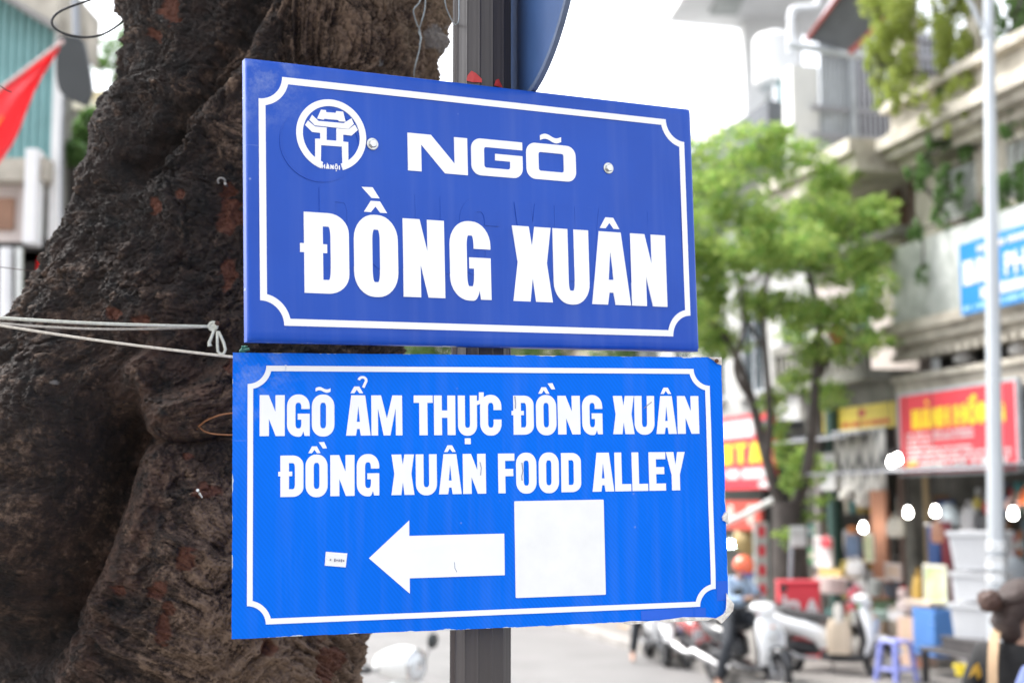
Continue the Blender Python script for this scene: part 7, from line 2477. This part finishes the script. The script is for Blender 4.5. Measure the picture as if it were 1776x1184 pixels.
# posts of the shop fronts
def column(label, px, r, c, w_=.09, z1=3.3, name='shop_post', round_=True):
    t = thing(name, label, 'post', M=gM(px, r))
    m_ = col('post_paint', c)
    if round_:
        MB().tube([(0, 0, 0), (0, 0, z1)], w_, 12).build('shaft', m_, t, smooth=True, world=False)
    else:
        MB().bevbox(-w_, w_, -w_, w_, 0, z1, .01).build('shaft', m_, t, world=False)
    MB().bevbox(-w_ * 1.4, w_ * 1.4, -w_ * 1.4, w_ * 1.4, 0, .06, .01).build('base', m_, t, world=False)
    return t
column('dark green painted post in the shop front left of the bulbs', 1447, 9.5, (.035, .085, .07), .105)
column('grey brown post beside the small street tree', 1421, 9.4, (.33, .29, .28), .07)
column('thin brown post under the left edge of the big red sign', 1563, 9.55, (.24, .17, .14), .045)
column('pale bamboo pole under the middle of the big red sign', 1606, 9.75, (.48, .36, .20), .04)
plank('wooden_screen', 'tall orange brown wooden screen beside the zigzag blanket', 'screen', (1508, 850, 1541, 1060), 9.25, (.42, .19, .11), .05, slats=4)
# zigzag blanket and white board
zz = bpy.data.materials.new('zigzag_weave')
zz.use_nodes = True
nt = zz.node_tree
L = nt.links.new
b = nt.nodes['Principled BSDF']
b.inputs['Roughness'].default_value = .9
tc = _n(nt, 'ShaderNodeTexCoord')
sx = _n(nt, 'ShaderNodeSeparateXYZ')
L(tc.outputs['Object'], sx.inputs[0])
pg = _n(nt, 'ShaderNodeMath', operation='PINGPONG')
L(sx.outputs['X'], pg.inputs[0])
pg.inputs[1].default_value = .17
mu = _n(nt, 'ShaderNodeMath', operation='MULTIPLY_ADD')
L(pg.outputs[0], mu.inputs[0])
mu.inputs[1].default_value = 1.5
L(sx.outputs['Z'], mu.inputs[2])
sn = _n(nt, 'ShaderNodeMath', operation='PINGPONG')
L(mu.outputs[0], sn.inputs[0])
sn.inputs[1].default_value = .24
rp = _n(nt, 'ShaderNodeValToRGB')
for e, (pos, c) in zip(rp.color_ramp.elements, ((.0, (.045, .05, .055, 1)), (.62, (.50, .48, .46, 1)))):
    e.position, e.color = pos, c
mr = _n(nt, 'ShaderNodeMapRange')
mr.inputs['From Max'].default_value = .24
L(sn.outputs[0], mr.inputs['Value'])
L(mr.outputs[0], rp.inputs[0])
L(rp.outputs[0], b.inputs['Base Color'])
cloth('blanket', 'hanging blanket with grey zigzag pattern under the dull yellow sign', 'blanket', (1446, 752, 1537, 852), 9.35, zz, 2, .03)
framed('notice_board', 'white board left of the zigzag blanket', 'board', (1420, 786, 1449, 850), 9.3, (.50, .49, .47), (.52, .52, .51))
for k, (px, lab) in enumerate(((1470, 'pale tassel hanging under the zigzag blanket on the left'), (1498, 'pale longer tassel hanging under the zigzag blanket on the right'))):
    t, w_, h_ = g_thing('tassel', lab, 'tassel', (px - 8, 845, px + 8, 868 + 12 * k), 9.3, 'tassels')
    MB().lathe([(w_ * .5, 0), (w_, h_ * .2), (w_ * .8, h_ * .7), (.01, h_)], 10).build('tuft', col('wool', (.60, .57, .53)), t, smooth=True, world=False)
    MB().tube([(0, 0, h_), (0, 0, h_ + .12)], .006, 5).build('string', m_bar, t, world=False)
# hanging clothes and bags
cloth('garment', 'dark red cloth hanging left of the white foam boxes', 'cloth', (1632, 905, 1653, 1052), 8.9, col('maroon', (.22, .025, .04)), 1.5, .05)
cloth('garment', 'blue garment hanging beside the dark red cloth', 'cloth', (1608, 912, 1630, 985), 9.1, col('deep_blue', (.05, .11, .30)), 1.5, .05)
hang_bag('bag', 'tan leather bag hanging above the dark red cloth', 'bag', (1617, 895, 1643, 942), 8.95, (.42, .20, .12))
hang_bag('bag', 'pale grey cloth bag hanging above the foam boxes', 'bag', (1668, 868, 1694, 935), 8.9, (.40, .39, .39))
hang_bag('bag', 'black bag hanging beside the lamp post', 'bag', (1694, 885, 1712, 932), 8.9, (.04, .04, .045))
hang_bag('bag', 'cream long bag hanging right of the wooden screen', 'bag', (1541, 890, 1567, 932), 9.15, (.48, .45, .38))
hang_bag('bag', 'white plastic bag hanging left of the bulbs', 'bag', (1470, 965, 1500, 1000), 9.0, (.50, .50, .50))
for k, (bx, c, lab) in enumerate((((1688, 862, 1702, 882), (.40, .32, .04), 'small olive packet hanging by the lamp post'), ((1768, 845, 1790, 875), (.75, .16, .04), 'orange packet hanging at the right edge above the bulb'), ((1705, 870, 1716, 892), (.65, .05, .05), 'red packet hanging just left of the lamp post'), ((1742, 862, 1766, 884), (.60, .40, .36), 'pink packet hanging right of the lamp post'))):
    hang_bag('packet', lab, 'packet', bx, 9.1, c, 'hanging packets', .06)
plank('shutter', 'dark blue green shutter at the right edge of the shop front', 'shutter', (1770, 900, 1800, 1060), 9.4, (.035, .07, .085), .04, slats=3)
# racks and shelves with goods inside the shops
def rack(label, box, r, levels, c=(.09, .08, .075), dep=.5):
    t, w_, h_ = g_thing('display_rack', label, 'rack', box, r, 'display racks', ground=True)
    m_ = col('rack_paint', c)
    for sx in (-w_, w_ - .03):
        for y in (0, dep - .03):
            MB().box(sx, sx + .03, y, y + .03, 0, h_).build('upright', m_, t, world=False)
    zs_ = []
    for k in range(levels):
        z = .12 + (h_ - .14) * k / max(1, levels - 1)
        MB().box(-w_ + .002, w_ - .002, .002, dep - .002, z, z + .02).build('shelf', m_, t, world=False)
        zs_.append(z + .022)
    return t, w_, zs_
racks = [rack('dark shop rack between green post and wooden screen', (1452, 890, 1506, 1100), 9.75, 4), rack('dark shop rack behind the blue crate and bamboo pole', (1545, 900, 1640, 1100), 9.95, 4), rack('dark shop rack beside the small street tree', (1392, 930, 1440, 1110), 9.6, 4), rack('dark shop rack deep in the old shophouse', (1655, 890, 1790, 1100), 10.6, 4)]
r3 = random.Random(17)
pal = [('red', (.45, .04, .04)), ('blue', (.06, .14, .38)), ('yellow', (.60, .42, .08)), ('white', (.72, .72, .70)), ('green', (.06, .24, .09)), ('brown', (.30, .17, .09)), ('pink', (.60, .34, .34)), ('cream', (.60, .54, .42)), ('teal', (.08, .28, .28)), ('orange', (.60, .20, .05)), ('grey', (.33, .33, .33))]
pm = {n: col('goods_' + n, c) for n, c in pal}
where = ['the rack between green post and wooden screen', 'the rack behind the blue crate', 'the rack beside the street tree', 'the rack deep in the old shophouse']
lev = ['bottom', 'second', 'third', 'top']
for ri, (t_r, w_, zs_) in enumerate(racks):
    for li, z in enumerate(zs_):
        x = -w_ + .06
        gap = (zs_[1] - zs_[0]) - .05
        names = [n for n, _ in pal]
        r3.shuffle(names)
        kk = 0
        while x < w_ - .14 and kk < 11:
            cn = names[kk]
            kk += 1
            ww = r3.uniform(.10, .24)
            hh = gap * r3.uniform(.45, .95)
            if x + ww > w_ - .03:
                break
            Mx = WM[t_r.name] @ Matrix.Translation((x + ww / 2, .05, z))
            kind = r3.choice(('tin', 'packet', 'basket'))
            o = thing(kind, f'{cn} {kind} on the {lev[li]} shelf of {where[ri]}', kind, M=Mx, group='goods on the shop racks')
            d2 = r3.uniform(.12, .3)
            if kind == 'tin':
                rr_ = min(ww, d2) / 2
                MB().lathe([(rr_ * .95, 0), (rr_, .01), (rr_, hh - .02), (rr_ * .93, hh)], 14, Matrix.Translation((0, rr_, 0))).build('body', pm[cn], o, smooth=True, world=False)
                MB().lathe([(rr_ * 1.02, hh * .62), (rr_ * 1.02, hh * .3)], 14, Matrix.Translation((0, rr_, 0)), caps=False).build('wrapper', pm['white' if cn != 'white' else 'red'], o, world=False)
            elif kind == 'packet':
                MB().bevbox(-ww / 2, ww / 2, 0, d2, 0, hh, .012).build('body', pm[cn], o, world=False)
                MB().box(-ww / 3, ww / 3, -.003, 0, hh * .35, hh * .7).build('printed_label', pm['cream' if cn != 'cream' else 'red'], o, world=False)
            else:
                MB().loft([((0, d2 / 2, 0), (ww * .4, 0, 0), (0, d2 * .4, 0)), ((0, d2 / 2, hh * .6), (ww * .5, 0, 0), (0, d2 * .5, 0))], 14, 4).build('body', pm[cn], o, world=False)
                MB().tube([(ww * .45 * math.cos(a), d2 / 2, hh * .6 + hh * .4 * math.sin(a)) for a in np.linspace(0, PI, 8)], .008, 5).build('handle', pm[cn], o, world=False)
            x += ww + r3.uniform(.01, .05)
# goods standing out in front
plank('table', 'yellow brown wooden board stood on edge beside the green post', 'board', (1458, 975, 1480, 1040), 9.0, (.45, .36, .08), .08)
carton('yellow straw hamper lid carton behind the red delivery box', (1420, 985, 1458, 1020), 8.9, (.55, .40, .14), .3, tape=False)
carton('pink white carton behind the red delivery box', (1412, 1000, 1450, 1030), 8.6, (.66, .52, .50), .3, tape=False)
framed('picture_panel', 'small brown round-patterned panel right of the wooden screen', 'picture', (1533, 975, 1562, 1008), 8.9, (.42, .35, .32), (.36, .26, .19))
pail('dark plastic bucket below the brown patterned panel', (1541, 1010, 1562, 1035), 8.9, (.05, .055, .07))
pail('white tin bucket beside the wooden screen', (1497, 1003, 1521, 1034), 8.85, (.70, .71, .68))
pail('green plastic bin on the pavement beside the grey carton', (1524, 1040, 1545, 1110), 9.05, (.22, .36, .22), handle=False, name='bin', cat='bin', ground=True)
jar('bottle', 'red topped bottle beside the white tin bucket', 'bottle', (1477, 1012, 1490, 1058), 8.6, (.62, .12, .16), (.70, .30, .36))
jar('bottle', 'bright green bottle beside the red topped bottle', 'bottle', (1490, 1030, 1500, 1056), 8.6, (.02, .30, .05))
jar('jar', 'red capped jar near the dark bucket', 'jar', (1562, 1016, 1574, 1036), 8.9, (.62, .50, .48), (.60, .05, .04))
jar('jar', 'wide pale pink jar near the blue crate', 'jar', (1566, 1034, 1588, 1060), 8.8, (.60, .52, .50), (.50, .42, .40))
carton('flat pale green tray carton beside the red topped bottle', (1484, 1058, 1508, 1076), 8.5, (.42, .56, .50), .3, tape=False)
carton('grey white carton with crumpled top left of the blue crate', (1540, 1060, 1570, 1078), 8.7, (.58, .57, .58), .3, tape=False)
carton('long pale wooden tray on top of the blue crate', (1568, 1040, 1612, 1052), 8.35, (.58, .48, .40), .3, tape=False)
framed('picture_panel', 'narrow pale painted panel left of the wooden screen', 'picture', (1497, 925, 1514, 975), 9.0, (.62, .56, .46), (.48, .52, .30))
framed('picture_panel', 'dark blue striped panel above the yellow brown board', 'picture', (1464, 925, 1492, 970), 9.3, (.10, .10, .14), (.06, .10, .18))
framed('sign_card', 'white card with red circle left of the green post', 'card', (1410, 930, 1442, 985), 8.9, (.66, .62, .60), (.66, .60, .60))
hang_bag('packet', 'red packet pinned beside the white card', 'packet', (1423, 928, 1442, 950), 8.85, (.58, .05, .07), 'hanging packets', .05)
pail('yellow bucket on the pavement at the lower right', (1662, 1150, 1680, 1172), 7.5, (.70, .55, .03))
plank('bench', 'long dark bench in front of the foam box table', 'bench', (1632, 1106, 1700, 1140), 8.0, (.055, .05, .05), .3)
carton('dark carton under the low table of foam boxes', (1668, 1065, 1712, 1104), 8.9, (.10, .07, .06), .4, tape=False)
jar('pot', 'small terracotta pot at the foot of the blue crate', 'pot', (1588, 1142, 1604, 1158), 8.0, (.50, .22, .13), shoulder=.9)
# coloured ball of cloth beside the picture panel
hang_bag('bag', 'yellow and orange cloth bag hanging beside the cream framed panel', 'bag', (1584, 985, 1602, 1060), 8.9, (.55, .34, .06))
# lamp bulbs burning under the added canopies
m_bulb = mat('lit_bulb', (.9, .9, .9), .3, var=.02, emit=(1.0, .97, .90), estr=12.0)
for k, (px, py, lab) in enumerate(((1546, 801, 'lit bulb left of the big red sign, lower of the touching pair'), (1557, 796, 'lit bulb at the left edge of the big red sign, upper of the touching pair'), (1575, 889, 'lit bulb under the red sign, left of the level pair'), (1622, 887, 'lit bulb under the red sign, right of the level pair'), (1497, 915, 'lit bulb beside the wooden screen'), (1757, 891, 'lit bulb at the right edge under the red sign'))):
    p = Wp(px, py, 9.0)
    t = thing('lamp_bulb', lab, 'bulb', M=Matrix.Translation(p), group='lit bulbs over the shop goods')
    MB().lathe([(0, -.055), (.025, -.05), (.043, -.028), (.046, 0), (.036, .03), (.025, .05), (.022, .07)], 16).build('glass', m_bulb, t, smooth=True, world=False)
    MB().lathe([(.03, .07), (.03, .13), (.012, .15)], 12).build('socket', m_blackp, t, world=False)
    MB().tube([(0, 0, .14), (.0, .0, 3.35 - p.z)], .006, 5).build('cable', m_blackp, t, world=False)
p = Wp(1646, 893, 9.4)
t = thing('hanging_lamp', 'large pale unlit lamp shade right of the pair of level bulbs', 'lamp', M=Matrix.Translation(p))
MB().lathe([(.16, -.12), (.15, 0), (.10, .10), (.03, .15)], 18, caps=False).build('shade', mat('pale_shade', (.58, .66, .72), .3, var=.1), t, smooth=True, world=False)
MB().tube([(0, 0, .14), (0, 0, 3.35 - p.z)], .006, 5).build('cable', m_blackp, t, world=False)
tl = thing('fluorescent_lamp', 'greenish white strip lamp in the shop at the edge of the blue sign', 'lamp', M=Matrix.Translation(P(1266, 943, 24)))
MB().tube([(-.5, 0, 0), (.14, 0, 0)], .05, 8).build('tube', mat('lit_tube', (.8, .9, .85), .4, emit=(.75, 1.0, .9), estr=9.0, var=.02), tl, smooth=True, world=False)
MB().box(-.52, .16, -.03, .03, .05, .10).build('fitting', m_whitew, tl, world=False)
hat_ = thing('straw_hat', 'round straw hat hanging in the dim shop above the rider', 'hat', M=Matrix.Translation(P(1297, 936, 23)) @ Matrix.Rotation(1.3, 4, 'X'))
MB().lathe([(.24, 0), (.20, .04), (.10, .12), (.01, .17)], 20).build('cone', col('straw', (.45, .33, .14)), hat_, smooth=True, world=False)
MB().lathe([(.245, -.006), (.25, 0), (.245, .006)], 20, caps=False).build('rim', col('straw_rim', (.30, .20, .08)), hat_, world=False)
# small clutter on the far pavement behind the sign
carton('tan carton on the pavement below the bright blue sign', (1066, 1085, 1085, 1112), 6.9, (.45, .31, .20), .3, ground=True)
lit = thing('lantern', 'small red lantern hanging in the small street tree', 'lantern', M=Matrix.Translation(P(1452, 582, 19.2)))
MB().lathe([(.03, -.13), (.09, -.08), (.11, 0), (.09, .08), (.03, .13)], 14).build('shade', m_sred, lit, smooth=True, world=False)
MB().lathe([(.035, .13), (.035, .15)], 10).build('cap', m_syel, lit, world=False)
MB().tube([(0, 0, -.13), (0, 0, -.26)], .012, 5).build('tassel', m_syel, lit, world=False)
# street line overhead on the left is out of view; nothing more is built behind the camera
